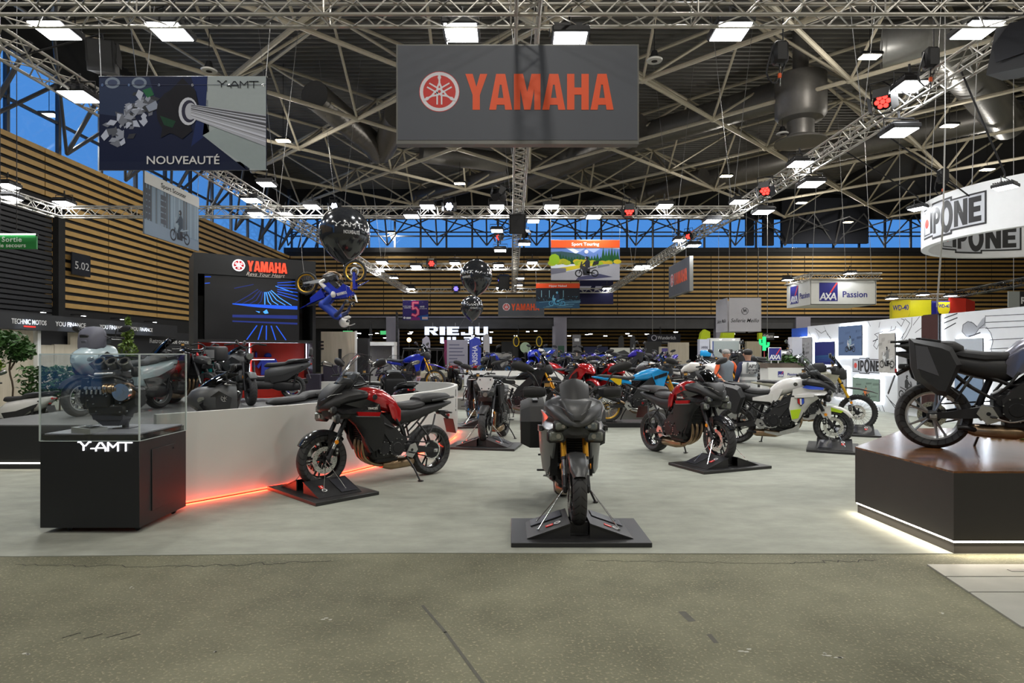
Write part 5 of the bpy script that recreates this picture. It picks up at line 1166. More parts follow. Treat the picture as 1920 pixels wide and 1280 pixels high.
def cloth(mb, w, h, ripple=.012, mt=None, mtb=None, k=20, j=12):
    mb.m(mt); vs = []
    for q in range(2):
        for y in range(j+1):
            for x in range(k+1):
                u, v = x/k, y/j; vs.append((u*w, v*h, ripple*math.sin(u*7+v*2)*(1-v)*.5-.02-.004*q))
    n = (k+1)*(j+1)
    return mb.add(vs, [(q*n+y*(k+1)+x, q*n+y*(k+1)+x+1, q*n+(y+1)*(k+1)+x+1, q*n+(y+1)*(k+1)+x) for q in range(2) for y in range(j) for x in range(k)])
def banner(label, M, w, h, base, art, top, name='hanging_banner', stiff=True):
    t = thing(name, label, 'banner'); t.matrix_world = M
    mb = MB(); cloth(mb, w, h, .0, ink(base, .45)); mb.m(ink(base, .45)); c = part('cloth', mb, t)
    mb = MB(); art(mb, w, h); mb.m(STL)
    for u in (.02, .18, .36, .56, .78, .98): mb.lathe([(.008, .0), (.016, .0), (.016, .003), (.008, .003)], 8, 'Z', (w*u, h*.905, .004))
    part('print', mb, c, normals=False)
    mb = MB().m(HOOK); mb.cyl((-.01, h, -.02), (w+.01, h, -.02), .012, None, 8); mb.cyl((-.005, .012, -.02), (w+.005, .012, -.02), .012, None, 8); part('rod', mb, t)
    mb = MB().m(WIRE)
    for u in (.01, w-.01): mb.cyl((u, h, -.02), (u+(-.03 if u < w/2 else .06), h+top, -.02), .005, None, 5)
    part('hanging_wire', mb, t); return t
def poly(mb, M, col, pts, z, w, h, rough=.45): mb.m(ink(col, rough)); mb.flat([(a*w, b*h) for a, b in pts], z, M)
def art_new(mb, w, h):
    r = random.Random(5); Q = lambda c, p_, z: poly(mb, I3, c, p_, z, w, h)
    Q((.008, .013, .045), [(0, 0), (1, 0), (1, 1), (0, 1)], 0); Q((.012, .018, .05), [(0, 0), (.9, 0), (.9, .09), (0, .09)], .001)
    Q((.025, .04, .095), [(.0, .60), (.0, .98), (.30, .99), (.34, .75), (.2, .55)], .001); Q((.012, .025, .11), [(.55, .25), (.66, .40), (.645, 1), (.55, 1), (.60, .7)], .001)
    Q((.40, .45, .47), [(.65, 1), (1, 1), (1, 0), (.885, 0), (.62, .37), (.64, .70)], .001); Q((.34, .40, .42), [(.62, .37), (.9, .02), (1, .0), (1, .30), (.7, .45)], .0015)
    for (x, y) in ((.08, .93), (.24, .93)): Q((.22, .27, .36), circ2(x, y, .045, .06), .002); Q((.06, .08, .16), circ2(x, y, .03, .035), .0025)
    for i in range(70):      # clear glass engine, drawn as shards
        t_ = r.random(); x = .05+.25*t_+r.uniform(-.05, .07); y = .30+.48*t_+r.uniform(-.11, .11); a = r.uniform(0, 6); l = r.uniform(.012, .05); g = r.choice((.12, .22, .38, .6, .05))
        Q((g*.85, g*.92, g*1.15), [(x+l*math.cos(a), y+1.6*l*math.sin(a)), (x+l*.6*math.cos(a+1.8), y+l*1.1*math.sin(a+1.8)), (x-l*math.cos(a), y-l*1.2*math.sin(a)), (x+l*.5*math.cos(a-1.5), y+l*.9*math.sin(a-1.5))], .003+.00004*i)
    Q((.02, .14, .06), [(.26, .85), (.31, .88), (.33, .80), (.29, .77)], .0062)
    Q((.3, .34, .45), [(.28, .68), (.34, .74), (.36, .66), (.3, .62)], .0063)
    Q((.010, .010, .016), circ2(.46, .62, .115, .24), .0065); Q((.008, .008, .013), [(.40, .80), (.50, .98), (.58, .84), (.6, .6), (.5, .5)], .0067); Q((.01, .01, .016), [(.38, .46), (.37, .34), (.43, .40), (.5, .33), (.56, .42), (.54, .5)], .0066); Q((.012, .055, .03), [(.365, .58), (.46, .52), (.44, .45), (.39, .48)], .0069)
    Q((.62, .64, .72), circ2(.535, .625, .058, .148), .007); Q((.03, .03, .06), circ2(.54, .625, .045, .12), .0072); Q((.5, .52, .6), circ2(.55, .625, .034, .09), .0074)
    for i in range(26):
        a = i/26; g = r.choice((.1, .25, .5, .72)); y0 = .70-.20*a; Q((g*.92, g*.95, g*1.1), [(.55, .70-.14*a), (.56, .695-.14*a-.012), (1.0, .56-.30*a-.02), (1.0, .585-.30*a)], .0076+.00003*i)
    mb.m(ink((.72, .72, .74))); text(mb, 'NOUVEAUTÉ', Matrix.Translation((w*.505, h*.10, .010)), h*.12, ink((.72, .72, .74)), .012, extrude=.001, fit=w*.435)
    yamt(mb, I3, w*.71, h*.875, w*.245, ink((.02, .022, .03)), .001, .0095)
    poly(mb, I3, (.05, .055, .10), [(0, .905), (1, .905), (1, .909), (0, .909)], .0092, w, h)
def circ2(x, y, rx, ry, n=20): return [(x+rx*math.cos(2*PI*i/n), y+ry*math.sin(2*PI*i/n)) for i in range(n)]
p = Plane(0, 8.28); u0, v0, u1, v1 = p.rect(186, 143, 499, 319)
banner('dark blue NOUVEAUTÉ banner with a glassy engine hanging at the upper left', frame((u0, 8.28, v0), PX, PZ), u1-u0, v1-v0, (.02, .025, .07), art_new, .72)
def head(mb, w, h, col, txt, tcol, fit):
    poly(mb, I3, col, [(0, .81), (1, .81), (1, 1), (0, 1)], .009, w, h); text(mb, txt, Matrix.Translation((w*.5, h*.895, .0105)), h*.11, ink(tcol), .012, extrude=.001, fit=w*fit)
def art_tour(mb, w, h):
    r = random.Random(8); Q = lambda c, p_, z: poly(mb, I3, c, p_, z, w, h)
    Q((.62, .66, .72), [(0, 0), (1, 0), (1, 1), (0, 1)], 0); Q((.10, .17, .40), [(0, .82), (.2, .82), (.36, .66), (.52, .82), (.7, .8), (1, .78), (1, .4), (0, .4)], .001); Q((.26, .33, .52), [(.3, .82), (.42, .7), (.5, .8), (.62, .68), (.75, .82)], .0012)
    Q((.03, .07, .08), [(0, .70), (.15, .72), (.4, .66), (.62, .50), (.62, .4), (0, .4)], .0015)
    for i in range(24): x = i/24; hh = .12+.10*r.random()+(.16 if x > .72 else 0); Q((.012, .05+.03*r.random(), .02), [(x-.03, .42), (x+.05, .42), (x+.01, .46+hh)], .0017+.00002*i)
    for i in range(26): x = r.random(); y = .40+.08*r.random(); Q((.18+.3*r.random(), .32+.1*r.random(), .02), circ2(x, y, .06, .06, 8), .0025+.00002*i)
    Q((.25, .42, .02), circ2(.05, .52, .08, .14, 9), .0032); Q((.55, .45, .03), [(0, .28), (.6, .42), (.6, .36), (.2, .22), (0, .24)], .0035)
    Q((.30, .30, .33), [(0, 0), (1, 0), (1, .40), (.78, .40), (.5, .30), (.2, .20), (0, .18)], .004); Q((.14, .14, .18), [(0, .14), (.22, .2), (.22, .30), (0, .30)], .0045); Q((.13, .14, .17), [(.68, .3), (.85, .36), (.85, .40), (.68, .37)], .0045); Q((.05, .05, .10), [(.36, .0), (.55, .02), (.9, .08), (.7, .16), (.4, .08)], .005)
    bike_print(mb, I3, w*.52, h*.17, w*.235, (.012, .012, .014), (.03, .03, .035), (.022, .022, .03), .006, -1); Q((.5, .5, .5), circ2(.515, .71, .03, .05, 10), .0098)
    Q((.02, .02, .022), [(.60, .36), (.69, .40), (.70, .48), (.62, .47)], .0095); head(mb, w, h, (.72, .09, .02), 'Sport Touring', (.8, .8, .8), .4)
def art_naked(mb, w, h):
    r = random.Random(4); Q = lambda c, p_, z: poly(mb, I3, c, p_, z, w, h)
    Q((.018, .022, .03), [(0, 0), (1, 0), (1, 1), (0, 1)], 0); Q((.03, .08, .14), [(0, .0), (1, 0), (1, .34), (0, .28)], .001)
    for i in range(30): x = r.random(); y = .30+.2*r.random(); Q((.10, .30, .42), [(x, y), (x+.02, y), (x+.02, y+.015), (x, y+.015)], .0015)
    for x in (.12, .3, .62): Q((.25, .5, .6), [(x, .45), (x+.012, .45), (x+.012, .72), (x, .72)], .0016)
    for i in range(10): y = .02+.24*r.random(); x = r.random()*.7; Q((.2, .45, .6), [(x, y), (x+.35, y+.05), (x+.35, y+.065), (x, y+.008)], .002)
    bike_print(mb, I3, w*.48, h*.2, w*.26, (.10, .35, .55), (.16, .45, .62), (.03, .05, .09), .004, -1); head(mb, w, h, (.70, .075, .02), 'Hyper Naked', (.8, .8, .8), .4)
def art_scoot(mb, w, h):
    r = random.Random(2); Q = lambda c, p_, z: poly(mb, I3, c, p_, z, w, h)
    Q((.16, .24, .33), [(0, 0), (1, 0), (1, 1), (0, 1)], 0)
    for i in range(22): x = i/22; g = r.choice((.05, .12, .28, .38)); Q((g*.7, g*.95, g*1.2), [(x, .2), (x+.03, .2), (x+.03, .84), (x, .84)], .001+.00002*i)
    for x in (.02, .27): 
        for k in range(5): Q((.02, .03, .05), [(x, .26+.1*k), (x+.09, .26+.1*k), (x+.09, .34+.1*k), (x, .34+.1*k)], .002)
    Q((.20, .27, .36), [(0, 0), (1, 0), (1, .17), (0, .24)], .003); bike_print(mb, I3, w*.62, h*.14, w*.26, (.015, .02, .03), (.3, .38, .46), (.03, .05, .08), .004, -1)
    head(mb, w, h, (.62, .62, .60), 'Sport Scooter', (.02, .02, .02), .46)
def art_five(mb, w, h):
    Q = lambda c, p_, z: poly(mb, I3, c, p_, z, w, h); Q((.035, .025, .14), [(0, 0), (1, 0), (1, 1), (0, 1)], 0); Q((.02, .09, .35), [(.5, 0), (1, 0), (1, .3), (.6, .2)], .001); Q((.2, .03, .2), [(.3, 0), (.7, 0), (.65, .15), (.35, .15)], .002)
    for k, c in ((.075, (.6, .03, .14)), (.03, (.9, .3, .4))): solid(mb, stroke([(w*.60, h*.88), (w*.40, h*.88), (w*.40, h*.58), (w*.52, h*.62), (w*.60, h*.5), (w*.60, h*.32), (w*.5, h*.22), (w*.38, h*.28)], w*k*1.5), I3, ink(c), .001, .004+(.002 if k < .05 else 0))
    text(mb, 'ANS', Matrix.Translation((w*.76, h*.68, .006)), h*.12, ink((.7, .7, .75)), .02, extrude=.001); text(mb, 'DE GARANTIE', Matrix.Translation((w*.8, h*.58, .006)), h*.06, ink((.7, .7, .75)), .01, extrude=.001)
    text(mb, 'VOTRE YAMAHA', Matrix.Translation((w*.2, h*.70, .006)), h*.07, ink((.75, .75, .8)), .015, extrude=.001); text(mb, 'GARANTIE', Matrix.Translation((w*.18, h*.62, .006)), h*.07, ink((.75, .75, .8)), .015, extrude=.001)
    Q((.65, .65, .7), [(.76, .04), (.98, .04), (.98, .17), (.76, .17)], .005); Q((.65, .65, .7), circ2(.07, .12, .045, .06), .005); Q((.65, .65, .7), [(.14, .06), (.32, .06), (.32, .16), (.14, .16)], .005); text(mb, 'YAMAHA', Matrix.Translation((w*.87, h*.105, .007)), h*.07, YDISC, .02, extrude=.001)
def pb(label, Y_, x0, y0, x1, y1, base, art, top):
    q = Plane(0, Y_); a_, b_, c_, d_ = q.rect(x0, y0, x1, y1); return banner(label, frame((a_, Y_, b_), PX, PZ), c_-a_, d_-b_, base, art, top)
pb('orange topped Sport Touring banner with a mountain road', 19.98, 1033, 450, 1162, 525, (.3, .3, .32), art_tour, .85)
pb('orange topped Hyper Naked banner with a night ride in blue', 32.43, 1005, 531, 1087, 578, (.02, .03, .05), art_naked, .85)
pb('small violet banner with a neon number 5 under the far truss', 44.63, 755, 563, 803, 600, (.03, .03, .14), art_five, .72)
pm = Plane(-7.4, 12.6, 0, 1); a_ = pm(272, 432); b_ = pm(368, 365)
banner('pale topped Sport Scooter banner hanging side-on under the left truss', frame((-7.23, 12.3, 4.02), (0, 1, 0), PZ), 2.15, 1.24, (.4, .45, .5), art_scoot, .85)
# navy banner with a pale racing logo behind the far truss
q = Plane(0, 44.9); a_, b_, c_, d_ = q.rect(1086, 524, 1150, 570)
t = thing('hanging_banner', 'navy banner with a slanted pale logo beyond the farthest truss', 'banner'); t.matrix_world = frame((a_, 44.9, b_), PX, PZ); w, h = c_-a_, d_-b_
mb = MB(); cloth(mb, w, h, 0, ink((.012, .012, .045))); c = part('cloth', mb, t)
mb = MB(); solid(mb, [[(.0, .58), (.30, .58), (.36, .73), (.02, .73)], [(.44, .58), (.52, .58), (.60, .73), (.46, .73)], [(.5, .66), (.94, .66), (.98, .73), (.54, .73)], [(.80, .52), (.88, .52), (.95, .68), (.86, .68)], [(.1, .50), (.3, .50), (.32, .54), (.1, .54)]][0:0]+[[(x*w, y*h) for x, y in pp] for pp in ([(.0, .58), (.30, .58), (.36, .73), (.02, .73)], [(.44, .56), (.53, .56), (.62, .73), (.48, .73)], [(.5, .66), (.94, .66), (.98, .73), (.54, .73)], [(.78, .50), (.87, .50), (.95, .68), (.86, .68)])], I3, ink((.45, .45, .55)), .002, 0); part('print', mb, c)
mb = MB().m(WIRE); [mb.cyl((u, h, -.02), (u, h+7.5, -.02), .008, None, 5) for u in (.1, w-.1)]; part('hanging_wire', mb, t)

# ---- white ring sign with IPONE plaques inside and outside
RWH = mat('ring_white_fabric', (.74, .75, .76), .5, var=.03); PLK = mat('plaque_black', (.010, .010, .011), .5, var=.05); PGR = mat('plaque_pale_grey', (.52, .54, .58), .5, var=.03); PRD = mat('plaque_red_dot', (.60, .05, .035), .5, var=.03)
RC = Vector((11.4, 12.8)); RR = 2.5; z0, z1 = 3.98, 4.94
t = thing('ring_sign', 'big white ring sign with black lettered plaques at the right edge', 'sign', (RC.x, RC.y, z0))
mb = MB().m(RWH); mb.lathe([(RR, 0), (RR, z1-z0), (RR-.14, z1-z0), (RR-.14, 0)], 96, 'Z', closed=True); rg = part('ring_band', mb, t)
def ringx(phi): return 958+F*(RC.x+RR*math.cos(phi))/(RC.y+RR*math.sin(phi))
ph0 = math.atan2(-RC.y, -RC.x)
def find(px, lo, hi):
    best = min((abs(ringx(lo+(hi-lo)*i/2000)-px), lo+(hi-lo)*i/2000) for i in range(2001)); return best[1]
def ipone_plaque(mb, w, h, M=None, warp=None, z=0, th=.004):
    """w x h plaque: black outline, pale field with red dot, black letters; origin lower left"""
    s = h
    def S(ps, mt, zz): solid(mb, ps, M, mt, th, z+zz, warp)
    def sub(x0, y0, x1, y1, n=14): return [[(x0+(x1-x0)*i/n, y0), (x0+(x1-x0)*(i+1)/n, y0), (x0+(x1-x0)*(i+1)/n, y1), (x0+(x1-x0)*i/n, y1)] for i in range(n)]
    S(sub(0, .03*h, w, .97*h), PLK, 0); S(sub(.25*w, -.06*h, .60*w, 1.06*h), PLK, .0005); S(sub(.018*w, .08*h, w*.982, .92*h), PGR, .003); S(sub(.27*w, -.0*h, .58*w, 1.0*h), PGR, .0035)
    S(sub(.035*w, .13*h, .045*w, .87*h, 1)+sub(.035*w, .84*h, .2*w, .87*h, 3)+sub(.035*w, .13*h, .2*w, .16*h, 3), PLK, .005)
    S([[(.115*w+.055*w*a, .5*h+.055*w*b) for a, b in circ(0, 0, 1, 20)]], PRD, .006)
    x = .207*w
    for ch, ww, y0, hh in (('I', .082, .14, .72), ('P', .150, .10, .78), ('O', .207, .03, .94), ('N', .185, .12, .76), ('E', .150, .14, .72)):
        cw, ps = YL[ch]; fine = []
        for pp in put(ps, x, y0*h, ww*w*(.70 if ch == 'I' else .90)/cw, hh*h):
            fine.append(pp)
        S(fine, PLK, .007); x += (ww-.004)*w
pa, pb_ = find(1723, ph0-1.2, ph0), find(1850, ph0-1.2, ph0+.2)
mb = MB()
def outw(v): a = pa+v.x/RR; r = RR+v.z+.001; return Vector((r*math.cos(a), r*math.sin(a), v.y+.13))
ipone_plaque(mb, (pb_-pa)*RR, .68, None, outw); part('plaque', mb, rg)
phf = ph0+PI; qa, qb = find(1752, phf-.2, phf+1.3), find(1911, phf-.8, phf+1.0)
mb = MB()
def inw(v): a = qa-v.x/(RR-.14); r = RR-.14-v.z-.001; return Vector((r*math.cos(a), r*math.sin(a), v.y+.14))
ipone_plaque(mb, abs(qa-qb)*(RR-.14), .66, None, inw); part('plaque', mb, rg)
mb = MB().m(WIRE)
for a in (.5, 2.2, 3.4, 4.6): mb.cyl((RR*math.cos(a), RR*math.sin(a), z1-z0), (RR*.8*math.cos(a), RR*.8*math.sin(a), 14.45-z0), .008, None, 5)
part('hanging_wire', mb, t)
flood('white flood panel at the left of the white ring sign lighting its band', P(1722, 392, 13.5), .6, .3, .7, group='floods of the white ring sign', light='small'); flood('white flood panel above the white ring sign near the right edge', P(1885, 352, 9.8), .6, .3, .6, group='floods of the white ring sign', light='small'); flood('white flood panel lighting the inside of the white ring sign', P(1860, 420, 12.2), .2, .3, .6, group='floods of the white ring sign', light='small')
mb = MB().m(mat('white_rope', (.5, .5, .48), .6, var=.1)); mb.cyl(P(1772, 240, 9.0), P(1768, 420, 9.3), .010, None, 6); mb.cyl(P(1768, 420, 9.3), P(1757, 575, 9.9), .013, None, 6); mb.cyl(P(1772, 240, 9.0), (P(1772, 240, 9).x, 9, 14.2), .006, None, 6); tag(part('hanging_cable', mb), 'thin pale cable hanging down in front of the white ring sign', 'cable')

# ---- insurer's hanging box sign with its own truss frame
NAVY = mat('navy_print', (.02, .022, .20), .5, var=.04); WSIGN = mat('white_sign_fabric', (.68, .68, .64), .55, var=.04)
def axa_logo(mb, M, x, y, s, z=0):
    solid(mb, [[(x, y), (x+s, y), (x+s, y+s), (x, y+s)]], M, NAVY, .004, z); solid(mb, [[(x+.55*s, y+.44*s), (x+.64*s, y+.44*s), (x+1.0*s, y+.98*s), (x+.97*s, y+1.0*s), (x+.92*s, y+1.0*s)]], M, mat('logo_stroke_red', (.75, .05, .04), .5, var=.02), .006, z)
    L_ = [stroke([(.06, .08), (.24, .42), (.34, .08)], .075), stroke([(.12, .18), (.33, .18)], .05), stroke([(.36, .08), (.62, .42)], .07), stroke([(.38, .42), (.60, .08)], .07), stroke([(.60, .08), (.80, .42), (.90, .08)], .075), stroke([(.67, .18), (.88, .18)], .05)]
    solid(mb, [[(x+a*s, y+b*s) for a, b in q] for l in L_ for q in l], M, ink((.78, .78, .78)), .007, z)
t = thing('hanging_sign', 'white box sign with blue square logos hanging on a small truss before the slats', 'sign', (12.0, 25, 3.62)); w, d, h = 2.62, 2.1, .96
mb = MB().m(WSIGN); mb.box((w/2, .02, h/2), (w, .04, h)); f1 = part('front_face', mb, t); mb = MB().m(WSIGN); mb.box((0, d/2, h/2), (.04, d, h)); f2 = part('side_face', mb, t); mb = MB().m(WSIGN); mb.box((w, d/2, h/2), (.04, d, h)); mb.box((w/2, d, h/2), (w, .04, h)); part('rear_face', mb, t)
mb = MB().m(WSIGN); mb.prism([(0, 0), (w, 0), (w, d), (0, d)], 0, .02, 'XY'); part('bottom_face', mb, t)
M = frame((0, -.001, 0), PX, PZ); mb = MB(); axa_logo(mb, M, .35, .14, .74); text(mb, 'Passion', M @ Matrix.Translation((1.78, .40, .004)), .34, NAVY, .012, fit=.98); part('print', mb, f1)
M = frame((-.021, d, 0), (0, -1, 0), PZ); mb = MB(); axa_logo(mb, M, .35, .14, .74); text(mb, 'Passion', M @ Matrix.Translation((1.65, .40, .004)), .34, NAVY, .012, fit=.85); part('print', mb, f2)
mb = MB().m(WIRE)
for x, y in ((.1, .1), (w-.1, .1), (.1, d-.1), (w-.1, d-.1)): mb.cyl((x, y, h), (x*.6+.5, y, 14.45-3.62), .008, None, 5)
part('hanging_wire', mb, t)
truss('small truss along the front of the white blue-logo box sign', (11.9, 25.0, 4.74), (14.8, 25.0, 4.74), .22, 'small trusses over hanging signs', mt=TRS); truss('small truss along the left side of the white blue-logo box sign', (12.0, 25.2, 4.74), (12.0, 27.1, 4.74), .22, 'small trusses over hanging signs')
for px, py, Y_, w_ in ((1477, 525, 26.5, 'left'), (1594, 513, 24.6, 'right')): flood('white flood lamp on the %s end of the box sign truss' % w_, P(px, py, Y_), 0, .3, .8, group='floods of the box sign', light='small')
# ---- saddler's white cube sign
t = thing('hanging_sign', 'pale grey cube sign with handwritten saddler lettering right of centre', 'sign', (10.42, 30, 2.72)); w, d, h = 1.5, 1.6, 1.62
LGS = mat('pale_grey_cloth', (.50, .49, .53), .6, var=.04)
mb = MB().m(LGS); mb.box((w/2+.07, 0, h/2), (w-.0, .03, h)); f1 = part('front_face', mb, t); mb = MB().m(LGS); mb.box((0, d/2+.05, h/2), (.03, d, h)); mb.box((w+.1, d/2, h/2), (.03, d, h)); mb.box((w/2, d+.1, h/2), (w, .03, h)); f2 = part('side_face', mb, t)
M = frame((.07, -.016, 0), PX, PZ); mb = MB(); solid(mb, [[(a*.0+x, y) for x, y in q] for q in ring2(.75, .98, .17, .17, .02, 24)]+stroke([(.65, .90), (.70, 1.06), (.75, .94), (.80, 1.06), (.85, .90)], .025)+stroke([(.69, 1.1), (.75, .98), (.81, 1.1)], .02), M, ink((.02, .02, .02)), .002); text(mb, 'Sellerie Meillo', M @ Matrix.Translation((.75, .52, 0)), .26, ink((.02, .02, .02)), .003, shear=.3, fit=1.35, extrude=.002); part('print', mb, f1)
M = frame((-.016, d, 0), (0, -1, 0), PZ); mb = MB(); text(mb, 'Sellerie Meillo', M @ Matrix.Translation((.75, .52, 0)), .26, ink((.02, .02, .02)), .003, shear=.3, fit=1.3, extrude=.002); part('print', mb, f2)
mb = MB().m(WIRE); [mb.cyl((x, y, h), (x, y, 14.45-2.72), .008, None, 5) for x, y in ((.1, .05), (w, .05), (.1, d), (w, d))]; part('hanging_wire', mb, t)
# ---- yellow, blue and red lubricant ring sign
YSG = mat('sign_yellow', (.72, .66, .01), .4, var=.05); SHY = mat('shield_yellow', (.80, .66, .02), .4, var=.03); SBL = mat('sign_blue', (.03, .03, .28), .4, var=.03); SRD = mat('sign_red', (.62, .035, .02), .4, var=.05)
t = thing('hanging_sign', 'yellow, blue and red shield sign hanging above the white picture wall', 'sign', P(1750, 600, 28))
inv = Matrix.Translation(-t.location)
def seg(x0, y0, Ya, x1, Yb, ya, yb, mt, nm='face'):
    A = P(x0, yb, Ya); B = P(x1, yb, Yb); hh = (yb-ya)/F*(Ya+Yb)/2; mb = MB().m(mt); M = inv @ frame((A.x, A.y, min(A.z, B.z)), (B.x-A.x, B.y-A.y, 0), PZ); L_ = math.hypot(B.x-A.x, B.y-A.y); mb_box(mb, M, 0, 0, L_, hh, -.06, 0); return part(nm, mb, t), M, L_, hh
seg(1668, 0, 29, 1672, 28.2, 565, 600, YSG); o, M, L_, hh = seg(1672, 0, 28.2, 1707, 27.6, 562, 600, YSG)
def shield(o, M, L_, hh, s=1):
    mb = MB(); q = [(.04, .95), (.96, .95), (.96, .35), (.85, .14), (.5, .0), (.15, .14), (.04, .35)]; solid(mb, [[(a*L_, (b-.03)*hh) for a, b in q]], M, SHY, .03); text(mb, 'WD-40', M @ Matrix.Translation((L_*.5, hh*.62, .032)), hh*.36, SBL, .02, fit=L_*.86, extrude=.004); part('shield', mb, o)
shield(o, M, L_, hh); seg(1707, 0, 27.6, 1746, 27.4, 562, 594, YSG); seg(1747, 0, 27.4, 1781, 27.4, 564, 592, SBL); o, M, L_, hh = seg(1757, 0, 27.2, 1781, 27.2, 564, 590, SBL); shield(o, M, L_, hh); seg(1781, 0, 27.2, 1811, 27.6, 558, 589, SRD); seg(1811, 0, 27.8, 1828, 29.5, 560, 587, SRD)
mb = MB().m(WIRE); [mb.cyl((x, .5, 1), (x, .5, 14.45-t.location.z), .01, None, 5) for x in (-1.2, 0, 1.4)]; part('hanging_wire', mb, t)
truss('thin truss along the top of the yellow shield sign', P(1668, 556, 28), P(1790, 556, 28), .2, 'small trusses over hanging signs'); truss('dark truss running off right behind the red end of the yellow shield sign', P(1795, 552, 27), P(1960, 520, 22), .25, 'small trusses over hanging signs', mt=DKM)
for px, py, w_ in ((1672, 560, 'left end'), (1730, 553, 'middle'), (1782, 555, 'right end')): flood('white flood lamp over the %s of the yellow shield sign' % w_, P(px, py, 26.9), 0, .3, .8, group='floods of the shield sign', light=False)
# side plate at the right edge
q = Plane(0, 20); t = thing('hanging_sign', 'grey and black row sign hanging at the right edge above the white wall', 'sign', (0, 20, 0)); mb = MB().m(mat('row_sign_grey', (.30, .32, .31), .5, var=.04)); a_, b_, c_, d_ = q.rect(1890, 546, 1911, 576); mb.box(((a_+c_)/2, 0, (b_+d_)/2), (c_-a_, .04, d_-b_)); mb.m(ink((.03, .03, .03))); e_ = q(1932, 546)[0]; mb.box(((c_+e_)/2, 0, (b_+d_)/2), (e_-c_, .04, d_-b_)); o = part('board', mb, t); mb = MB(); text(mb, 'R', frame((c_+.12, -.022, (b_+d_)/2-.05), PX, PZ), .3, ink((.7, .7, .7)), .02); text(mb, 'SALLE', frame(((a_+c_)/2, -.022, (b_+d_)/2-.08), PX, PZ), .1, ink((.1, .1, .1)), .01) if False else None; part('lettering', mb, o); mb = MB().m(WIRE); mb.cyl(((a_+c_)/2, 0, d_), ((a_+c_)/2, 0, 14.45), .008, None, 5); part('hanging_wire', mb, t)
# green exit sign at the left edge, hung on two rods, lit by a tube on top
t = thing('exit_sign', 'green Sortie de secours exit sign hanging at the left edge', 'sign', (P(22, 467, 15).x, 15, P(22, 467, 15).z)); w, h = 1.22, .335
mb = MB().m(mat('exit_green', (.02, .22, .05), .45, var=.04)); mb.box((0, 0, h/2), (w, .05, h), .006); f1 = part('board', mb, t)
mb = MB(); M = frame((0, -.027, 0), PX, PZ); text(mb, 'Sortie', M @ Matrix.Translation((.02, .225, 0)), .17, ink((.75, .78, .72)), .012, sp=1.15); text(mb, 'de secours', M @ Matrix.Translation((.02, .085, 0)), .14, ink((.75, .78, .72)), .012, sp=1.1); part('lettering', mb, f1)
mb = MB().m(glow('exit_tube', (.85, 1, .9), 9)); mb.cyl((-w/2+.02, -.05, h+.015), (w/2, -.05, h+.015), .014, None, 8); part('light_tube', mb, t)
mb = MB().m(DKM); [mb.cyl((x, 0, h), (x, 0, 14.45-t.location.z), .010, None, 6) for x in (-.28, .12)]; mb.box((w/2+.02, -.03, h), (.05, .04, .05), .005); part('hanging_rod', mb, t)
# gate number plate on the left wall
t = thing('wall_sign', 'black gate plate reading 5.02 on the slatted left wall', 'sign', (-16.85, 24.0, P(138, 515, 24.2).z)); mb = MB().m(ink((.02, .022, .03))); mb.box((0, .45, .42), (.05, 1.05, .85)); o = part('plate', mb, t); mb = MB(); text(mb, '5.02', frame((.03, .48, .36), (0, 1, 0), PZ), .42, ink((.6, .6, .62)), .0, fit=.8); part('lettering', mb, o)
# ---- black balloons
def balloon(label, c, r, tx, to, rot):
    t = thing('balloon', label, 'balloon', c, rot, 'black printed balloons'); mb = MB().m(mat('balloon_latex', (.020, .022, .026), .14, coat=.7, var=.1, vs=3))
    prof = [(.0001, 1.04*r)]+[(r*math.sin(a)*(1 if a < 1.7 else 1-.16*((a-1.7)/1.44)**1.5), r*1.04*math.cos(a)*(1 if a < 1.6 else 1+.20*((a-1.6)/1.54)**2)) for a in [PI*k/22 for k in range(1, 22)]]+[(.03*r, -1.26*r), (.06*r, -1.33*r), (.0001, -1.33*r)]
    mb.lathe(prof, 40, 'Z'); part('skin', mb, t)
    mb = MB(); wp = lambda v: Vector((v.x, -math.sqrt(max(.01, (r*1.004+v.z)**2-v.x**2-(v.y/1.04)**2)), v.y))
    yamt(mb, None, -.55*r, .08*r, 1.1*r, ink((.75, .75, .75)), .002, 0, wp); text(mb, 'NOUVEAUTÉ', None, .19*r, ink((.75, .75, .75)), .01, extrude=.001, fit=.62*r, warp=lambda v: wp(Vector((v.x+.12*r, v.y-.13*r, v.z+.002)))); part('print', mb, t)
    mb = MB().m(WIRE); d = Vector(to)-Vector(c); d.rotate(Matrix.Rotation(-rot, 3, 'Z')); mb.cyl((0, 0, -1.33*r), d, .0013, None, 5); part('string', mb, t)
balloon('largest black balloon with white print, upper left of centre', P(646, 437, 9), .36, 0, (P(646, 437, 9).x, 9.6, 1.05), .42); balloon('black balloon with white print touching the smallest one below it', P(893, 518, 14), .36, 0, (-1.9, 14.4, 1.05), -.75); balloon('smallest black printed balloon below the middle one', P(885, 576, 19), .345, 0, (-1.2, 19.0, .62), .1)
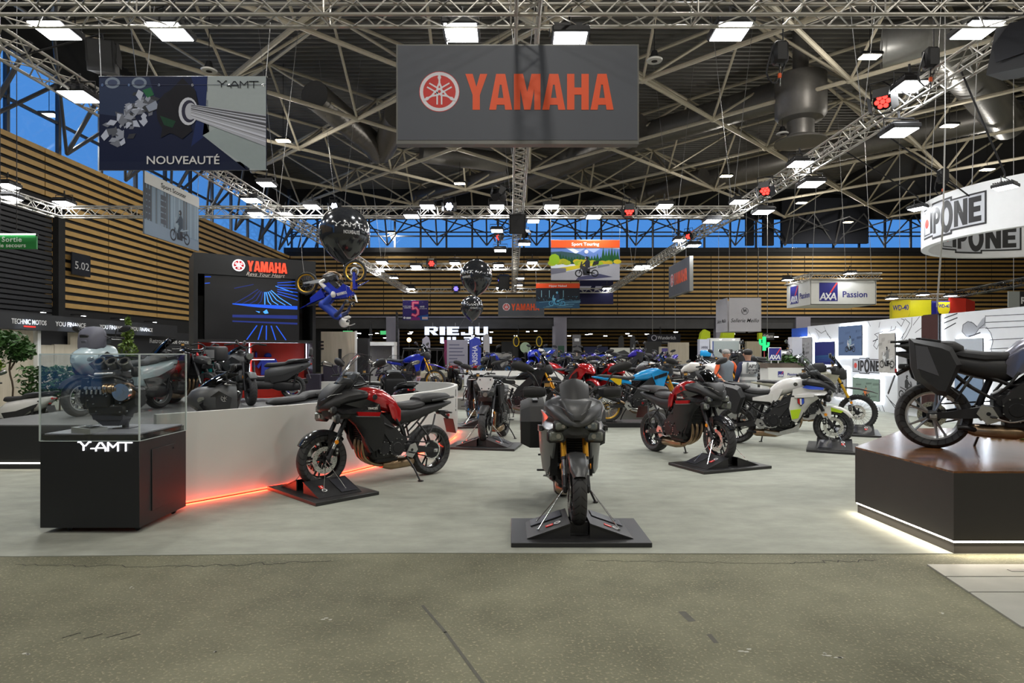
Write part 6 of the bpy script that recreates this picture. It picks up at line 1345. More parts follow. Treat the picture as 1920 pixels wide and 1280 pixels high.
# ================================================================ THE STAND: WALLS, PODIUMS, DISPLAY CASE, PLINTH
WALLW = mat('white_wall_laminate', (.66, .655, .62), .42, var=.05, vs=.9); REDLED = glow('red_led', (1, .045, .02), 9); WLED = glow('warm_white_led', (1, .90, .74), 9)  # broad soft noise in the wall white stands in for reflections
BOXB = mat('matt_black_board', (.009, .0095, .0105), .5, var=.08); BOXBR = mat('dark_brown_board', (.030, .027, .025), .5, var=.1)
def curve(pts, k=6):
    P_ = [Vector((a, b, 0)) for a, b in pts]; q = []
    for i in range(len(P_)-1):
        a = P_[max(0, i-1)]; b = P_[i]; c = P_[i+1]; d = P_[min(len(P_)-1, i+2)]
        for j in range(k): t = j/k; q.append(.5*((2*b)+(c-a)*t+(2*a-5*b+4*c-d)*t*t+(3*b-a-3*c+d)*t**3))
    return q+[P_[-1]]
def ribbon(mb, path, off0, off1, z0, z1):
    vs = []
    for i, p in enumerate(path):
        d = (path[min(i+1, len(path)-1)]-path[max(0, i-1)]).normalized(); n = Vector((d.y, -d.x, 0))
        for o, z in ((off0, z0), (off1, z0), (off1, z1), (off0, z1)): vs.append(p+n*o+PZ*z)
    fs = [(4*i+j, 4*i+(j+1) % 4, 4*i+4+(j+1) % 4, 4*i+4+j) for i in range(len(path)-1) for j in range(4)]+[(0, 1, 2, 3), tuple(4*(len(path)-1)+j for j in range(4))]
    return mb.add(vs, fs)
def ledlight(name, path, z, col, power, off, w=.05):
    """the strip's own light: thin area lamps along it"""
    for a, b_ in zip(path[:-1], path[1:]):
        d = b_-a; l = bpy.data.lights.new(name, 'AREA'); l.shape = 'RECTANGLE'; l.size = d.length; l.size_y = w; l.energy = power*d.length; l.color = col
        o = bpy.data.objects.new(name, l); COL.objects.link(o); n = Vector((d.y, -d.x, 0)).normalized(); c = (a+b_)/2+n*off+PZ*z
        dirn = (n*.55-PZ*.8); o.matrix_world = Matrix.Translation(c) @ dirn.to_track_quat('-Z', 'X').to_matrix().to_4x4() ; 
        X = d.normalized(); Zb = -dirn.normalized(); Zb = (Zb-X*Zb.dot(X)).normalized(); Yb = Zb.cross(X); o.matrix_world = Matrix.Translation(c) @ Matrix((X, Yb, Zb)).transposed().to_4x4()
def counter_wall(label, pts, h, led=True, lens=None, power=6):
    path = curve(pts); t = thing('podium_wall', label, 'partition', path[0]); inv = -path[0]; q = [p+inv for p in path]
    mb = MB().m(WALLW); ribbon(mb, q, -.07, 0, .035, h); part('panel', mb, t)
    mb = MB().m(BOXB); ribbon(mb, q, -.06, -.02, 0, .035); part('plinth', mb, t)
    if led:
        mb = MB().m(REDLED); ribbon(mb, q, -.012, .004, .014, .032); part('light_strip', mb, t)
        s = path[::6]; s = s if (s[-1]-path[-1]).length < .01 else s+[path[-1]]
        ledlight('red_strip_glow', s, .03, (1, .06, .02), power, .02)
    return t
W1 = [(-3.75, 6.60), (-3.29, 7.15), (-2.96, 7.57), (-2.69, 7.91), (-2.06, 8.98), (-1.55, 10.2), (-1.26, 11.2), (-1.12, 12.2), (-1.14, 13.2), (-1.5, 14.1), (-2.4, 14.6), (-3.4, 14.65), (-4.4, 14.5)]
w1 = counter_wall('long curved white podium wall with a glowing red strip along its foot', W1, 1.0)
mb = MB().m(ink((.02, .02, .02))); d = P(851, 760, 12.4)
for z0, z1, wd in ((.86, 1.0, .10), (.66, .84, .05), (.52, .56, .12)): mb.box((2.66, 6.0, z0), (.004, wd, z1-z0)) if False else mb.box((-1.108+3.75, 12.5-6.6, z0), (.012, wd, z1-z0))
part('wall_mark', mb, w1)
W2 = [(-1.72, 26.5), (-1.75, 23.2), (-1.2, 22.6), (1, 22.5), (4, 22.3), (7.4, 21.8), (8.0, 22.4), (8.1, 26)]
counter_wall('long white podium wall with a red light strip farther back in the hall', W2, 1.03, power=3)
GRT = mat('grey_podium_top', (.115, .115, .115), .6, var=.15, vs=6, bump=.05, bs=90); GRF = mat('grey_podium_front', (.20, .20, .185), .6, var=.06)
def podium(label, poly_, h, top, side, name='podium', led=None):
    t = thing(name, label, 'podium', (poly_[0][0], poly_[0][1], 0)); q = [(a-poly_[0][0], b-poly_[0][1]) for a, b in poly_]
    mb = MB().m(side); mb.prism(q, .0, h-.015, 'XY'); part('base', mb, t); mb = MB().m(top); mb.prism(q, h-.015, h, 'XY'); part('top', mb, t)
    if led: mb = MB().m(WLED); mb.box(led[0], led[1]); part('light_strip', mb, t)
    return t
podium('black fronted podium with grey top behind the glass case', [(-7.95, 8.9), (-5.0, 8.9), (-4.6, 11), (-4.2, 14.3), (-7.95, 14.3)], .63, GRT, BOXB, led=((1.4, -.004, .085), (3.0, .012, .014)))
podium('low platform inside the curved white wall under the black scooters', [(-4.95, 7.9), (-3.0, 7.9), (-2.25, 9.0), (-1.75, 10.2), (-1.38, 11.6), (-1.33, 13.2), (-2.2, 14.2), (-4.1, 14.2), (-4.45, 11), (-4.9, 8.88)], .2, GRT, GRF)
podium('low grey platform in the middle of the stand behind the blue adventure bike', [(-1.7, 18.5), (3.4, 14.75), (6.6, 15.6), (6.4, 18.6), (3.6, 19.4), (-.8, 20.8)], .33, GRF, GRF)
podium('raised floor behind the far white podium wall carrying the blue motorcycles', [(-1.6, 23.3), (7.9, 22.6), (7.9, 30), (-1.6, 30)], .55, GRT, GRF)
podium('white podium with small road bikes behind the two men', [(5.6, 18.9), (9.0, 18.0), (9.3, 20), (6, 21)], .62, WHT, WALLW)
podium('violet podium of the blue bikes seen left of the naked bike', [(-5.5, 19.4), (-2.2, 19.4), (-1.9, 22.3), (-5.5, 22.3)], .42, PURP, PURP)  # top and base both in plain violet paint
# wooden topped plinth, front right
t = thing('display_plinth', 'large dark plinth with a glossy wooden top and a white light line at the right', 'plinth', (3.64, 5.13, 0))
pq = [(0, 0), (-.06, 1.36), (1.50, 2.97), (5.5, 2.97), (5.5, 0)]
RUST = floormat('rusty_wood_print', (.014, .011, .009), (.26, .10, .035), (.13, .10, .05), 3.2, .8, .2, .04, (.7, 4, 1), .5)
mb = MB().m(BOXBR); mb.prism(pq, .105, .662, 'XY'); part('body', mb, t); mb = MB().m(RUST); mb.prism(pq, .662, .678, 'XY'); part('top', mb, t, normals=True)
mb = MB().m(BOXBR); mb.prism([(.01, .01), (-.045, 1.34), (1.5, 2.94), (5.5, 2.94), (5.5, .01)], 0, .088, 'XY'); part('kick_base', mb, t)
mb = MB().m(WLED); pth = [Vector((-.045, 1.35, 0)), Vector((.004, .004, 0)), Vector((5.45, .004, 0))]; mb.prism([(.004, .004), (-.052, 1.35), (1.5, 2.96), (5.5, 2.96), (5.5, .004)], .089, .104, 'XY'); part('light_strip', mb, t)
ledlight('plinth_glow', [p+Vector((3.64, 5.13, 0)) for p in pth], .095, (1, .88, .7), 3, .03)
mb = MB().m(mat('pale_stone', (.40, .36, .27), .8, var=.3, vs=8, bump=.3, bs=20)); rnd = random.Random(9)
mb.prism([(6.45+.85*math.cos(a*.7)*rnd.uniform(.9, 1.08), 7.2+.36*math.sin(a*.7)*rnd.uniform(.85, 1.1)) for a in range(9)], .678, .715, 'XY'); mb.m(mat('moss', (.12, .16, .02), .9, var=.5, vs=30))
for i in range(70): a = rnd.uniform(2.9, 5.2); q_ = rnd.uniform(.75, 1.12); mb.ell((6.45+.85*q_*math.cos(a), 7.2+.36*q_*math.sin(a), .70), (rnd.uniform(.015, .04), .02, .016), 7, 4)
tag(part('stone_slab', mb), 'pale stone slab with moss lying on the wooden plinth top at the right edge', 'stone')
# ---- glass display case with the cut-open engine
t = thing('display_case', 'black display cabinet with a glass hood and a small glowing white sign', 'display case', (-3.855, 6.12, 0)); hx, hy = .455, .41
mb = MB().m(BOXB); mb.box((0, 0, .448), (2*hx, 2*hy, .796), .003); cab = part('cabinet', mb, t)
mb = MB().m(mat('case_top_grey', (.30, .30, .34), .5, var=.05)); mb.box((0, 0, .905), (2*hx-.05, 2*hy-.05, .012)); part('top_board', mb, t); mb = MB().m(GLS); mb.box((0, 0, .872), (2*hx-.03, 2*hy-.03, .05)); part('top_rim', mb, t)
mb = MB().m(BOXB); mb.box((hx+.004, -.02, .45), (.008, .40, .58), .002); dr = part('door', mb, t); mb = MB().m(DKM); mb.disc((hx+.008, .15, .70), .008, 0, .006, 10, 'X'); part('lock', mb, dr)
mb = MB(); yamt(mb, frame((-hx, -hy-.001, 0), PX, PZ), .355, .755, .49, glow('sign_glow_white', (.93, .93, 1), 1.5), .012); part('lettering', mb, cab)
for x, y in ((-.25, -.30), (.38, -.30), (-.38, .30), (.38, .30)): mb = MB().m(DKM); mb.box((x, y, .046), (.05, .03, .02)); mb.disc((x, y, .026), .026, -.012, .012, 14); part('caster', mb, t)
GL = glassmat('case_glass', (.95, .965, .96), .9); EDG = mat('glass_edge', (.55, .62, .60), .15, var=.05, coat=.5)
z0, z1 = .845, 1.64; hood = empty('glass_hood', (0, 0, 0), t)
for c, d in (((0, -hy, 0), (2*hx, .006, 1)), ((0, hy, 0), (2*hx, .006, 1)), ((-hx, 0, 0), (.006, 2*hy, 1)), ((hx, 0, 0), (.006, 2*hy, 1))): mb = MB().m(GL); mb.box((c[0], c[1], (z0+z1)/2), (d[0], d[1], z1-z0)); part('pane', mb, hood)
mb = MB().m(EDG)
for x in (-hx, hx):
    for y in (-hy, hy): mb.box((x, y, (z0+z1)/2), (.012, .012, z1-z0))
for y in (-hy, hy): mb.box((0, y, z1), (2*hx, .010, .010)); mb.box((0, y, z0), (2*hx, .010, .006))
for x in (-hx, hx): mb.box((x, 0, z1), (.010, 2*hy, .010)); mb.box((x, 0, z0), (.010, 2*hy, .006))
part('edge_frame', mb, hood)
e = thing('cutaway_engine', 'cut-open black motorcycle engine on a post inside the glass case', 'engine', (-3.87, 6.12, .912))
mb = MB().m(mat('post_blue_grey', (.06, .06, .08), .4)); mb.cyl((.06, .05, 0), (.06, .05, .12), .03, None, 14); mb.prism([(-.16, .10), (.10, .10), (.07, .04), (-.08, .04)], -.08, .08); mb.prism([(-.16, .1), (.12, .1), (.14, .2), (-.2, .2)], -.1, .1, inset=.02); mb.box((.06, .05, .006), (.16, .16, .012)); part('stand_post', mb, e)
mb = MB().m(ENG); mb.box((-.02, 0, .20), (.36, .26, .10), .02); mb.box((-.10, 0, .31), (.24, .28, .20), .02); mb.box((.11, .04, .31), (.20, .22, .18), .02); mb.prism([(-.27, .50), (-.20, .50), (-.16, .22), (-.25, .20), (-.29, .3)], -.10, -.04); mb.loft([(-.02, 0, .16, .04, .10, 3), (.10, 0, .2, .09, .12, 3), (.24, 0, .28, .05, .1, 3)], 12); part('crankcase', mb, e)
EGR = mat('engine_grey', (.10, .10, .10), .4, .5, var=.3, vs=30); mb = MB().m(EGR); mb.box((-.08, .02, .44), (.26, .22, .10), .015, rotm(-.15)); mb.box((-.06, .05, .54), (.28, .20, .08), .015, rotm(-.15)); mb.m(ALU)
for k in range(5): mb.box((-.19+.045*k, -.142, .375), (.02, .03, .05), .004); mb.disc((-.19+.045*k, -.15, .41), .016, -.02, .01, 12)
part('cylinder_block', mb, e)
mb = MB().m(STL); mb.lathe([(.03, -.03), (.082, -.03), (.085, .02), (.07, .03), (.03, .03)], 28, 'Y', (.14, -.13, .37)); mb.m(mat('clutch_bronze', (.35, .2, .1), .35, .8)); mb.lathe([(.078, .02), (.088, .02), (.088, .07), (.078, .07)], 28, 'Y', (.14, -.13, .37)); mb.m(STL)
for i in range(6): a = i*1.047; mb.cyl((.14+.05*math.cos(a), -.165, .37+.05*math.sin(a)), (.14+.05*math.cos(a), -.15, .37+.05*math.sin(a)), .009, None, 8)
mb.disc((.14, -.165, .37), .03, 0, .02, 16); part('clutch', mb, e)
mb = MB().m(EXH)
for k in range(6): mb.lathe([(.02, 0), (.052-.004*(k % 3), 0), (.052-.004*(k % 3), .018), (.02, .018)], 22, 'X', (-.03+.022*k, -.12, .40))
part('gear_stack', mb, e)
for k in range(3):
    mb = MB().m(EGR); R_ = Matrix.Translation((-.13+.12*k, .0, .60)) @ rotm(.75); mb.lathe([(.032, 0), (.05, 0), (.052, .07), (.044, .085), (.034, .085)], 22, 'Z', M=R_); mb.m(STL); mb.lathe([(.038, .086), (.054, .086), (.054, .094), (.038, .094)], 22, 'Z', M=R_); mb.m(GLS); mb.disc((0, 0, 0), .001, 0, .001, 4); part('throttle_body', mb, e)
mb = MB().m(BLK); mb.tube([(-.22, -.08, .52), (-.1, -.13, .50), (.05, -.12, .52), (.16, -.1, .48)], .016, 8); mb.tube([(.2, -.1, .42), (.26, -.05, .36), (.22, 0, .28)], .014, 8); mb.box((0, .13, .70), (.36, .03, .02)); mb.box((.18, .02, .56), (.06, .1, .10), .02); mb.m(ALU); mb.cyl((-.14, -.1, .535), (.04, -.1, .545), .02, None, 12)
rnd = random.Random(1)
for i in range(26): x, z = rnd.uniform(-.24, .24), rnd.uniform(.18, .52); mb.cyl((x, -.152, z), (x, -.138, z), .006, None, 6)
part('hoses_and_bolts', mb, e)
mb = MB().m(SIL); mb.prism([(-.12, 0), (.10, 0), (.10, .045), (-.12, .06)], -.09, .09); mb.m(DKM); mb.box((-.01, 0, .056), (.13, .10, .004)); o = part('info_block', mb); o.location = (-3.93, 5.83, .912); o.rotation_euler = (0, 0, -.25); tag(o, 'small silver information block standing in front of the engine in the glass case', 'info block')

# ---- black tower with the big screen and the red merchandise shelf
TA = Vector((-8.80, 17.3, 0)); TB = Vector((-5.96, 19.05, 0)); TU = (TB-TA).normalized(); TW = (TB-TA).length
t = thing('screen_tower', 'black tower with lit red letters, a big screen and a red shelf bay', 'booth'); M = frame(TA, TU, PZ); t.matrix_world = M
pl = Plane(TA.x, TA.y, TU.x, TU.y); H = 4.46
sx0, sz0, sx1, sz1 = pl.rect(384, 637, 562, 517); rx0, rz0, rx1, rz1 = pl.rect(371, 748, 586, 640); sz0, sz1 = 2.02, 3.88
mb = MB().m(BOXB); mb_box(mb, I3, 0, sz1, TW, H, -1.5, 0); mb_box(mb, I3, 0, .0, rx0, sz1, -1.5, 0); mb_box(mb, I3, rx1, 0, TW, sz1, -1.5, 0); mb_box(mb, I3, rx0, 1.97, rx1, 2.05, -1.2, 0); mb_box(mb, I3, 0, 0, TW, .32, -1.2, 0); mb_box(mb, I3, rx0, .3, rx1, sz1, -1.6, -1.3); part('shell', mb, t)
mb = MB().m(mat('screen_black', (.012, .012, .014), .3, var=.05)); mb_box(mb, I3, sx0, sz0, sx1, sz1, -.14, -.08); scr = part('screen', mb, t)
mb = MB(); w, h = sx1-sx0, sz1-sz0; EB = lambda i: glow('screen_blue_%d' % i, [(.006, .016, .13), (.008, .075, .6), (.05, .28, .95)][i], [.8, .8, 1.0][i])
Q = lambda i, ps, z: solid(mb, [[(sx0+a*w, sz0+b*h) for a, b in p_] for p_ in ps], I3, EB(i), .002, -.08+z)
Q(0, [[(.28, .36), (.98, .36), (.98, .42), (.28, .40)], [(.28, .29), (.98, .27), (.98, .30), (.28, .31)]], 0); Q(1, [[(.28, .56), (.5, .53), (.75, .515), (.98, .515), (.98, .57), (.28, .575)]], .001)
for a in (-62, -48, -34, -22, -10, 0, 9, 20, 32, 44, 58): s_, c_ = math.sin(math.radians(a)), math.cos(math.radians(a)); Q(2 if a > -5 else 0, stroke([(.62+.10*s_, .89-.12*c_), (.62+.24*s_, .86-.24*c_), (min(.98, .62+.42*s_), .58)] if abs(a) < 50 else [(.62+.14*s_, .93-.1*c_), (.62+.36*s_, .95-.3*c_)], .010), .002)
for k in range(6): Q(1, stroke([(.76, .93-.035*k), (.98, .97-.06*k)], .012), .002)
for a in (-20, -6, 4, 16, 30): s_ = math.sin(math.radians(a)); Q(1, stroke([(.62+.25*s_, .24), (.62+.5*s_-.02, .02)], .012), .002)
Q(2, [[(.60, .46), (.64, .50), (.66, .44), (.62, .43)], [(.52, .47), (.57, .46), (.56, .44)]], .002); Q(1, stroke([(.005, .96), (.06, .965)], .012)+stroke([(.005, .86), (.05, .87)], .01), .002); part('picture', mb, scr)
EW = glow('badge_white_glow', (1, .93, .96), 2.2); ER = glow('letters_red_glow', (.95, .05, .02), 1.15); a_, b_ = pl(446, 490); c_, d_ = pl(464, 506); e_, f_ = pl(540, 484)
mb = MB(); fork_emblem(mb, I3, a_+.02, 4.18, .165, mat('badge_red', (.5, .01, .02), .4, var=.02), EW, 0, .02); part('round_emblem', mb, t)
mb = MB(); word(mb, 'YAMAHA', I3, c_, 4.03, e_-c_-.03, .30, ER, .03, 0, .05); part('lettering', mb, t)
mb = MB(); text(mb, 'Revs Your Heart', Matrix.Translation(((c_+e_)/2-.06, 3.95, .005)), .15, mat('slogan_silver', (.55, .5, .45), .4), .006, shear=.35, fit=(e_-c_)*.95); mb.box(((c_+e_)/2-.1, 3.885, .004), ((e_-c_)*.8, .008, .006)); part('slogan', mb, t)
mb = MB().m(mat('shelf_red', (.60, .035, .018), .45, var=.05)); mb_box(mb, I3, rx0, .3, rx1, 1.97, -1.1, -1.06); mb_box(mb, I3, rx0, .3, rx0+.03, 1.97, -1.06, -.02); mb_box(mb, I3, rx0, .3, rx1, .33, -1.06, -.02); mb_box(mb, I3, rx0+1.45, .3, rx0+1.5, 1.97, -1.06, -.6)
for z in (.95, 1.5): mb_box(mb, I3, rx0, z, rx1-1.0, z+.03, -1.06, -.55)
mb_box(mb, I3, rx0+1.5, .86, rx1, .89, -1.06, -.5); part('shelf_bay', mb, t)
mb = MB().m(glow('shelf_led', (.75, .8, 1), 6)); 
for a, b, c, d in ((rx0+1.42, 1.0, rx0+1.44, 1.95), (rx1-.06, 1.2, rx1-.04, 1.95), (rx0+.9, 1.46, rx1-1.0, 1.475), (rx0+2.0, 1.2, rx1-.05, 1.215)): mb_box(mb, I3, a, b, c, d, -.58, -.56)
part('light_strip', mb, t)
l = bpy.data.lights.new('shelf_glow', 'AREA'); l.shape = 'RECTANGLE'; l.size = 2.4; l.size_y = .1; l.energy = 22; l.color = (.85, .88, 1); o = bpy.data.objects.new('shelf_glow', l); COL.objects.link(o); o.parent = t; o.location = ((rx0+rx1)/2, 1.94, -.3); o.rotation_euler = (PI/2, 0, 0)
mb = MB().m(SBL); o = None
def on_tower(mb, name, label, cat, u, v, z, group=None): o_ = part(name, mb); o_.matrix_world = M @ Matrix.Translation((u, v, z)); return tag(o_, label, cat, group)
BLC = mat('blue_cloth', (.02, .05, .38), .8, var=.15); NVC = mat('navy_cloth', (.015, .02, .06), .85, var=.15)
for i, (u, v, mt_, w_) in enumerate(((.95, 1.02, NVC, 'dark'), (1.42, .98, BLC, 'blue'))): mb = MB().m(mt_); mb.prism([(-.16, 0), (.16, 0), (.15, .3), (.26, .22), (.3, .3), (.14, .46), (.05, .44), (-.05, .44), (-.14, .46), (-.3, .3), (-.26, .22), (-.15, .3)], -.03, .03, 'XY'); on_tower(mb, 't_shirt', '%s T-shirt hanging in the red shelf bay' % w_, 't-shirt', rx0+u-.05, v, -.9, 'clothes in the red shelf bay')
for i, (u, v, w_) in enumerate(((.95, 1.53, 'on the upper left'), (2.0, 1.53, 'in the middle'))): mb = MB().m(BLC); mb.ell((0, .06, 0), (.11, .09, .12)); mb.box((.0, .03, .12), (.16, .015, .12), .005); on_tower(mb, 'cap', 'blue cap %s of the red shelf' % w_, 'cap', rx0+u, v, -.85, 'caps on the red shelf')
mb = MB().m(BLC); mb.prism([(-.22, 0), (.22, 0), (.2, .36), (.28, .2), (.34, .26), (.2, .5), (-.2, .5), (-.34, .26), (-.28, .2), (-.2, .36)], -.06, .06, 'XY'); on_tower(mb, 'jacket', 'blue jacket hanging beside the light line in the red bay', 'jacket', rx0+2.02, 1.0, -.9, 'clothes in the red shelf bay')
mb = MB().m(BLC); mb.box((0, .24, 0), (.32, .42, .20), .04, None, 2); mb.m(DKM); mb.tube([(-.07, .45, 0), (-.07, .52, 0), (.07, .52, 0), (.07, .45, 0)], .008, 6, 1)
for k in range(5): mb.m(RBL); mb.box((-.12+.06*k, .24, .1), (.02, .36, .012), .004)
on_tower(mb, 'suitcase', 'blue hard suitcase at the bottom right of the red bay', 'suitcase', rx1-.55, .33, -.7)
mb = MB().m(BLC); mb.box((0, .18, 0), (.34, .36, .16), .08, None, 2); on_tower(mb, 'backpack', 'blue backpack above the suitcase in the red bay', 'backpack', rx1-.42, .9, -.8)
for i in range(6): mb = MB().m((BLC, WHT, BLC)[i % 3]); mb.cyl((0, 0, 0), (0, .16, 0), .035, None, 12); mb.m(DKM); mb.cyl((0, .16, 0), (0, .2, 0), .025, None, 10); on_tower(mb, 'bottle', 'small blue or white bottle standing on the upper red shelf', 'bottle', rx0+1.15+.1*i, 1.53, -.8, 'bottles on the red shelf')
mb = MB(); mb.m(SBL); text(mb, 'IPONE', Matrix.Translation((0, 0, 0)), .26, SBL, .05, fit=.62, extrude=.01); on_tower(mb, 'wall_lettering', 'dark blue lettering on the red back wall above the suitcase', 'sign', rx1-.45, 1.28, -1.03)
mb = MB().m(WHT); mb.box((0, .12, 0), (.26, .24, .01)); on_tower(mb, 'price_board', 'small white price board low in the red bay', 'sign', rx0+.95, .55, -.3)

# ---- pale wood wall right of the tower, dark cabinets, left booth
LWD = floormat('pale_wood_veneer', (.42, .37, .28), (.52, .46, .36), (.38, .33, .25), 1.5, .3, .55, .03, (6, 6, .5))
t = thing('booth_wall', 'pale wooden booth wall with black letters right of the screen tower', 'booth', (-6.15, 20.2, 0)); mb = MB().m(LWD); mb.box((.55, .05, 1.18), (1.1, .1, 2.36)); o = part('panel', mb, t); mb = MB().m(BOXB); text(mb, 'E', frame((.0, -.003, 1.9), PX, PZ), .38, BOXB, .03); mb.box((.12, -.006, 1.26), (.42, .012, .04)); mb.box((.62, -.006, 1.1), (.10, .012, 1.4)); part('lettering', mb, o); mb = MB().m(WALLW); mb.box((1.12, .05, 1.19), (.05, .12, 2.38)); part('corner_post', mb, t)
mb = MB().m(mat('dark_violet_cabinet', (.022, .018, .035), .45)); mb.box((-5.85, 18.7, .52), (.42, .5, 1.04), .01); mb.box((-5.4, 18.9, .65), (.45, .45, 1.3), .01); tag(part('counter', mb), 'dark violet counter blocks at the right foot of the screen tower', 'counter')
t = thing('booth', 'long black fascia with dealer names over a pale wooden booth at the left wall', 'booth', (-15.5, 0, 0)); lp = Plane(-15.5, 0, 0, 1); lp.M = frame((0, 0, 0), (0, 1, 0), PZ)
Yp = lambda px: 15.5*F/(958-px)
mb = MB().m(mat('fascia_black', (.016, .017, .02), .5, var=.05)); mb.box((0, (Yp(-80)+Yp(330))/2, 2.68), (.12, Yp(330)-Yp(-80), .52)); mb.box((-.5, (Yp(180)+Yp(372))/2, 1.3), (.1, Yp(372)-Yp(180), 2.7)); mb.box((-.6, (Yp(82)+Yp(190))/2, 1.3), (.1, Yp(190)-Yp(82), 2.7)); fs_ = part('fascia', mb, t)
mb = MB().m(LWD)
for a, b, z0, z1 in ((-80, 82, 0, 2.42), (88, 120, 0, 1.95), (121, 150, 0, 1.98), (150, 212, 0, 2.42)): mb.box((-.4, (Yp(a)+Yp(b))/2, (z0+z1)/2), (.1, Yp(b)-Yp(a), z1-z0))
part('wood_panel', mb, t); mb = MB().m(WALLW); mb.box((-.3, (Yp(82)+Yp(88))/2, 1.21), (.2, Yp(88)-Yp(82), 2.42)); part('post', mb, t)
mb = MB().m(ink((.75, .75, .75)))
for px, s_, f_ in ((52, 'TECHNIC MOTOS', 1.45), (130, 'YOU FINANCE', 1.5), (208, 'YOU FINANCE', 1.5), (264, 'YOU FINANCE', 1.5)): text(mb, s_, frame((.063, Yp(px), 2.66), (0, 1, 0), PZ), .22, ink((.75, .75, .75)), .012, fit=f_)
mb.m(ink((.6, .03, .02))); mb.box((.064, Yp(52), 2.52), (.006, .5, .05)); text(mb, 'Retrouvez nos concess', frame((-.44, Yp(340), 2.22), (0, 1, 0), PZ), .3, ink((.7, .7, .7)), .01, fit=3.6); part('lettering', mb, fs_)
for px, w_ in ((52, 'first'), (130, 'second'), (205, 'third'), (268, 'fourth')):
    mb = MB().m(HOUS); mb.box((-15.2, Yp(px), 3.02), (.5, .06, .05), .01); mb.box((-14.98, Yp(px), 3.0), (.1, .2, .05), .01); mb.m(LEDW); mb.box((-15.0, Yp(px), 2.972), (.07, .15, .008)); tag(part('fascia_lamp', mb), 'arm lamp over the %s name from the left on the black fascia' % w_, 'lamp', 'arm lamps on the fascia')
    l = bpy.data.lights.new('fascia_glow', 'SPOT'); l.energy = 30; l.spot_size = 1.7; l.color = (.75, .85, 1); l.shadow_soft_size = .08; o = bpy.data.objects.new('fascia_glow', l); COL.objects.link(o); o.location = (-15.0, Yp(px), 2.95); o.rotation_euler = (0, .45, 0)
# ---- plants
LEAF = mat('leaf_green', (.045, .115, .025), .5, var=.5, vs=5); LEAFY = mat('leaf_lime', (.16, .26, .02), .5, var=.4, vs=5); BARK = mat('bark', (.10, .07, .045), .8, var=.3)
def plant(name, label, loc, blobs, n, leaf, stems, size=.07, pot=None):
    t = thing(name, label, 'plant', loc); r = random.Random(len(label)); mb = MB().m(leaf)
    for i in range(n):
        c, rad, fl = r.choice(blobs); d = Vector((r.gauss(0, 1), r.gauss(0, 1), r.gauss(0, 1))).normalized()*(r.random()**.3)
        if fl: d = Vector((r.uniform(-1, 1), r.uniform(-1, 1), r.uniform(-1, 1)))
        p_ = Vector(c)+Vector((d.x*rad[0], d.y*rad[1], d.z*rad[2])); a = Vector((r.uniform(-1, 1), r.uniform(-1, 1), r.uniform(-.6, .8))).normalized()*size; b_ = a.cross(Vector((r.uniform(-1, 1), r.uniform(-1, 1), 1))).normalized()*size*.45
        mb.add([p_-a, p_+b_, p_+a, p_-b_], [(0, 1, 2, 3)])
    part('foliage', mb, t, normals=False); mb = MB().m(BARK); [mb.tube(s_, .018, 6) for s_ in stems]; part('stem', mb, t)
    mb = MB().m(BOXB)
    for c, d in pot or [((0, 0, .2), (.5, .5, .4))]: mb.box(c, d, .02)
    part('planter', mb, t); return t
plant('potted_tree', 'bushy potted tree with a round crown at the left edge', (-10.75, 13.4, 0), [((0, 0, 1.80), (.40, .4, .36), 0), ((.25, 0, 1.7), (.25, .25, .22), 0), ((-.2, 0, 1.95), (.28, .25, .2), 0)], 900, LEAF, [[(0, 0, .3), (.06, 0, .9), (-.02, 0, 1.3), (.05, 0, 1.7)], [(0, 0, 1.3), (.2, 0, 1.65)]])
plant('bush', 'lime green bush under the round potted tree at the left edge', (-10.9, 12.9, 0), [((0, 0, 1.35), (.38, .3, .22), 0)], 450, LEAFY, [[(0, 0, .3), (0, 0, 1.2)]])
plant('hedge', 'clipped dark green hedge in a planter behind the glass case', (-9.55, 13.2, 0), [((0, 0, 1.02), (.75, .25, .36), 1)], 1500, LEAF, [[(-.5, 0, .3), (-.5, 0, .8)], [(0, 0, .3), (.02, 0, .8)], [(.5, 0, .3), (.45, 0, .8)]], .065, [((0, 0, .22), (1.6, .5, .44))])
plant('conical_shrub', 'tall cone-shaped shrub behind the pale blue scooter', (-9.7, 15.8, 0), [((0, 0, .9), (.36, .36, .3), 0), ((0, 0, 1.35), (.3, .3, .3), 0), ((0, 0, 1.75), (.22, .22, .28), 0), ((0, 0, 2.1), (.13, .13, .25), 0), ((0, 0, 2.4), (.06, .06, .18), 0)], 1200, mat('leaf_shrub', (.12, .19, .03), .5, var=.5, vs=5), [[(0, 0, .3), (0, 0, 2.2)]], .055)

# ---- white picture wall with manga drawings and backlit pictures
XW = 10.6; t = thing('picture_wall', 'long white exhibition wall with manga line drawings and a black lettered plaque', 'partition'); M = frame((XW, 22.3, 0), (0, -1, 0), PZ); t.matrix_world = M
pw = Plane(XW, 22.3, 0, -1); mb = MB().m(mat('picture_wall_white', (.70, .71, .73), .5, var=.03)); mb_box(mb, I3, 0, .0, 14.6, 2.62, -.10, 0); wall_ = part('panel', mb, t)
mb = MB(); LN = ink((.03, .03, .035)); LG = ink((.36, .37, .40))
def draw(pts, wd=.035): solid(mb, stroke([pw(*q) for q in pts], wd*.42), I3, LN, .002, .001)
def fill(pts, mt): solid(mb, [[pw(*q) for q in pts]], I3, mt, .001, .001)
draw([(1528, 616), (1540, 625), (1548, 620), (1556, 633), (1560, 640)]); draw([(1530, 620), (1536, 632), (1533, 640), (1541, 644)], .02); draw([(1517, 622), (1521, 632)]); draw([(1545, 612), (1552, 628), (1559, 634)], .02)
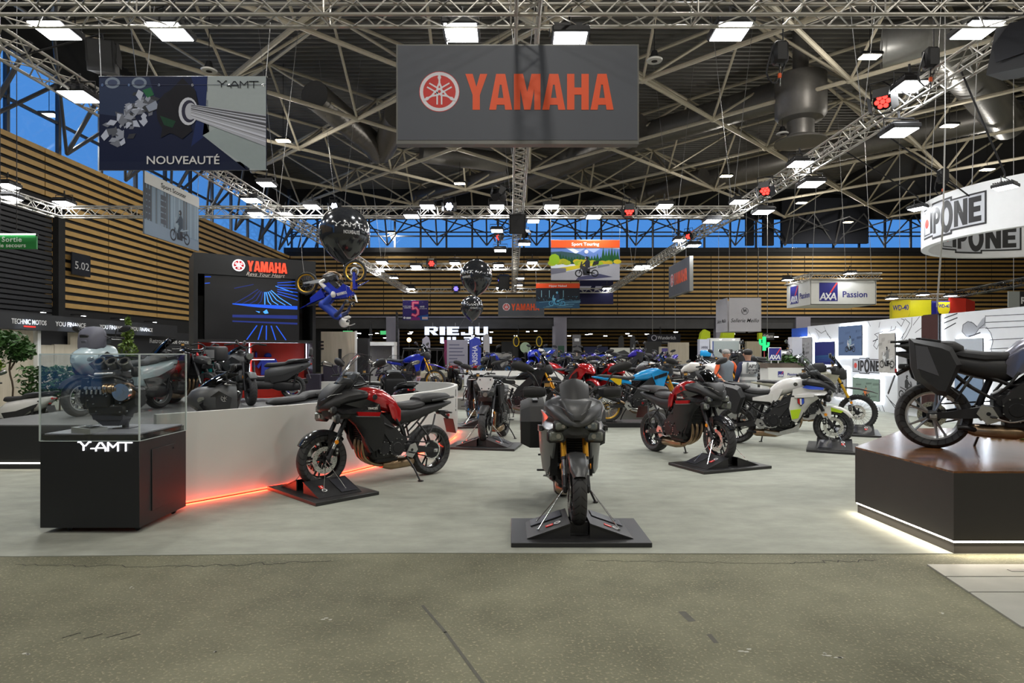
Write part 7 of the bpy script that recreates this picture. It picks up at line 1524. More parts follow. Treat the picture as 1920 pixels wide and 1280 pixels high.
draw([(1640, 627), (1655, 622), (1650, 640), (1644, 655), (1638, 648), (1646, 632), (1640, 627)]); draw([(1637, 640), (1646, 636)], .06); draw([(1666, 622), (1678, 618), (1680, 612)]); draw([(1670, 620), (1672, 612)])
draw([(1682, 603), (1690, 612), (1696, 600), (1690, 598)]); draw([(1710, 596), (1709, 612), (1700, 630), (1690, 643)]); draw([(1697, 598), (1706, 606), (1698, 622), (1688, 637)])
for a, b in (((1712, 610), (1724, 594)), ((1716, 624), (1732, 612)), ((1628, 603), (1632, 612)), ((1604, 607), (1608, 615)), ((1650, 604), (1648, 614)), ((1690, 644), (1694, 626))): draw([a, b], .03)
for a, b in (((1662, 742), (1686, 776)), ((1668, 750), (1690, 772)), ((1654, 760), (1660, 776)), ((1648, 764), (1652, 774))): draw([a, b], .05)
for y in (593, 605, 616, 638, 655, 664): draw([(1848, y), (1930, y-4)], .03)
for a, b in (((1770, 597), (1795, 588)), ((1770, 606), (1795, 596)), ((1770, 618), (1792, 606)), ((1795, 640), (1838, 624))): draw([a, b], .06)
fill([(1805, 610), (1812, 604), (1822, 603), (1832, 612), (1842, 598), (1848, 594), (1848, 612), (1836, 616), (1828, 630), (1812, 630), (1804, 622)], LG)
draw([(1848, 592), (1846, 608), (1836, 616), (1828, 628), (1812, 631), (1804, 622), (1806, 609), (1815, 603), (1825, 606), (1832, 613)], .025); draw([(1836, 616), (1850, 614), (1858, 625), (1862, 640), (1858, 655), (1862, 668)], .025)
part('line_drawing', mb, wall_)
a_, b_, c_, d_ = pw.rect(1599, 673, 1653, 698); mb = MB(); ipone_plaque(mb, c_-a_, d_-b_, Matrix.Translation((a_, b_, .004))); part('plaque', mb, wall_)
mb = MB().m(mat('top_band_blue', (.02, .08, .42), .5)); mb.box((-.8, 2.35, -.2), (1.6, .5, .1)); part('rear_blue_panel', mb, t)
HALO = glow('halo_led', (.85, .92, 1), 10)
def art_rider(mb, w, h, z, c0, c1, c2, c3, seed):
    r = random.Random(seed); mb.m(ink(c0)); mb.flat([(0, 0), (w, 0), (w, h), (0, h)], z, I3)
    for i in range(14): x, y = r.uniform(0, .8), r.uniform(0, .8); g = r.uniform(.5, 1.2); mb.m(ink(tuple(min(1, q*g) for q in c0))); mb.flat([(x*w, y*h), (x*w+.2*w, y*h+.03*h), (x*w+.22*w, y*h+.1*h), (x*w, y*h+.08*h)], z+.0005+.00003*i, I3)
    bike_print(mb, I3, w*.52, h*.22, min(w*.62, h*.42), c1, c2, c3, z+.003, r.choice((1, -1)))
pics = [('grey rider picture cut by the left end of the white wall', (1496, 633, 1527, 690), (.32, .32, .33), (.03, .03, .03), (.10, .10, .10), (.04, .04, .04), 1), ('dark blue screen with a rippling picture on the white wall', (1533, 641, 1570, 684), None, 0, 0, 0, 1), ('colour picture of a motocross rider standing beside his bike', (1578, 612, 1622, 667), (.10, .15, .27), (.02, .02, .02), (.5, .5, .5), (.25, .35, .42), 1), ('tall grey racing picture touching the black plaque', (1654, 625, 1685, 700), (.42, .40, .37), (.03, .03, .03), (.6, .6, .6), (.2, .2, .2), 1),
        ('narrow grey helmet picture low at the left of the wall', (1568, 691, 1592, 748), (.40, .40, .41), (.03, .03, .03), (.12, .12, .12), (.06, .06, .06), 1), ('colour picture of an orange racing bike leaning over', (1605, 707, 1655, 754), (.22, .30, .25), (.02, .02, .02), (.7, .14, .02), (.6, .2, .08), 1), ('grey picture half hidden by the rear wheel on the plinth', (1690, 661, 1726, 772), (.34, .34, .35), (.02, .02, .02), (.06, .06, .06), (.04, .04, .04), 0), ('tall dark red picture in the middle of the white wall', (1735, 592, 1766, 772), (.05, .02, .018), (.3, .03, .01), (.5, .05, .02), (.02, .01, .01), 0), ('pale mountain picture behind the grey motorcycle seat', (1798, 635, 1851, 772), None, 0, 0, 0, 1)]
for i, (lb, (x0, y0, x1, y1), c0, c1, c2, c3, halo) in enumerate(pics):
    a_, b_, c_, d_ = pw.rect(x0, y1, x1, y0); b_, d_ = min(b_, d_), max(b_, d_); b_ = max(b_, .25); w, h = c_-a_, d_-b_; t = thing('wall_picture', lb, 'picture', group='backlit pictures on the white wall'); t.matrix_world = M @ Matrix.Translation((a_, b_, 0))
    mb = MB().m(DKM); mb_box(mb, I3, .0, 0, w, h, .075, .10); pn = part('panel', mb, t)
    mb = MB()
    if c0: art_rider(mb, w, h, .101, c0, c1, c2, c3, i)
    elif i == 1:
        mb.m(ink((.025, .03, .16), .2)); mb.flat([(0, 0), (w, 0), (w, h), (0, h)], .101, I3); [solid(mb, [[(w*.0, h*(.1+.05*k)), (w, h*(.16+.05*k)), (w, h*(.18+.05*k)), (0, h*(.115+.05*k))]], I3, ink((.03, .08+.02*k, .3)), .0005, .1015) for k in range(6)]
    else:
        mb.m(ink((.42, .45, .50))); mb.flat([(0, 0), (w, 0), (w, h), (0, h)], .101, I3); mb.m(ink((.13, .2, .32))); mb.flat([(0, 0), (w, 0), (w, h*.78), (w*.8, h*.82), (w*.55, h*.80), (w*.42, h*.86), (w*.2, h*.79), (0, h*.8)], .102, I3); mb.m(ink((.20, .27, .38))); mb.flat([(0, 0), (w, 0), (w, h*.5), (0, h*.6)], .103, I3)
    part('print', mb, pn, normals=False)
    mb = MB().m(HALO if halo else DKM); e_ = .02
    for q in ((-e_, -e_, w+e_, .02), (-e_, h-.02, w+e_, h+e_), (-e_, -e_, .02, h+e_), (w-.02, -e_, w+e_, h+e_)): mb_box(mb, I3, *q, .03, .05)
    part('light_frame', mb, t)
mb = MB().m(HALO); a_ = pw(1768, 640)[0]; mb_box(mb, I3, a_, .02, a_+.03, 2.6, .01, .03); o = part('light_line', mb); o.matrix_world = M; tag(o, 'upright glowing line beside the dark red picture on the white wall', 'light')
# ================================================================ MOTORCYCLES ON THE STAND
def place(label, rear, front, st, zr=0, zf=0, lo=False, group=None, cat='motorcycle', name='motorcycle', WB=1.5, chock=None):
    r = Vector((rear[0], rear[1], 0)); f = Vector((front[0], front[1], 0)); hd = math.atan2(f.y-r.y, f.x-r.x)
    sh = .03*WB if st['type'] in ('tour', 'naked', 'enduro', 'sport') else 0; r -= Vector((math.cos(hd), math.sin(hd), 0))*sh
    b_ = bike(label, (r.x, r.y, zr), hd, st, math.asin((zf-zr)/WB), lo, group, cat, name)
    if chock: 
        c = stand(chock, b_, WB*1.06, .31); c.location.z = 0.006 if zr < .02 else zr
    return b_
Z0 = .006
TR = dict(type='tour', paint=RED, panel=BLK, stripe=RED, screen='tall', lower=BLK)
place('red and black touring motorcycle with tall clear screen beside the curved white wall', (-1.17, 8.50), (-2.24, 7.42), dict(TR, mir_y=.44), Z0, .075, chock='black wheel chock on a board under the red motorcycle by the white wall')
place('red and black touring motorcycle at the right of the aisle facing half toward the camera', (2.46, 10.50), (3.02, 9.12), dict(TR, screen='mid', mir_y=.44), Z0, .075, chock='black wheel chock on a board under the right red motorcycle')
place('grey touring motorcycle with side cases and gold forks facing the camera', (.60, 7.22), (.60, 5.72), dict(type='tour', paint=GRY, panel=GRYM, flank=GRY, lower=GRY, stripe=GRYM, screen='mid', scmat=BLK, cases=True, guards=True, fork=GOLD, fender=GRYM, mir_y=.455, mir_h=.22, bar_w=.37), Z0, .075, chock='black wheel chock on a board in the middle foreground under the grey motorcycle')
place('white police motorcycle with blue and lime markings and black side cases', (4.22, 11.50), (5.52, 10.83), dict(type='tour', paint=WHT, panel=BLK, flank=WHT, lower=WHT, stripe=WHT, corner=LIME, crest=True, bluestripe=True, tailpanel=WHT, cases=True, casepaint=BLK, screen='tall', fender=WHT, fender_tip=LIME, skid=True, guards=True, rack=True), Z0, .075, chock='black wheel chock on a board under the white police motorcycle')
place('khaki adventure motorcycle with a black tank bag and gold forks behind the police motorcycle', (5.72, 13.62), (7.12, 12.90), dict(type='enduro', paint=SAND, fenderp=BLK, tailp=SAND, rim=DKM, tankbag=True, fork=GRIM, framemat=BLK), Z0, .07, WB=1.58, chock='black wheel chock on a board under the khaki adventure motorcycle')
place('grey touring motorcycle with a big side case standing on the wooden plinth', (4.40, 6.42), (5.70, 5.68), dict(type='tour', paint=mat('violet_grey_paint', (.16, .16, .20), .28, .5, coat=.4), panel=GRYM, flank=GRYM, lower=GRYM, stripe=GRYM, screen='tall', cases=True, casepaint=mat('case_grey_panel', (.12, .12, .135), .3, .4), fork=GOLD, rim=SIL, plate=BLK, rack=True), .678, .70)
place('dark naked motorcycle with a pale fly plate facing the camera left of the middle', (-.18, 12.45), (-.45, 11.05), dict(type='naked', paint=GLS, flyplate=mat('pale_alloy_plate', (.62, .63, .62), .4, .2), mir_y=.44, mir_h=.20, fork=DKM), Z0, .075, WB=1.43, chock='black wheel chock on a board under the naked motorcycle left of the middle')
place('dark motorcycle with blue wheels parked behind the naked motorcycle', (-.98, 15.6), (-.72, 14.3), dict(type='naked', paint=GLS, rim=mat('blue_rim', (.01, .2, .55), .3), mirrors=True), Z0, .06, WB=1.43, chock='black wheel chock on a board behind the naked motorcycle')
place('black adventure motorcycle with gold forks right behind the naked motorcycle', (-.35, 15.6), (1.10, 15.2), dict(type='enduro', paint=GLS, fenderp=BLK, tailp=BLK, rim=DKM), .04, .10, WB=1.58)
podium('low black display base under the bright blue adventure motorcycle', [(1.7, 13.9), (4.3, 13.9), (4.3, 14.7), (1.7, 14.7)], .10, BOXB, BOXB)
place('bright blue adventure motorcycle with yellow panel and gold rims', (2.25, 14.25), (3.78, 14.35), dict(type='enduro', paint=BLU, sidep=YEL, band=True), .10, .10, WB=1.58)
# sports bikes on the grey platform in the middle
SPR = dict(type='sport', paint=RED, paint2=GLS); SPW = dict(type='sport', paint=WHT, paint2=mat('pearl_white_paint', (.68, .66, .62), .2, coat=.5), rim=ORG); ZM = .33
for i, (lb, r_, f_, st) in enumerate((('red sports motorcycle seen over the left mirror of the grey motorcycle', (1.25, 17.7), (2.1, 16.6), SPR), ('red sports motorcycle hidden behind the screen of the grey motorcycle', (2.1, 17.9), (2.9, 16.8), SPR), ('grey and red naked motorcycle behind the right mirror of the grey motorcycle', (2.6, 18.3), (2.2, 17.0), dict(type='naked', paint=SIL, rim=RED)),
        ('white sports motorcycle with orange wheels behind the bright blue one', (4.1, 16.9), (5.3, 16.4), SPW), ('white naked motorcycle with gold forks beside the right red motorcycle', (4.85, 17.2), (5.95, 16.5), dict(type='naked', paint=WHT, fork=GOLD, rim=ORG)), ('dark naked motorcycle at the right end of the low grey platform', (5.3, 18.4), (6.1, 17.3), dict(type='naked', paint=GLS)), ('black sports motorcycle between the white ones and the far wall', (3.3, 18.6), (4.3, 17.8), dict(type='sport', paint=GLS, paint2=GRY)))):
    place(lb, r_, f_, st, ZM, ZM, True, 'motorcycles on the low grey platform')
# blue row on the raised floor
Zb = .55; BB = [dict(type='sport', paint=RBL, paint2=WHT), dict(type='naked', paint=PURP, rim=mat('blue_rim', 0)), dict(type='naked', paint=RBL, rim=mat('blue_rim', 0)), dict(type='sport', paint=PURP, paint2=GLS)]
for i, (lb, r_, f_, k, z) in enumerate((('blue and white sports motorcycle raised on the far podium left of the pale column', (1.6, 25.0), (.8, 23.9), 0, .75), ('dark blue naked motorcycle just right of the blue and white one', (2.7, 25.2), (1.9, 24.1), 2, Zb), ('violet naked motorcycle in front of the poster stand', (3.8, 25.4), (2.9, 24.4), 1, Zb), ('violet naked motorcycle farthest right on the blue podium', (4.2, 24.9), (5.4, 24.2), 1, .7), ('dark blue sports motorcycle behind the right mirror of the grey motorcycle', (3.1, 27.3), (2.2, 26.3), 3, Zb), ('blue sports motorcycle at the back of the raised floor', (4.7, 27.5), (3.8, 26.6), 0, Zb), ('dark blue naked motorcycle at the left end of the raised floor', (-.2, 25.4), (-1.0, 24.4), 2, Zb), ('violet sports motorcycle at the right end of the raised floor', (6.6, 25.2), (5.8, 24.2), 3, Zb))):
    place(lb, r_, f_, BB[k], z, z, True, 'blue motorcycles on the raised floor')
place('blue enduro motorcycle with gold forks above the rounded wall end', (-4.0, 20.4), (-2.55, 20.0), dict(type='enduro', paint=RBL, fenderp=PURP, tailp=RBL, guards=True, framemat=BLK), .42, .42, True, WB=1.58)
for i, x in enumerate((-4.2, -3.1, -2.0)): place(('red small motorcycle leftmost in the row behind the enduro motorcycle', 'red small motorcycle in the middle of the row behind the enduro motorcycle', 'red small motorcycle rightmost in the row left of the naked motorcycle')[i], (x, 29.3), (x+.7, 28.1), dict(type='naked', paint=RED, mirrors=False), 0, 0, True, 'red small motorcycles far back')
for i, x in enumerate((-1.2, .0, 1.1, 2.2)): place('dark blue motorcycle far back before the grey booths, %s from the left' % ORD[i], (x, 34.6), (x+.5, 33.3), dict(type='naked', paint=RBL, rim=mat('blue_rim', 0)), 0.3, 0.3, True, 'dark blue motorcycles far back')
podium('low dark podium under the far dark blue motorcycles', [(-2, 33), (3.4, 33), (3.4, 35), (-2, 35)], .3, GRT, BOXB)
place('small road motorcycle with a blue top case on the white podium', (6.15, 19.6), (7.4, 19.25), dict(type='naked', paint=GLS, rim=STL), .62, .62, True)
b_ = bpy.data.objects['motorcycle']
mb = MB().m(BLU); mb.box((0, 0, .10), (.34, .40, .2), .05, None, 2); o = part('top_case', mb); o.location = (6.12, 19.62, 1.56); o.rotation_euler = (0, 0, -.27); tag(o, 'blue top case on the tail of the road motorcycle on the white podium', 'top case')
place('chrome small motorcycle beside the man in orange sleeves', (7.5, 19.5), (8.75, 18.9), dict(type='naked', paint=SIL, rim=STL, fork=STL), .62, .62, True)
place('dark motorcycle beside the pale booth poster behind the right red motorcycle', (5.4, 22.8), (6.1, 21.6), dict(type='naked', paint=GLS, fork=GOLD), 0, 0, True)
# scooters and mopeds, left
tm = place('black maxi scooter leaning out behind the white wall with a round emblem on its flank', (-2.95, 9.25), (-4.2, 8.32), dict(type='scooter', paint=GRYM, paint2=GLS, screen=.20, scmat=SMK, wb=1.56), .2, .2, cat='scooter', name='scooter')
emblem_on(tm, 1.26, .86, .255, .045)
place('pale blue grey scooter with a grey front pod on the left podium', (-6.57, 11.62), (-6.93, 10.22), dict(type='scooter', scale=1.1, paint=PALE, paint2=BLK, bag=True, bar_z=1.16, mir_h=.14, rim=SIL), .63, .63, cat='scooter', name='scooter')
place('white scooter with grey seat at the left edge in front of the hedge', (-9.15, 12.0), (-10.6, 12.1), dict(type='scooter', paint=WHT, paint2=BLK, rim=DKM), Z0, Z0, cat='scooter', name='scooter')
place('black maxi scooter with a tall clear screen, left one inside the rounded wall', (-2.45, 10.5), (-3.05, 11.75), dict(type='scooter', paint=BLK, paint2=GRYM, screen=.46, backrest=False), .2, .2, cat='scooter', name='scooter')
place('black maxi scooter with a clear screen, right one inside the rounded wall', (-1.98, 11.8), (-2.5, 13.05), dict(type='scooter', paint=GLS, paint2=BLK, screen=.42), .2, .2, cat='scooter', name='scooter')
place('grey scooter with a backrest in front of the red shelf bay', (-4.85, 13.9), (-6.1, 13.6), dict(type='scooter', paint=GRYM, paint2=BLK, backrest=True, screen=.2, scmat=SMK), .63, .63, cat='scooter', name='scooter')
place('dark scooter with a blue tinted screen behind the pale blue grey one', (-6.3, 13.7), (-7.4, 13.0), dict(type='scooter', paint=GLS, paint2=SIL, screen=.35, scmat=SMK), .63, .63, cat='scooter', name='scooter')
place('small black motorcycle with red frame and wheels seen through the glass case', (-7.2, 12.75), (-6.05, 12.2), dict(type='naked', paint=GLS, rim=RED, framemat=RED, mirrors=False), .63, .63, True)
place('teal moped with a black front box and a red hang tag', (-7.0, 12.9), (-5.85, 12.65), dict(type='moped', paint=TEAL), .63, .63, cat='moped', name='moped', WB=1.2)
mp = [o for o in bpy.data.objects if o.name.startswith('moped')][0]
mb = MB().m(BLK); mb.box((1.02, 0, 1.02), (.34, .38, .30), .05, None, 2); o = part('front_box', mb, mp); mb = MB().m(SIL); mb.prism([(.90, .93), (1.14, .93), (1.14, 1.10), (.90, 1.10)], -.20, -.192); part('box_panel', mb, o)
mb = MB().m(ORG if False else mat('tag_red', (.7, .05, .03), .5)); mb.prism([(.58, .78), (.74, .90), (.70, 1.04), (.54, .90)], -.31, -.30); part('price_tag', mb, mp)
place('black electric moped with a fat tyre on the podium in front of the red bay', (-5.8, 13.2), (-5.15, 12.3), dict(type='moped', paint=GRYM, framep=BLK), .63, .63, cat='moped', name='moped', WB=1.2)

# ---- motocross bike hanging upside down with its rider
def motocross(p):
    WB = 1.48; rf, rr = .345, .335
    wheel(p, 'front_wheel', WB, rf, rf, .085, 'spoke', GRIM, False, disc=.13, both=False, knob=True); wheel(p, 'rear_wheel', 0, rr, rr, .11, 'spoke', GRIM, False, disc=.11, both=False, knob=True)
    chassis(p, WB, rf, rr, dict(lift=.10, fork=GOLD, can='high', framemat=RBL, armmat=SIL), True)
    cockpit(p, WB, dict(bar_z=1.12, lift=.10, mirrors=False, bar_w=.40, guards=True), True)
    mb = MB().m(RBL); mb.loft([(WB-.42, 0, rf+.50, .012, .05, 3), (WB-.1, 0, rf+.47, .014, .07, 3), (WB+.22, 0, rf+.40, .01, .07, 3), (WB+.34, 0, rf+.36, .006, .04)], 10); part('front_fender', mb, p)
    mb = MB().m(RBL)
    for s in (1, -1): mb.panel([(1.32, s*.10, 1.0), (1.06, s*.17, 1.06), (.62, s*.12, .98), (.66, s*.14, .86), (.96, s*.19, .72), (1.10, s*.19, .64), (1.2, s*.17, .74)], .02); mb.prism([(WB-.16, .86), (WB-.08, .86), (WB+.03, .40), (WB-.04, .36)], s*.12, s*.135)
    tk = part('shroud', mb, p)
    for s in (1, -1):
        mb = MB(); Ms = frame((1.18 if s < 0 else .80, s*.20, .88), (-1 if s > 0 else 1, 0, 0), PZ) if False else (Matrix(((1, 0, 0, .82), (0, 0, -1, -.203), (0, 1, 0, .87), (0, 0, 0, 1))) if s < 0 else Matrix(((-1, 0, 0, 1.14), (0, 0, 1, .203), (0, 1, 0, .87), (0, 0, 0, 1)))); word(mb, 'YAMAHA', Ms, 0, 0, .30, .085, WHT, .004); part('lettering', mb, tk)
    mb = MB().m(VIN); mb.loft([(-.14, 0, 1.0, .02, .06, 3), (.2, 0, .98, .035, .085, 3), (.6, 0, .97, .03, .08, 3), (.86, 0, 1.04, .02, .06, 3)], 12); part('seat', mb, p)
    mb = MB().m(RBL); mb.loft([(-.36, 0, 1.02, .008, .06, 3), (-.2, 0, .98, .012, .08, 3), (.1, 0, .93, .02, .09, 3), (.4, 0, .88, .03, .09, 3)], 12)
    for s in (1, -1): mb.panel([(.46, s*.12, .88), (.0, s*.12, .95), (.02, s*.12, .80), (.40, s*.13, .62)], .012)
    part('rear_fender', mb, p); mb = MB().m(WHT); mb.prism([(-.11, 1.02), (.11, 1.02), (.10, 1.24), (-.10, 1.24)], 1.31, 1.32, 'YZ'); part('number_plate', mb, p)
fx, uz = Vector((.970, 0, .243)), Vector((.243, 0, -.970)); yv = uz.cross(fx); Mx = Matrix((fx, yv, uz)).transposed().to_4x4(); c = P(575, 531, 18.6); Mx.translation = c-uz*.335
mx = thing('motocross_bike', 'blue motocross bike with gold rims hanging upside down under the largest balloon', 'motorcycle'); mx.matrix_world = Mx; motocross(mx)
mb = MB().m(WIRE); T_ = lambda x, y, z: Mx @ Vector((x, y, z))
for a in ((0, 0, .0), (.62, 0, .30), (1.48, 0, .0)): q = T_(*a); mb.tube([q, q+Vector((-.06, 0, .5)), (q.x-.12, q.y, 6.1)], .006, 5, 1)
o = part('hanging_chain', mb); tag(o, 'thin steel chains holding the upside-down motocross bike', 'chain')

# ================================================================ PEOPLE
SKIN = mat('skin', (.50, .27, .18), .5, var=.06)
def skinmesh(name, verts, edges, mt, parent=None, sub=2, root=0):
    me = bpy.data.meshes.new(name); me.from_pydata([v[0] for v in verts], edges, []); me.materials.append(mt); o = link(name, me, parent)
    m = o.modifiers.new('skin', 'SKIN'); m.use_smooth_shade = True; m.branch_smoothing = .6
    if not me.skin_vertices: me.skin_vertices.new() if hasattr(me.skin_vertices, 'new') else None
    sv = me.skin_vertices[0].data
    for i, v in enumerate(verts): r = v[1]; sv[i].radius = r if isinstance(r, tuple) else (r, r); sv[i].use_root = i == root
    s = o.modifiers.new('smooth', 'SUBSURF'); s.levels = sub; s.render_levels = sub
    return o
def figure(root, J, skin=SKIN):
    """J: joint name -> Vector. one continuous skinned body with separate fingers"""
    V = []; E = []; ix = {}
    def n(k, p, r): V.append((tuple(p), r)); ix[k] = len(V)-1
    def e(a, b): E.append((ix[a], ix[b]))
    pel, ch, nk, hd = J['pelvis'], J['chest'], J['neck'], J['head']
    n('pel', pel, .105); n('waist', pel.lerp(ch, .45), .10); n('chest', ch, .112); n('neck', nk, .055); n('chin', nk.lerp(hd, .45), .075); n('head', hd, .098); n('crown', hd+(hd-nk).normalized()*.085, .07)
    for a, b in (('pel', 'waist'), ('waist', 'chest'), ('chest', 'neck'), ('neck', 'chin'), ('chin', 'head'), ('head', 'crown')): e(a, b)
    for s in 'lr':
        n('sh'+s, J['sh'+s], .062); n('el'+s, J['el'+s], .042); n('wr'+s, J['wr'+s], .028); e('chest', 'sh'+s); e('sh'+s, 'el'+s); e('el'+s, 'wr'+s)
        d = (J['wr'+s]-J['el'+s]).normalized(); sd = d.cross(Vector(J.get('palm'+s, (0, 0, 1)))).normalized(); dn = sd.cross(d)
        pm_ = J['wr'+s]+d*.07; n('pa'+s, pm_, (.036, .018)); e('wr'+s, 'pa'+s)
        for i, (o_, l) in enumerate(((-.030, .075), (-.010, .085), (.010, .08), (.030, .062))):
            a = pm_+sd*o_+d*.03; b = a+d*l*.5-dn*.012; c_ = b+d*l*.25-dn*.035; n('f%d%s' % (i, s), a, .010); n('g%d%s' % (i, s), b, .009); n('h%d%s' % (i, s), c_, .008); e('pa'+s, 'f%d%s' % (i, s)); e('f%d%s' % (i, s), 'g%d%s' % (i, s)); e('g%d%s' % (i, s), 'h%d%s' % (i, s))
        a = pm_-sd*.045-d*.02; n('t'+s, a, .011); n('u'+s, a-sd*.02+d*.035-dn*.015, .009); e('pa'+s, 't'+s); e('t'+s, 'u'+s)
        n('hip'+s, J['hip'+s], .095); n('kn'+s, J['kn'+s], .062); n('an'+s, J['an'+s], .042); n('to'+s, J['to'+s], .035); e('pel', 'hip'+s); e('hip'+s, 'kn'+s); e('kn'+s, 'an'+s); e('an'+s, 'to'+s)
    return skinmesh('body', V, E, skin, root)
def garment(root, name, mt, chain, sub=2): return skinmesh(name, [(tuple(p), r) for p, r in chain[0]], chain[1], mt, root, sub)
def torso(root, name, J, st, mt):
    """garment round the trunk: stations (fraction from pelvis to neck, half depth, half width)"""
    d = (J['neck']-J['pelvis']); lat = (J['shl']-J['shr']).normalized(); z = d.normalized(); x = lat.cross(z).normalized(); mb = MB().m(mt); M = Matrix((x, lat, z)).transposed().to_4x4(); M.translation = J['pelvis']
    mb.loft([(t*d.length, 0, 0, hw, hd, 2.4) for t, hd, hw in st], 20, M, 'Z'); return part(name, mb, root)
def top_g(root, J, mt, name='shirt', sleeve=1.0, mts=None):
    o = torso(root, name, J, [(-.10, .13, .175), (.0, .135, .18), (.35, .125, .168), (.62, .135, .195), (.80, .125, .21), (.90, .10, .165), (.97, .075, .09)], mt)
    for s in 'lr':
        el, wr, sh = J['el'+s], J['wr'+s], J['sh'+s]; V = [(sh.lerp(J['chest'], .35), .075), (sh, .074), (el, .054)]; E = [(0, 1), (1, 2)]
        if sleeve > .5: V.append((el.lerp(wr, .92), .042)); E.append((2, 3))
        garment(root, 'sleeve', mts or mt, (V, E))
    return o
def legs_g(root, J, mt, name='trousers', boots=None, k=1.0):
    torso(root, name, J, [(-.22, .10, .16), (-.16, .135, .185), (-.02, .14, .185), (.08, .13, .175)], mt)
    for s in 'lr':
        garment(root, 'trouser_leg', mt, ([(J['hip'+s].lerp(J['pelvis'], .3), .10*k), (J['hip'+s], .108*k), (J['kn'+s], .078*k), (J['kn'+s].lerp(J['an'+s], .9), .062*k)], [(0, 1), (1, 2), (2, 3)]))
        garment(root, 'boot' if boots else 'shoe', boots or DKM, ([(J['kn'+s].lerp(J['an'+s], .45 if boots else .9), .075 if boots else .055), (J['an'+s], .06), (J['to'+s].lerp(J['an'+s], .3), .055), (J['to'+s], .045)], [(0, 1), (1, 2), (2, 3)]))
def face(root, hd, fw, up, hair=None, length=.09):
    fw = Vector(fw).normalized(); up = Vector(up).normalized(); sd = fw.cross(up)
    mb = MB().m(SKIN); c = Vector(hd); mb.loft([(0, 0, 0, .012, .016), (.02, 0, 0, .010, .012), (.034, 0, -.004, .006, .006)], 8, Matrix((fw, sd, up)).transposed().to_4x4())
    mb.v = [c+fw*.09-up*.012+p for p in mb.v]
    for s in (1, -1): mb.ell(c+sd*s*.096+up*-.005, (.02, .02, .03), 8, 6)
    part('nose_and_ears', mb, root); mb = MB().m(DKM)
    for s in (1, -1): mb.ell(c+fw*.092+sd*s*.034+up*.015, (.010, .010, .007), 8, 5)
    part('eyes', mb, root); mb = MB().m(mat('lips', (.35, .12, .1), .5)); mb.ell(c+fw*.086-up*.05, (.018, .018, .006), 8, 5); part('mouth', mb, root)
    if hair: mb = MB().m(hair); mb.ell(c-fw*.014+up*.045, (.102, .105, .085), 16, 10); part('hair', mb, root)
def person(label, loc, heading, hair, top, vest=None, trous=None, arms=None, sleeves=None, grp=None):
    t = thing('person', label, 'person', loc, heading, grp); v = Vector
    J = dict(pelvis=v((0, 0, .95)), chest=v((.0, 0, 1.33)), neck=v((.01, 0, 1.50)), head=v((.03, 0, 1.63)))
    for s, y in (('l', 1), ('r', -1)):
        J['sh'+s] = v((0, .19*y, 1.42)); a = (arms or {}).get(s, ((.02, .25, 1.13), (.12, .22, .90))); J['el'+s] = v((a[0][0], a[0][1]*y, a[0][2])); J['wr'+s] = v((a[1][0], a[1][1]*y, a[1][2]))
        J['hip'+s] = v((0, .10*y, .90)); J['kn'+s] = v((.03, .11*y, .50)); J['an'+s] = v((-.01, .12*y, .09)); J['to'+s] = v((.14, .14*y, .045))
    figure(t, J); top_g(t, J, top, mts=sleeves); legs_g(t, J, trous or NVC); face(t, J['head'], (1, 0, 0), (0, 0, 1), hair)
    if vest:
        torso(t, 'vest', J, [(-.16, .155, .20), (.0, .152, .20), (.35, .146, .192), (.62, .155, .215), (.82, .145, .225), (.92, .115, .17)], vest)
        mb = MB().m(mat('reflective_band', (.33, .35, .36), .3, .4, var=.1))
        for z in (1.02, 1.16): mb.lathe([(1.0, -.03), (1.02, -.03), (1.02, .03), (1.0, .03)], 28, 'Z'); k = len(mb.v)-112; mb.v[k:] = [v((p.x*.158, p.y*.204, p.z+z)) for p in mb.v[k:]]
        for y in (-.12, .12): mb.box((-.165, y, 1.33), (.01, .045, .24), 0, rotm(0, -.12, 0))
        part('reflective_stripe', mb, t)
        mb = MB(); Mb = frame((-.175, 0, 0), (0, -1, 0), PZ); [text(mb, s_, Mb @ Matrix.Translation((0, z, .004)), q, ink((.06, .06, .07)), .02, fit=f_) for s_, z, q, f_ in (('APY', 1.36, .11, .2), ('SECURITE', 1.27, .06, .22), ('ACCUEIL', 1.21, .06, .2))]; part('lettering', mb, t)
    return t
person('man in a white security vest with grey bands seen from behind', (5.42, 14.25, Z0), 1.75, mat('hair_black', (.012, .01, .01), .6), NVC, mat('vest_white', (.70, .71, .70), .6, var=.06), mat('trousers_grey', (.06, .06, .065), .8), {'l': ((-.06, .30, 1.16), (.12, .25, .98)), 'r': ((.12, .26, 1.2), (.3, .12, 1.1))})
person('grey-haired man with orange sleeves facing the man in the vest', (5.30, 15.4, Z0), -1.30, mat('hair_grey', (.30, .29, .28), .6), mat('shirt_slate', (.16, .19, .22), .7), None, NVC, {'l': ((.08, .28, 1.17), (.25, .18, 1.0)), 'r': ((.04, .31, 1.15), (.22, .25, 1.02))}, ORG)
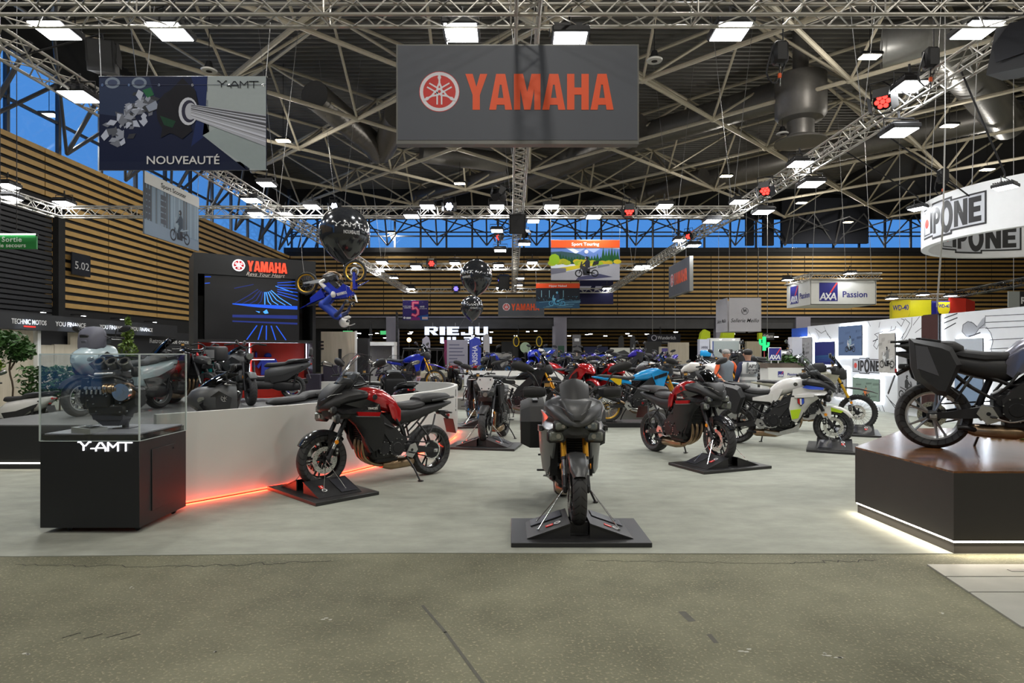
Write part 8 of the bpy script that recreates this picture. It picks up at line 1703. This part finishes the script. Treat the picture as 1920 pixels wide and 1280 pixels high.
# mannequin rider of the hanging motocross bike, in the bike's own frame
t = thing('person', 'mannequin rider in blue and white motocross kit hanging head down on the bike', 'person'); t.matrix_world = Mx; v = Vector
J = dict(pelvis=v((.36, 0, 1.10)), chest=v((.62, 0, 1.46)), neck=v((.72, 0, 1.60)), head=v((.80, 0, 1.72)))
for s, y in (('l', 1), ('r', -1)): J.update({'sh'+s: v((.66, .19*y, 1.50)), 'el'+s: v((.88, .38*y, 1.42)), 'wr'+s: v((1.00, .36*y, 1.27)), 'hip'+s: v((.40, .11*y, 1.06)), 'kn'+s: v((.72, .20*y, .86)), 'an'+s: v((.44, .22*y, .45)), 'to'+s: v((.62, .23*y, .40)), 'palm'+s: (0, 0, -1)})
KIT = mat('kit_blue', (.02, .06, .42), .6, var=.15); figure(t, J, mat('glove_navy', (.02, .03, .09), .6)); top_g(t, J, KIT, 'jersey', mts=mat('sleeve_navy', (.02, .03, .10), .7)); legs_g(t, J, KIT, 'riding_trousers', WHT)
mb = MB().m(WHT)
for s in (1, -1): mb.ell((.73, .20*s, .88), (.09, .085, .10), 12, 8)
part('knee_patch', mb, t)
mb = MB().m(WHT); mb.ell((.80, 0, 1.74), (.155, .13, .15), 18, 12); mb.loft([(.86, 0, 1.62, .05, .09, 3), (.98, 0, 1.62, .05, .06, 3), (1.03, 0, 1.63, .02, .03)], 12); mb.loft([(.84, 0, 1.85, .01, .11, 3), (1.0, 0, 1.87, .01, .10, 3), (1.10, 0, 1.85, .006, .07)], 10); h = part('helmet', mb, t); mb = MB().m(GLS); mb.loft([(.88, 0, 1.735, .05, .11, 3), (.95, 0, 1.73, .045, .085, 3), (.965, 0, 1.73, .03, .06)], 12); part('goggles', mb, h)
# ================================================================ THE FAR PART OF THE HALL
def standing(name, label, cat, px0, py0, px1, py1, Y_, mt, d=.1, z0=None, group=None):
    q = Plane(0, Y_); a_, b_, c_, d_ = q.rect(px0, py1, px1, py0); b_, d_ = min(b_, d_), max(b_, d_)
    if z0 is not None: b_ = z0
    t = thing(name, label, cat, ((a_+c_)/2, Y_, b_), group=group); w, h = c_-a_, d_-b_; mb = MB().m(mt); mb.box((0, d/2, h/2), (w, d, h)); o = part('panel', mb, t); return t, o, w, h, frame((-w/2, -.002, 0), PX, PZ)
# lit letters of a truss sign
t = thing('hanging_sign', 'lit white block letters hanging under the concrete beam', 'sign', P(797, 628, 46.5)); RW = glow('letter_box_white', (.72, .78, .95), .9); w = 118/F*46.5
mb = MB(); word(mb, 'RIEJU', frame((0, 0, 0), PX, PZ), 0, 0, w, .62, RW, .25, 0, .10); part('front_lettering', mb, t)
mb = MB(); word(mb, 'RIEJU', frame((w*1.05, 1.6, -.60), (-1, 0, 0), PZ), 0, 0, w*.85, .5, RW, .2, 0, .10); part('rear_lettering', mb, t)
mb = MB().m(WIRE); [mb.cyl((x, .6, .5), (x, .6, .95), .02, None, 6) for x in (.5, 2.2, 4)]; mb.cyl((.3, .6, .6), (4.4, .6, .6), .03, None, 6); part('hanging_bar', mb, t)
t, o, w, h, M = standing('info_stand', 'tall pale grey information panel under the lit letters', 'panel', 838, 637, 877, 705, 40, mat('panel_lilac', (.34, .33, .42), .5, var=.04), z0=0); mb = MB(); [solid(mb, [[(w*.1, h-.35-.22*k), (w*r_, h-.35-.22*k), (w*r_, h-.29-.22*k), (w*.1, h-.29-.22*k)]], M, ink((.12, .12, .2)), .002) for k, r_ in enumerate((.6, .8, .75, .85, .5, .7, .85, .8))]; part('print', mb, o)
standing('info_stand', 'narrow magenta panel left of the tall grey information panel', 'panel', 833, 637, 838, 705, 40.2, mat('panel_magenta', (.22, .015, .10), .5), z0=0)
def feather(label, px, py0, py1, Y_, wpx, mt, txt=None, tc=(.7, .7, .8)):
    c = P(px, py0, Y_); h = c.z; w = wpx/F*Y_; t = thing('feather_flag', label, 'flag', (c.x, Y_, 0)); mb = MB().m(mt); mb.prism([(-w/2, .25*h), (w/2, .2*h), (w/2, .88*h), (w*.35, .97*h), (0, h), (-w/2, .93*h)], 0, .02); o = part('cloth', mb, t); mb = MB().m(DKM); mb.cyl((-w/2, .01, 0), (-w/2, .01, .95*h), .02, None, 6); mb.box((-w/2, 0, .02), (.4, .4, .04)); part('pole', mb, t)
    if txt: mb = MB(); text(mb, txt, frame((0, -.004, h*.58), PZ, (-1, 0, 0)), w*.62, ink(tc), .015, fit=h*.48); part('lettering', mb, o)
    return t
feather('blue feather flag with upright white letters left of the middle', 891, 632, 715, 36, 22, mat('flag_blue', (.03, .05, .38), .6, var=.1), 'ARISHA'); feather('pale feather flag with dark foot behind the buggy roof', 799, 630, 690, 34, 15, mat('flag_pale', (.36, .34, .42), .6)); feather('grey feather flag right of the blue one', 912, 625, 690, 42, 12, LGS)
for px, w_, Y_ in ((966, 'left of the pale column', 44), (1010, 'beside the pale column', 45), (1187, 'behind the bright blue motorcycle', 30), (1165, 'left of the white display', 40)): feather('black feather flag %s' % w_, px, 628, 700, Y_, 10, mat('flag_black', (.015, .015, .016), .6), 'URAL' if px == 1187 else None, (.5, .5, .5)); 
for px, w_ in ((968, 'left of the pale column'), (1011, 'at the pale column')): t = thing('wall_badge', 'round yellow badge on the black flag %s' % w_, 'badge', P(px, 640, 43.5)); mb = MB().m(YEL); solid(mb, ring2(0, 0, .22, .36, .06), frame((0, 0, 0), PX, PZ), YEL, .03); part('ring', mb, t)
mb = MB().m(mat('pale_disc', (.28, .36, .24), .5)); mb.disc((0, 0, 0), .30, 0, .06, 28); mb.m(DKM); mb.cyl((0, .05, -.28), (0, .05, -1.97), .03, None, 8); o = part('round_sign', mb); o.location = P(985, 651, 35); o.location.z = 2.0; tag(o, 'round pale green sign on a post left of the pale column', 'sign')
for i, (x0, y0, x1, y1, Y_, mt_, w_) in enumerate(((662, 634, 690, 720, 21, BOXB, 'black booth block right of the pale wood wall'), (692, 645, 742, 700, 24, mat('booth_grey', (.26, .25, .24), .6), 'grey booth back wall under a white beam'), (920, 662, 960, 690, 38, mat('booth_grey', 0), 'grey booth wall behind the far dark blue motorcycles'), (1036, 612, 1041, 700, 46, LILAC, 'grey booth edge beside the pale column'), (1145, 652, 1187, 690, 34, mat('booth_cream', (.48, .47, .42), .5), 'cream display wall with a mountain picture'), (1193, 652, 1207, 700, 33, WALLW, 'white shelf frame right of the black feather flag'), (1255, 642, 1292, 690, 30, LWD, 'pale wooden cabinet wall left of the clear screens'), (1238, 650, 1256, 690, 30.3, LWD, 'wooden rack with violet squares'), (1485, 632, 1504, 700, 21, LGS, 'grey partition at the left end of the white picture wall'), (1312, 636, 1330, 700, 24, mat('panel_white', (.52, .53, .60), .5), 'narrow white information panel left of the pale poster'))):
    t, o, w, h, M = standing('booth_wall', w_, 'booth', x0, y0, x1, y1, Y_, mt_, .3, z0=0)
    if i == 1: mb = MB().m(WALLW); mb.box((0, -.3, h), (w+.1, .6, .14)); mb.box((w/2, -.3, h/2), (.08, .5, h)); part('beam', mb, t)
    if i == 4: mb = MB(); solid(mb, [[(w*.08, h*.75), (w*.92, h*.75), (w*.92, h*.97), (w*.08, h*.97)]], M, ink((.5, .5, .45)), .004); solid(mb, [[(w*.08, h*.76), (w*.92, h*.76), (w*.92, h*.82), (w*.6, h*.94), (w*.3, h*.88)]], M, ink((.06, .06, .06)), .006); part('print', mb, o)
    if i == 7: mb = MB(); [solid(mb, [[(w*.15, z), (w*.85, z), (w*.85, z+.28), (w*.15, z+.28)]], M, ink((.12, .10, .3)), .004) for z in (h*.62, h*.82, h*.42)]; part('violet_square', mb, o)
    if i == 9: mb = MB(); [text(mb, s_, M @ Matrix.Translation((w/2, h-.32-.22*k, 0)), .13, ink((.06, .06, .1)), .01, fit=w*.7) for k, s_ in enumerate(('LA MONDIALE', 'DES MOTARDS', '0 000'))]; part('lettering', mb, o)
t, o, w, h, M = standing('poster_stand', 'dark poster stand with a rocket-like picture right of the pale column', 'poster', 1074, 627, 1089, 690, 28, mat('poster_grey', (.09, .085, .085), .5), .2, z0=0); mb = MB(); solid(mb, [[(w*.45, h*.72), (w*.55, h*.72), (w*.62, h*.45), (w*.38, h*.45)]], M, ink((.6, .45, .35)), .004); solid(mb, [[(w*.2, h*.88), (w*.8, h*.88), (w*.8, h*.93), (w*.2, h*.93)]], M, ink((.6, .6, .6)), .004); part('print', mb, o)
t, o, w, h, M = standing('booth_wall', 'white framed booth with a big pale seaside poster behind the men', 'booth', 1332, 634, 1388, 705, 24, WALLW, .4, z0=0); mb = MB(); solid(mb, [[(w*.10, .2), (w*.97, .2), (w*.97, h*.95), (w*.10, h*.95)]], M, ink((.33, .37, .36)), .004); solid(mb, [[(w*.10, .2), (w*.97, .2), (w*.97, h*.42), (w*.6, h*.48), (w*.10, h*.40)]], M, ink((.25, .17, .13)), .006); solid(mb, [[(w*.07, .2), (w*.10, .2), (w*.10, h*.95), (w*.07, h*.95)]], M, ink((.02, .06, .3)), .005)
for k, s_ in enumerate(('Inspiré la Haute-Meuse de', 'Le à un temps, diffus pour', 'à vos 5 sens de cycle')): text(mb, s_, M @ Matrix.Translation((w*.52, h*.66-.11*k, .006)), .09, ink((.04, .05, .05)), .01, fit=w*.62, extrude=.001)
part('print', mb, o); mb = MB().m(LEDW); [mb.disc((x, -.2, h*.97), .03, 0, .02, 10, 'Z') for x in (-.25, .25)]; part('spot_lamp', mb, t)
t, o, w, h, M = standing('hanging_sign', 'black banner with pale serif letters hanging behind the bright blue motorcycle', 'sign', 1214, 626, 1276, 645, 44, ink((.016, .016, .022)), .08); mb = MB(); text(mb, 'Wunderlich', M @ Matrix.Translation((w*.58, h*.62, .002)), .34, ink((.42, .42, .46)), .012, fit=w*.55); solid(mb, ring2(w*.2, h*.62, .2, .2, .05), M, ink((.42, .42, .5)), .002); text(mb, 'CONRAD', M @ Matrix.Translation((w*.55, h*.2, .002)), .12, ink((.3, .3, .3)), .01); part('lettering', mb, o); mb = MB().m(WIRE); [mb.cyl((x, .04, h), (x, .04, 14.45-t.location.z), .015, None, 5) for x in (-.8, .8)]; part('hanging_wire', mb, t)
YG = mat('panel_yellow_green', (.48, .60, .01), .5)
for i, (px, w_) in enumerate(((1322, 'left'), (1362, 'right'))): t = thing('booth_flag', 'yellow green block over the pale poster booth, %s one' % w_, 'sign', P(px, 640, 36)); mb = MB().m(YG); mb.prism([(-.3, 0), (.4 if i else .3, 0), (.5 if i else .3, .55), (0, .7), (-.2, .5)], 0, .4); part('block', mb, t); mb = MB().m(DKM); mb.cyl((0, .2, 0), (0, .2, -t.location.z), .04, None, 8); part('post', mb, t)
t, o, w, h, M = standing('hanging_sign', 'dark sign with pale letters and a yellow end above the green neon cactus', 'sign', 1428, 624, 1452, 637, 40, ink((.04, .04, .04)), .3); mb = MB(); text(mb, 'Sifam', M @ Matrix.Translation((w*.5, h*.5, .002)), .3, ink((.6, .6, .6)), .02, fit=w*.8, shear=.2); part('lettering', mb, o); mb = MB().m(YG); mb.box((-w/2-.12, 0, h/2), (.22, .3, h)); part('yellow_end', mb, t); mb = MB().m(WIRE); mb.cyl((0, .1, h), (0, .1, 14.45-t.location.z), .02, None, 5); part('hanging_wire', mb, t)
t = thing('neon_cactus', 'green neon cactus on a thin red post by the planter', 'neon sign', (P(1433, 640, 20).x, 20, 0)); mb = MB().m(glow('neon_green', (.01, .45, .13), 1.3)); mb.tube([(0, 0, 1.75), (0, 0, 2.0), (0, 0, 2.2)], .06, 8); mb.tube([(0, 0, 1.95), (-.12, 0, 1.97), (-.13, 0, 2.12)], .04, 8); mb.tube([(0, 0, 1.88), (.12, 0, 1.9), (.13, 0, 2.02)], .04, 8); part('cactus', mb, t); mb = MB().m(mat('post_red', (.3, .02, .02), .5)); mb.cyl((0, 0, 0), (0, 0, 1.75), .018, None, 8); mb.disc((0, 0, 0), .2, 0, .02, 16, 'Z'); part('post', mb, t)
t = thing('counter', 'white counter with a blue square logo and plant trough behind the police motorcycle', 'counter', (P(1478, 700, 18).x, 18, 0)); mb = MB().m(WALLW); mb.box((0, .3, .62), (1.15, .6, 1.24)); o = part('body', mb, t); mb = MB().m(mat('trough_brown', (.12, .09, .07), .6)); mb.box((0, .3, 1.30), (1.2, .5, .14)); part('trough', mb, t); mb = MB().m(LWD); mb.box((-.1, -.005, .55), (.9, .012, .5)); part('wood_front', mb, o); mb = MB(); axa_logo(mb, frame((-.3, -.01, .98), PX, PZ), 0, 0, .16); text(mb, 'Passion', frame((.12, -.01, 1.05), PX, PZ), .1, NAVY, .01); part('logo', mb, o)
plant('trough_plant', 'leafy green plants growing in the trough of the white counter', (P(1474, 690, 18.2).x, 18.25, 1.36), [((-.3, 0, .15), (.25, .15, .16), 0), ((.1, 0, .12), (.3, .15, .12), 0), ((.42, -.1, .0), (.2, .15, .2), 0)], 260, LEAF, [[(0, 0, 0), (0, 0, .12)]], .09, [((0, 0, .02), (1.1, .3, .04))])
t = thing('board_sign', 'square blue logo board standing in the plants of the counter', 'sign', (P(1454, 677, 17.9).x, 17.95, 1.38)); mb = MB().m(WHT); mb.box((0, 0, .26), (.38, .03, .38), .01); [mb.cyl((x, 0, -.0), (x, 0, .1), .015, None, 6) for x in (-.1, .1)]; o = part('board', mb, t); mb = MB(); axa_logo(mb, frame((-.175, -.017, .085), PX, PZ), 0, 0, .35); part('logo', mb, o)
# tan buggy
t = thing('buggy', 'khaki off-road buggy with a flat roof behind the enduro motorcycle', 'vehicle', (P(790, 700, 26).x, 26, 0), -1.9); mb = MB().m(SAND); mb.loft([(-1.3, 0, .75, .2, .6, 4), (-.6, 0, .7, .25, .7, 4), (.2, 0, .65, .2, .72, 4), (.9, 0, .8, .22, .66, 4), (1.4, 0, .75, .12, .5, 4)], 14); part('body', mb, t); mb = MB().m(BLK); mb.box((-.2, 0, 1.86), (1.3, 1.3, .06), .03); part('roof', mb, t); mb = MB().m(BLK)
for s in (1, -1): mb.tube([(.75, s*.6, .95), (.4, s*.6, 1.8), (-.8, s*.6, 1.8), (-1.1, s*.6, .9)], .03, 8, 1); mb.cyl((-.2, s*.6, .8), (-.25, s*.6, 1.82), .03, None, 8); mb.m(VIN); mb.box((-.3, s*.3, .95), (.4, .4, .6), .1); mb.m(BLK)
part('roll_cage', mb, t); [wheel(t, 'wheel', x, .33, .33, .24, 'cast', DKM, True, disc=0, knob=True).__setattr__('location', (x, y, .33)) for x in (-.95, .95) for y in (-.62, .62)]
# far truss posts, small lamps, green exit signs
for px, Y_, w_ in ((744, 30, 'left of the buggy'), (972, 44, 'left of the pale column'), (1238, 46, 'under the black banner'), (695, 27, 'beside the black booth block')): c = P(px, 620, Y_); truss('dark upright truss post %s' % w_, (c.x, Y_, 0), (c.x+.001, Y_, 3.5 if Y_ > 28 else 2.9), .3, 'dark truss posts', 'truss_post', mt=DKM)
rnd = random.Random(12)
for k in range(26): px = 640+rnd.random()*900; mb = MB().m(LEDW); Y_ = rnd.uniform(49.5, 60); c = P(px, rnd.uniform(620, 634), Y_); mb.box((0, 0, 0), (.28, .2, .05)); mb.m(HOUS); mb.box((0, 0, .06), (.32, .24, .08)); mb.cyl((0, 0, .1), (0, 0, 6.95-c.z), .02, None, 5); o = part('far_lamp', mb); o.location = c; tag(o, 'tiny white lamp in the dark passage under the concrete beam', 'lamp', 'lamps of the far passage')
FP_L = lampdata('far_passage_light', 45, .5, (1, .93, .8))
for x, y in ((-8, 54), (2, 56), (12, 55), (22, 56), (-2, 66), (14, 66)): o = bpy.data.objects.new('far_passage_glow', FP_L); COL.objects.link(o); o.location = (x, y, 6.7); mb = MB().m(HBW); mb.box((x, y, 6.8), (.5, .3, .05)); tag(part('passage_lamp', mb), 'warm ceiling lamp of the far passage beyond the concrete beam', 'lamp', 'ceiling lamps of the far passage')
for px, w_ in ((652, 'right of the pale wood wall'), (722, 'over the grey booth')): t, o, w, h, M = standing('exit_sign', 'small green lit exit sign %s' % w_, 'sign', px-9, 620, px+9, 627, 47.8, glow('exit_lit', (.05, .35, .12), 1.2), .06); mb = MB().m(WIRE); mb.cyl((0, .03, h), (0, .03, 3.7-t.location.z), .015, None, 5); part('hanging_wire', mb, t)
mb = MB().m(glow('warm_globe', (1, .6, .2), 14)); mb.ell((0, 0, 0), (.14, .14, .14)); mb.m(DKM); mb.cyl((0, 0, -.12), (0, 0, -P(767, 637, 40).z), .03, None, 8); o = part('globe_lamp', mb); o.location = P(767, 637, 40); tag(o, 'warm orange globe lamp on a post above the buggy', 'lamp')
t, o, w, h, M = standing('screen', 'dark picture screen on a stand right of the pale column', 'screen', 1046, 648, 1058, 668, 30, mat('screen_green', (.03, .08, .05), .3), .08); mb = MB().m(DKM); mb.cyl((0, .04, 0), (0, .04, -t.location.z), .04, None, 8); part('post', mb, t)
for i, (x0, y0, x1, y1, Y_, mt_, w_) in enumerate(((1018, 652, 1036, 690, 42, 'lit', 'pale blue booth wall left of the pale column'), (1095, 650, 1140, 672, 42, NVC, 'navy booth wall right of the poster stand'), (1400, 640, 1428, 700, 38, LWD, 'wooden booth wall behind the men'), (1210, 640, 1240, 690, 38, BOXB, 'dark booth wall under the black banner'), (940, 640, 962, 660, 50, BOXB, 'dark booth wall right of the grey feather flag'))): standing('booth_wall', w_, 'booth', x0, y0, x1, y1, Y_, mat('booth_blue', (.10, .20, .42), .5) if mt_ == 'lit' else mt_, .3, z0=0)  # the first wall gets a plain blue material

for o in list(bpy.data.objects):      # everything that stands on the carpet stands on its top side
    if o.parent is None and o.get('category') and abs(o.location.z) < 1e-5 and o.name.split('.')[0] in ('podium_wall', 'podium', 'picture_wall', 'screen_tower', 'display_plinth', 'display_case', 'booth_wall', 'plant', 'hedge', 'potted_tree', 'bush', 'conical_shrub', 'counter', 'feather_flag'): o.location.z = .0065
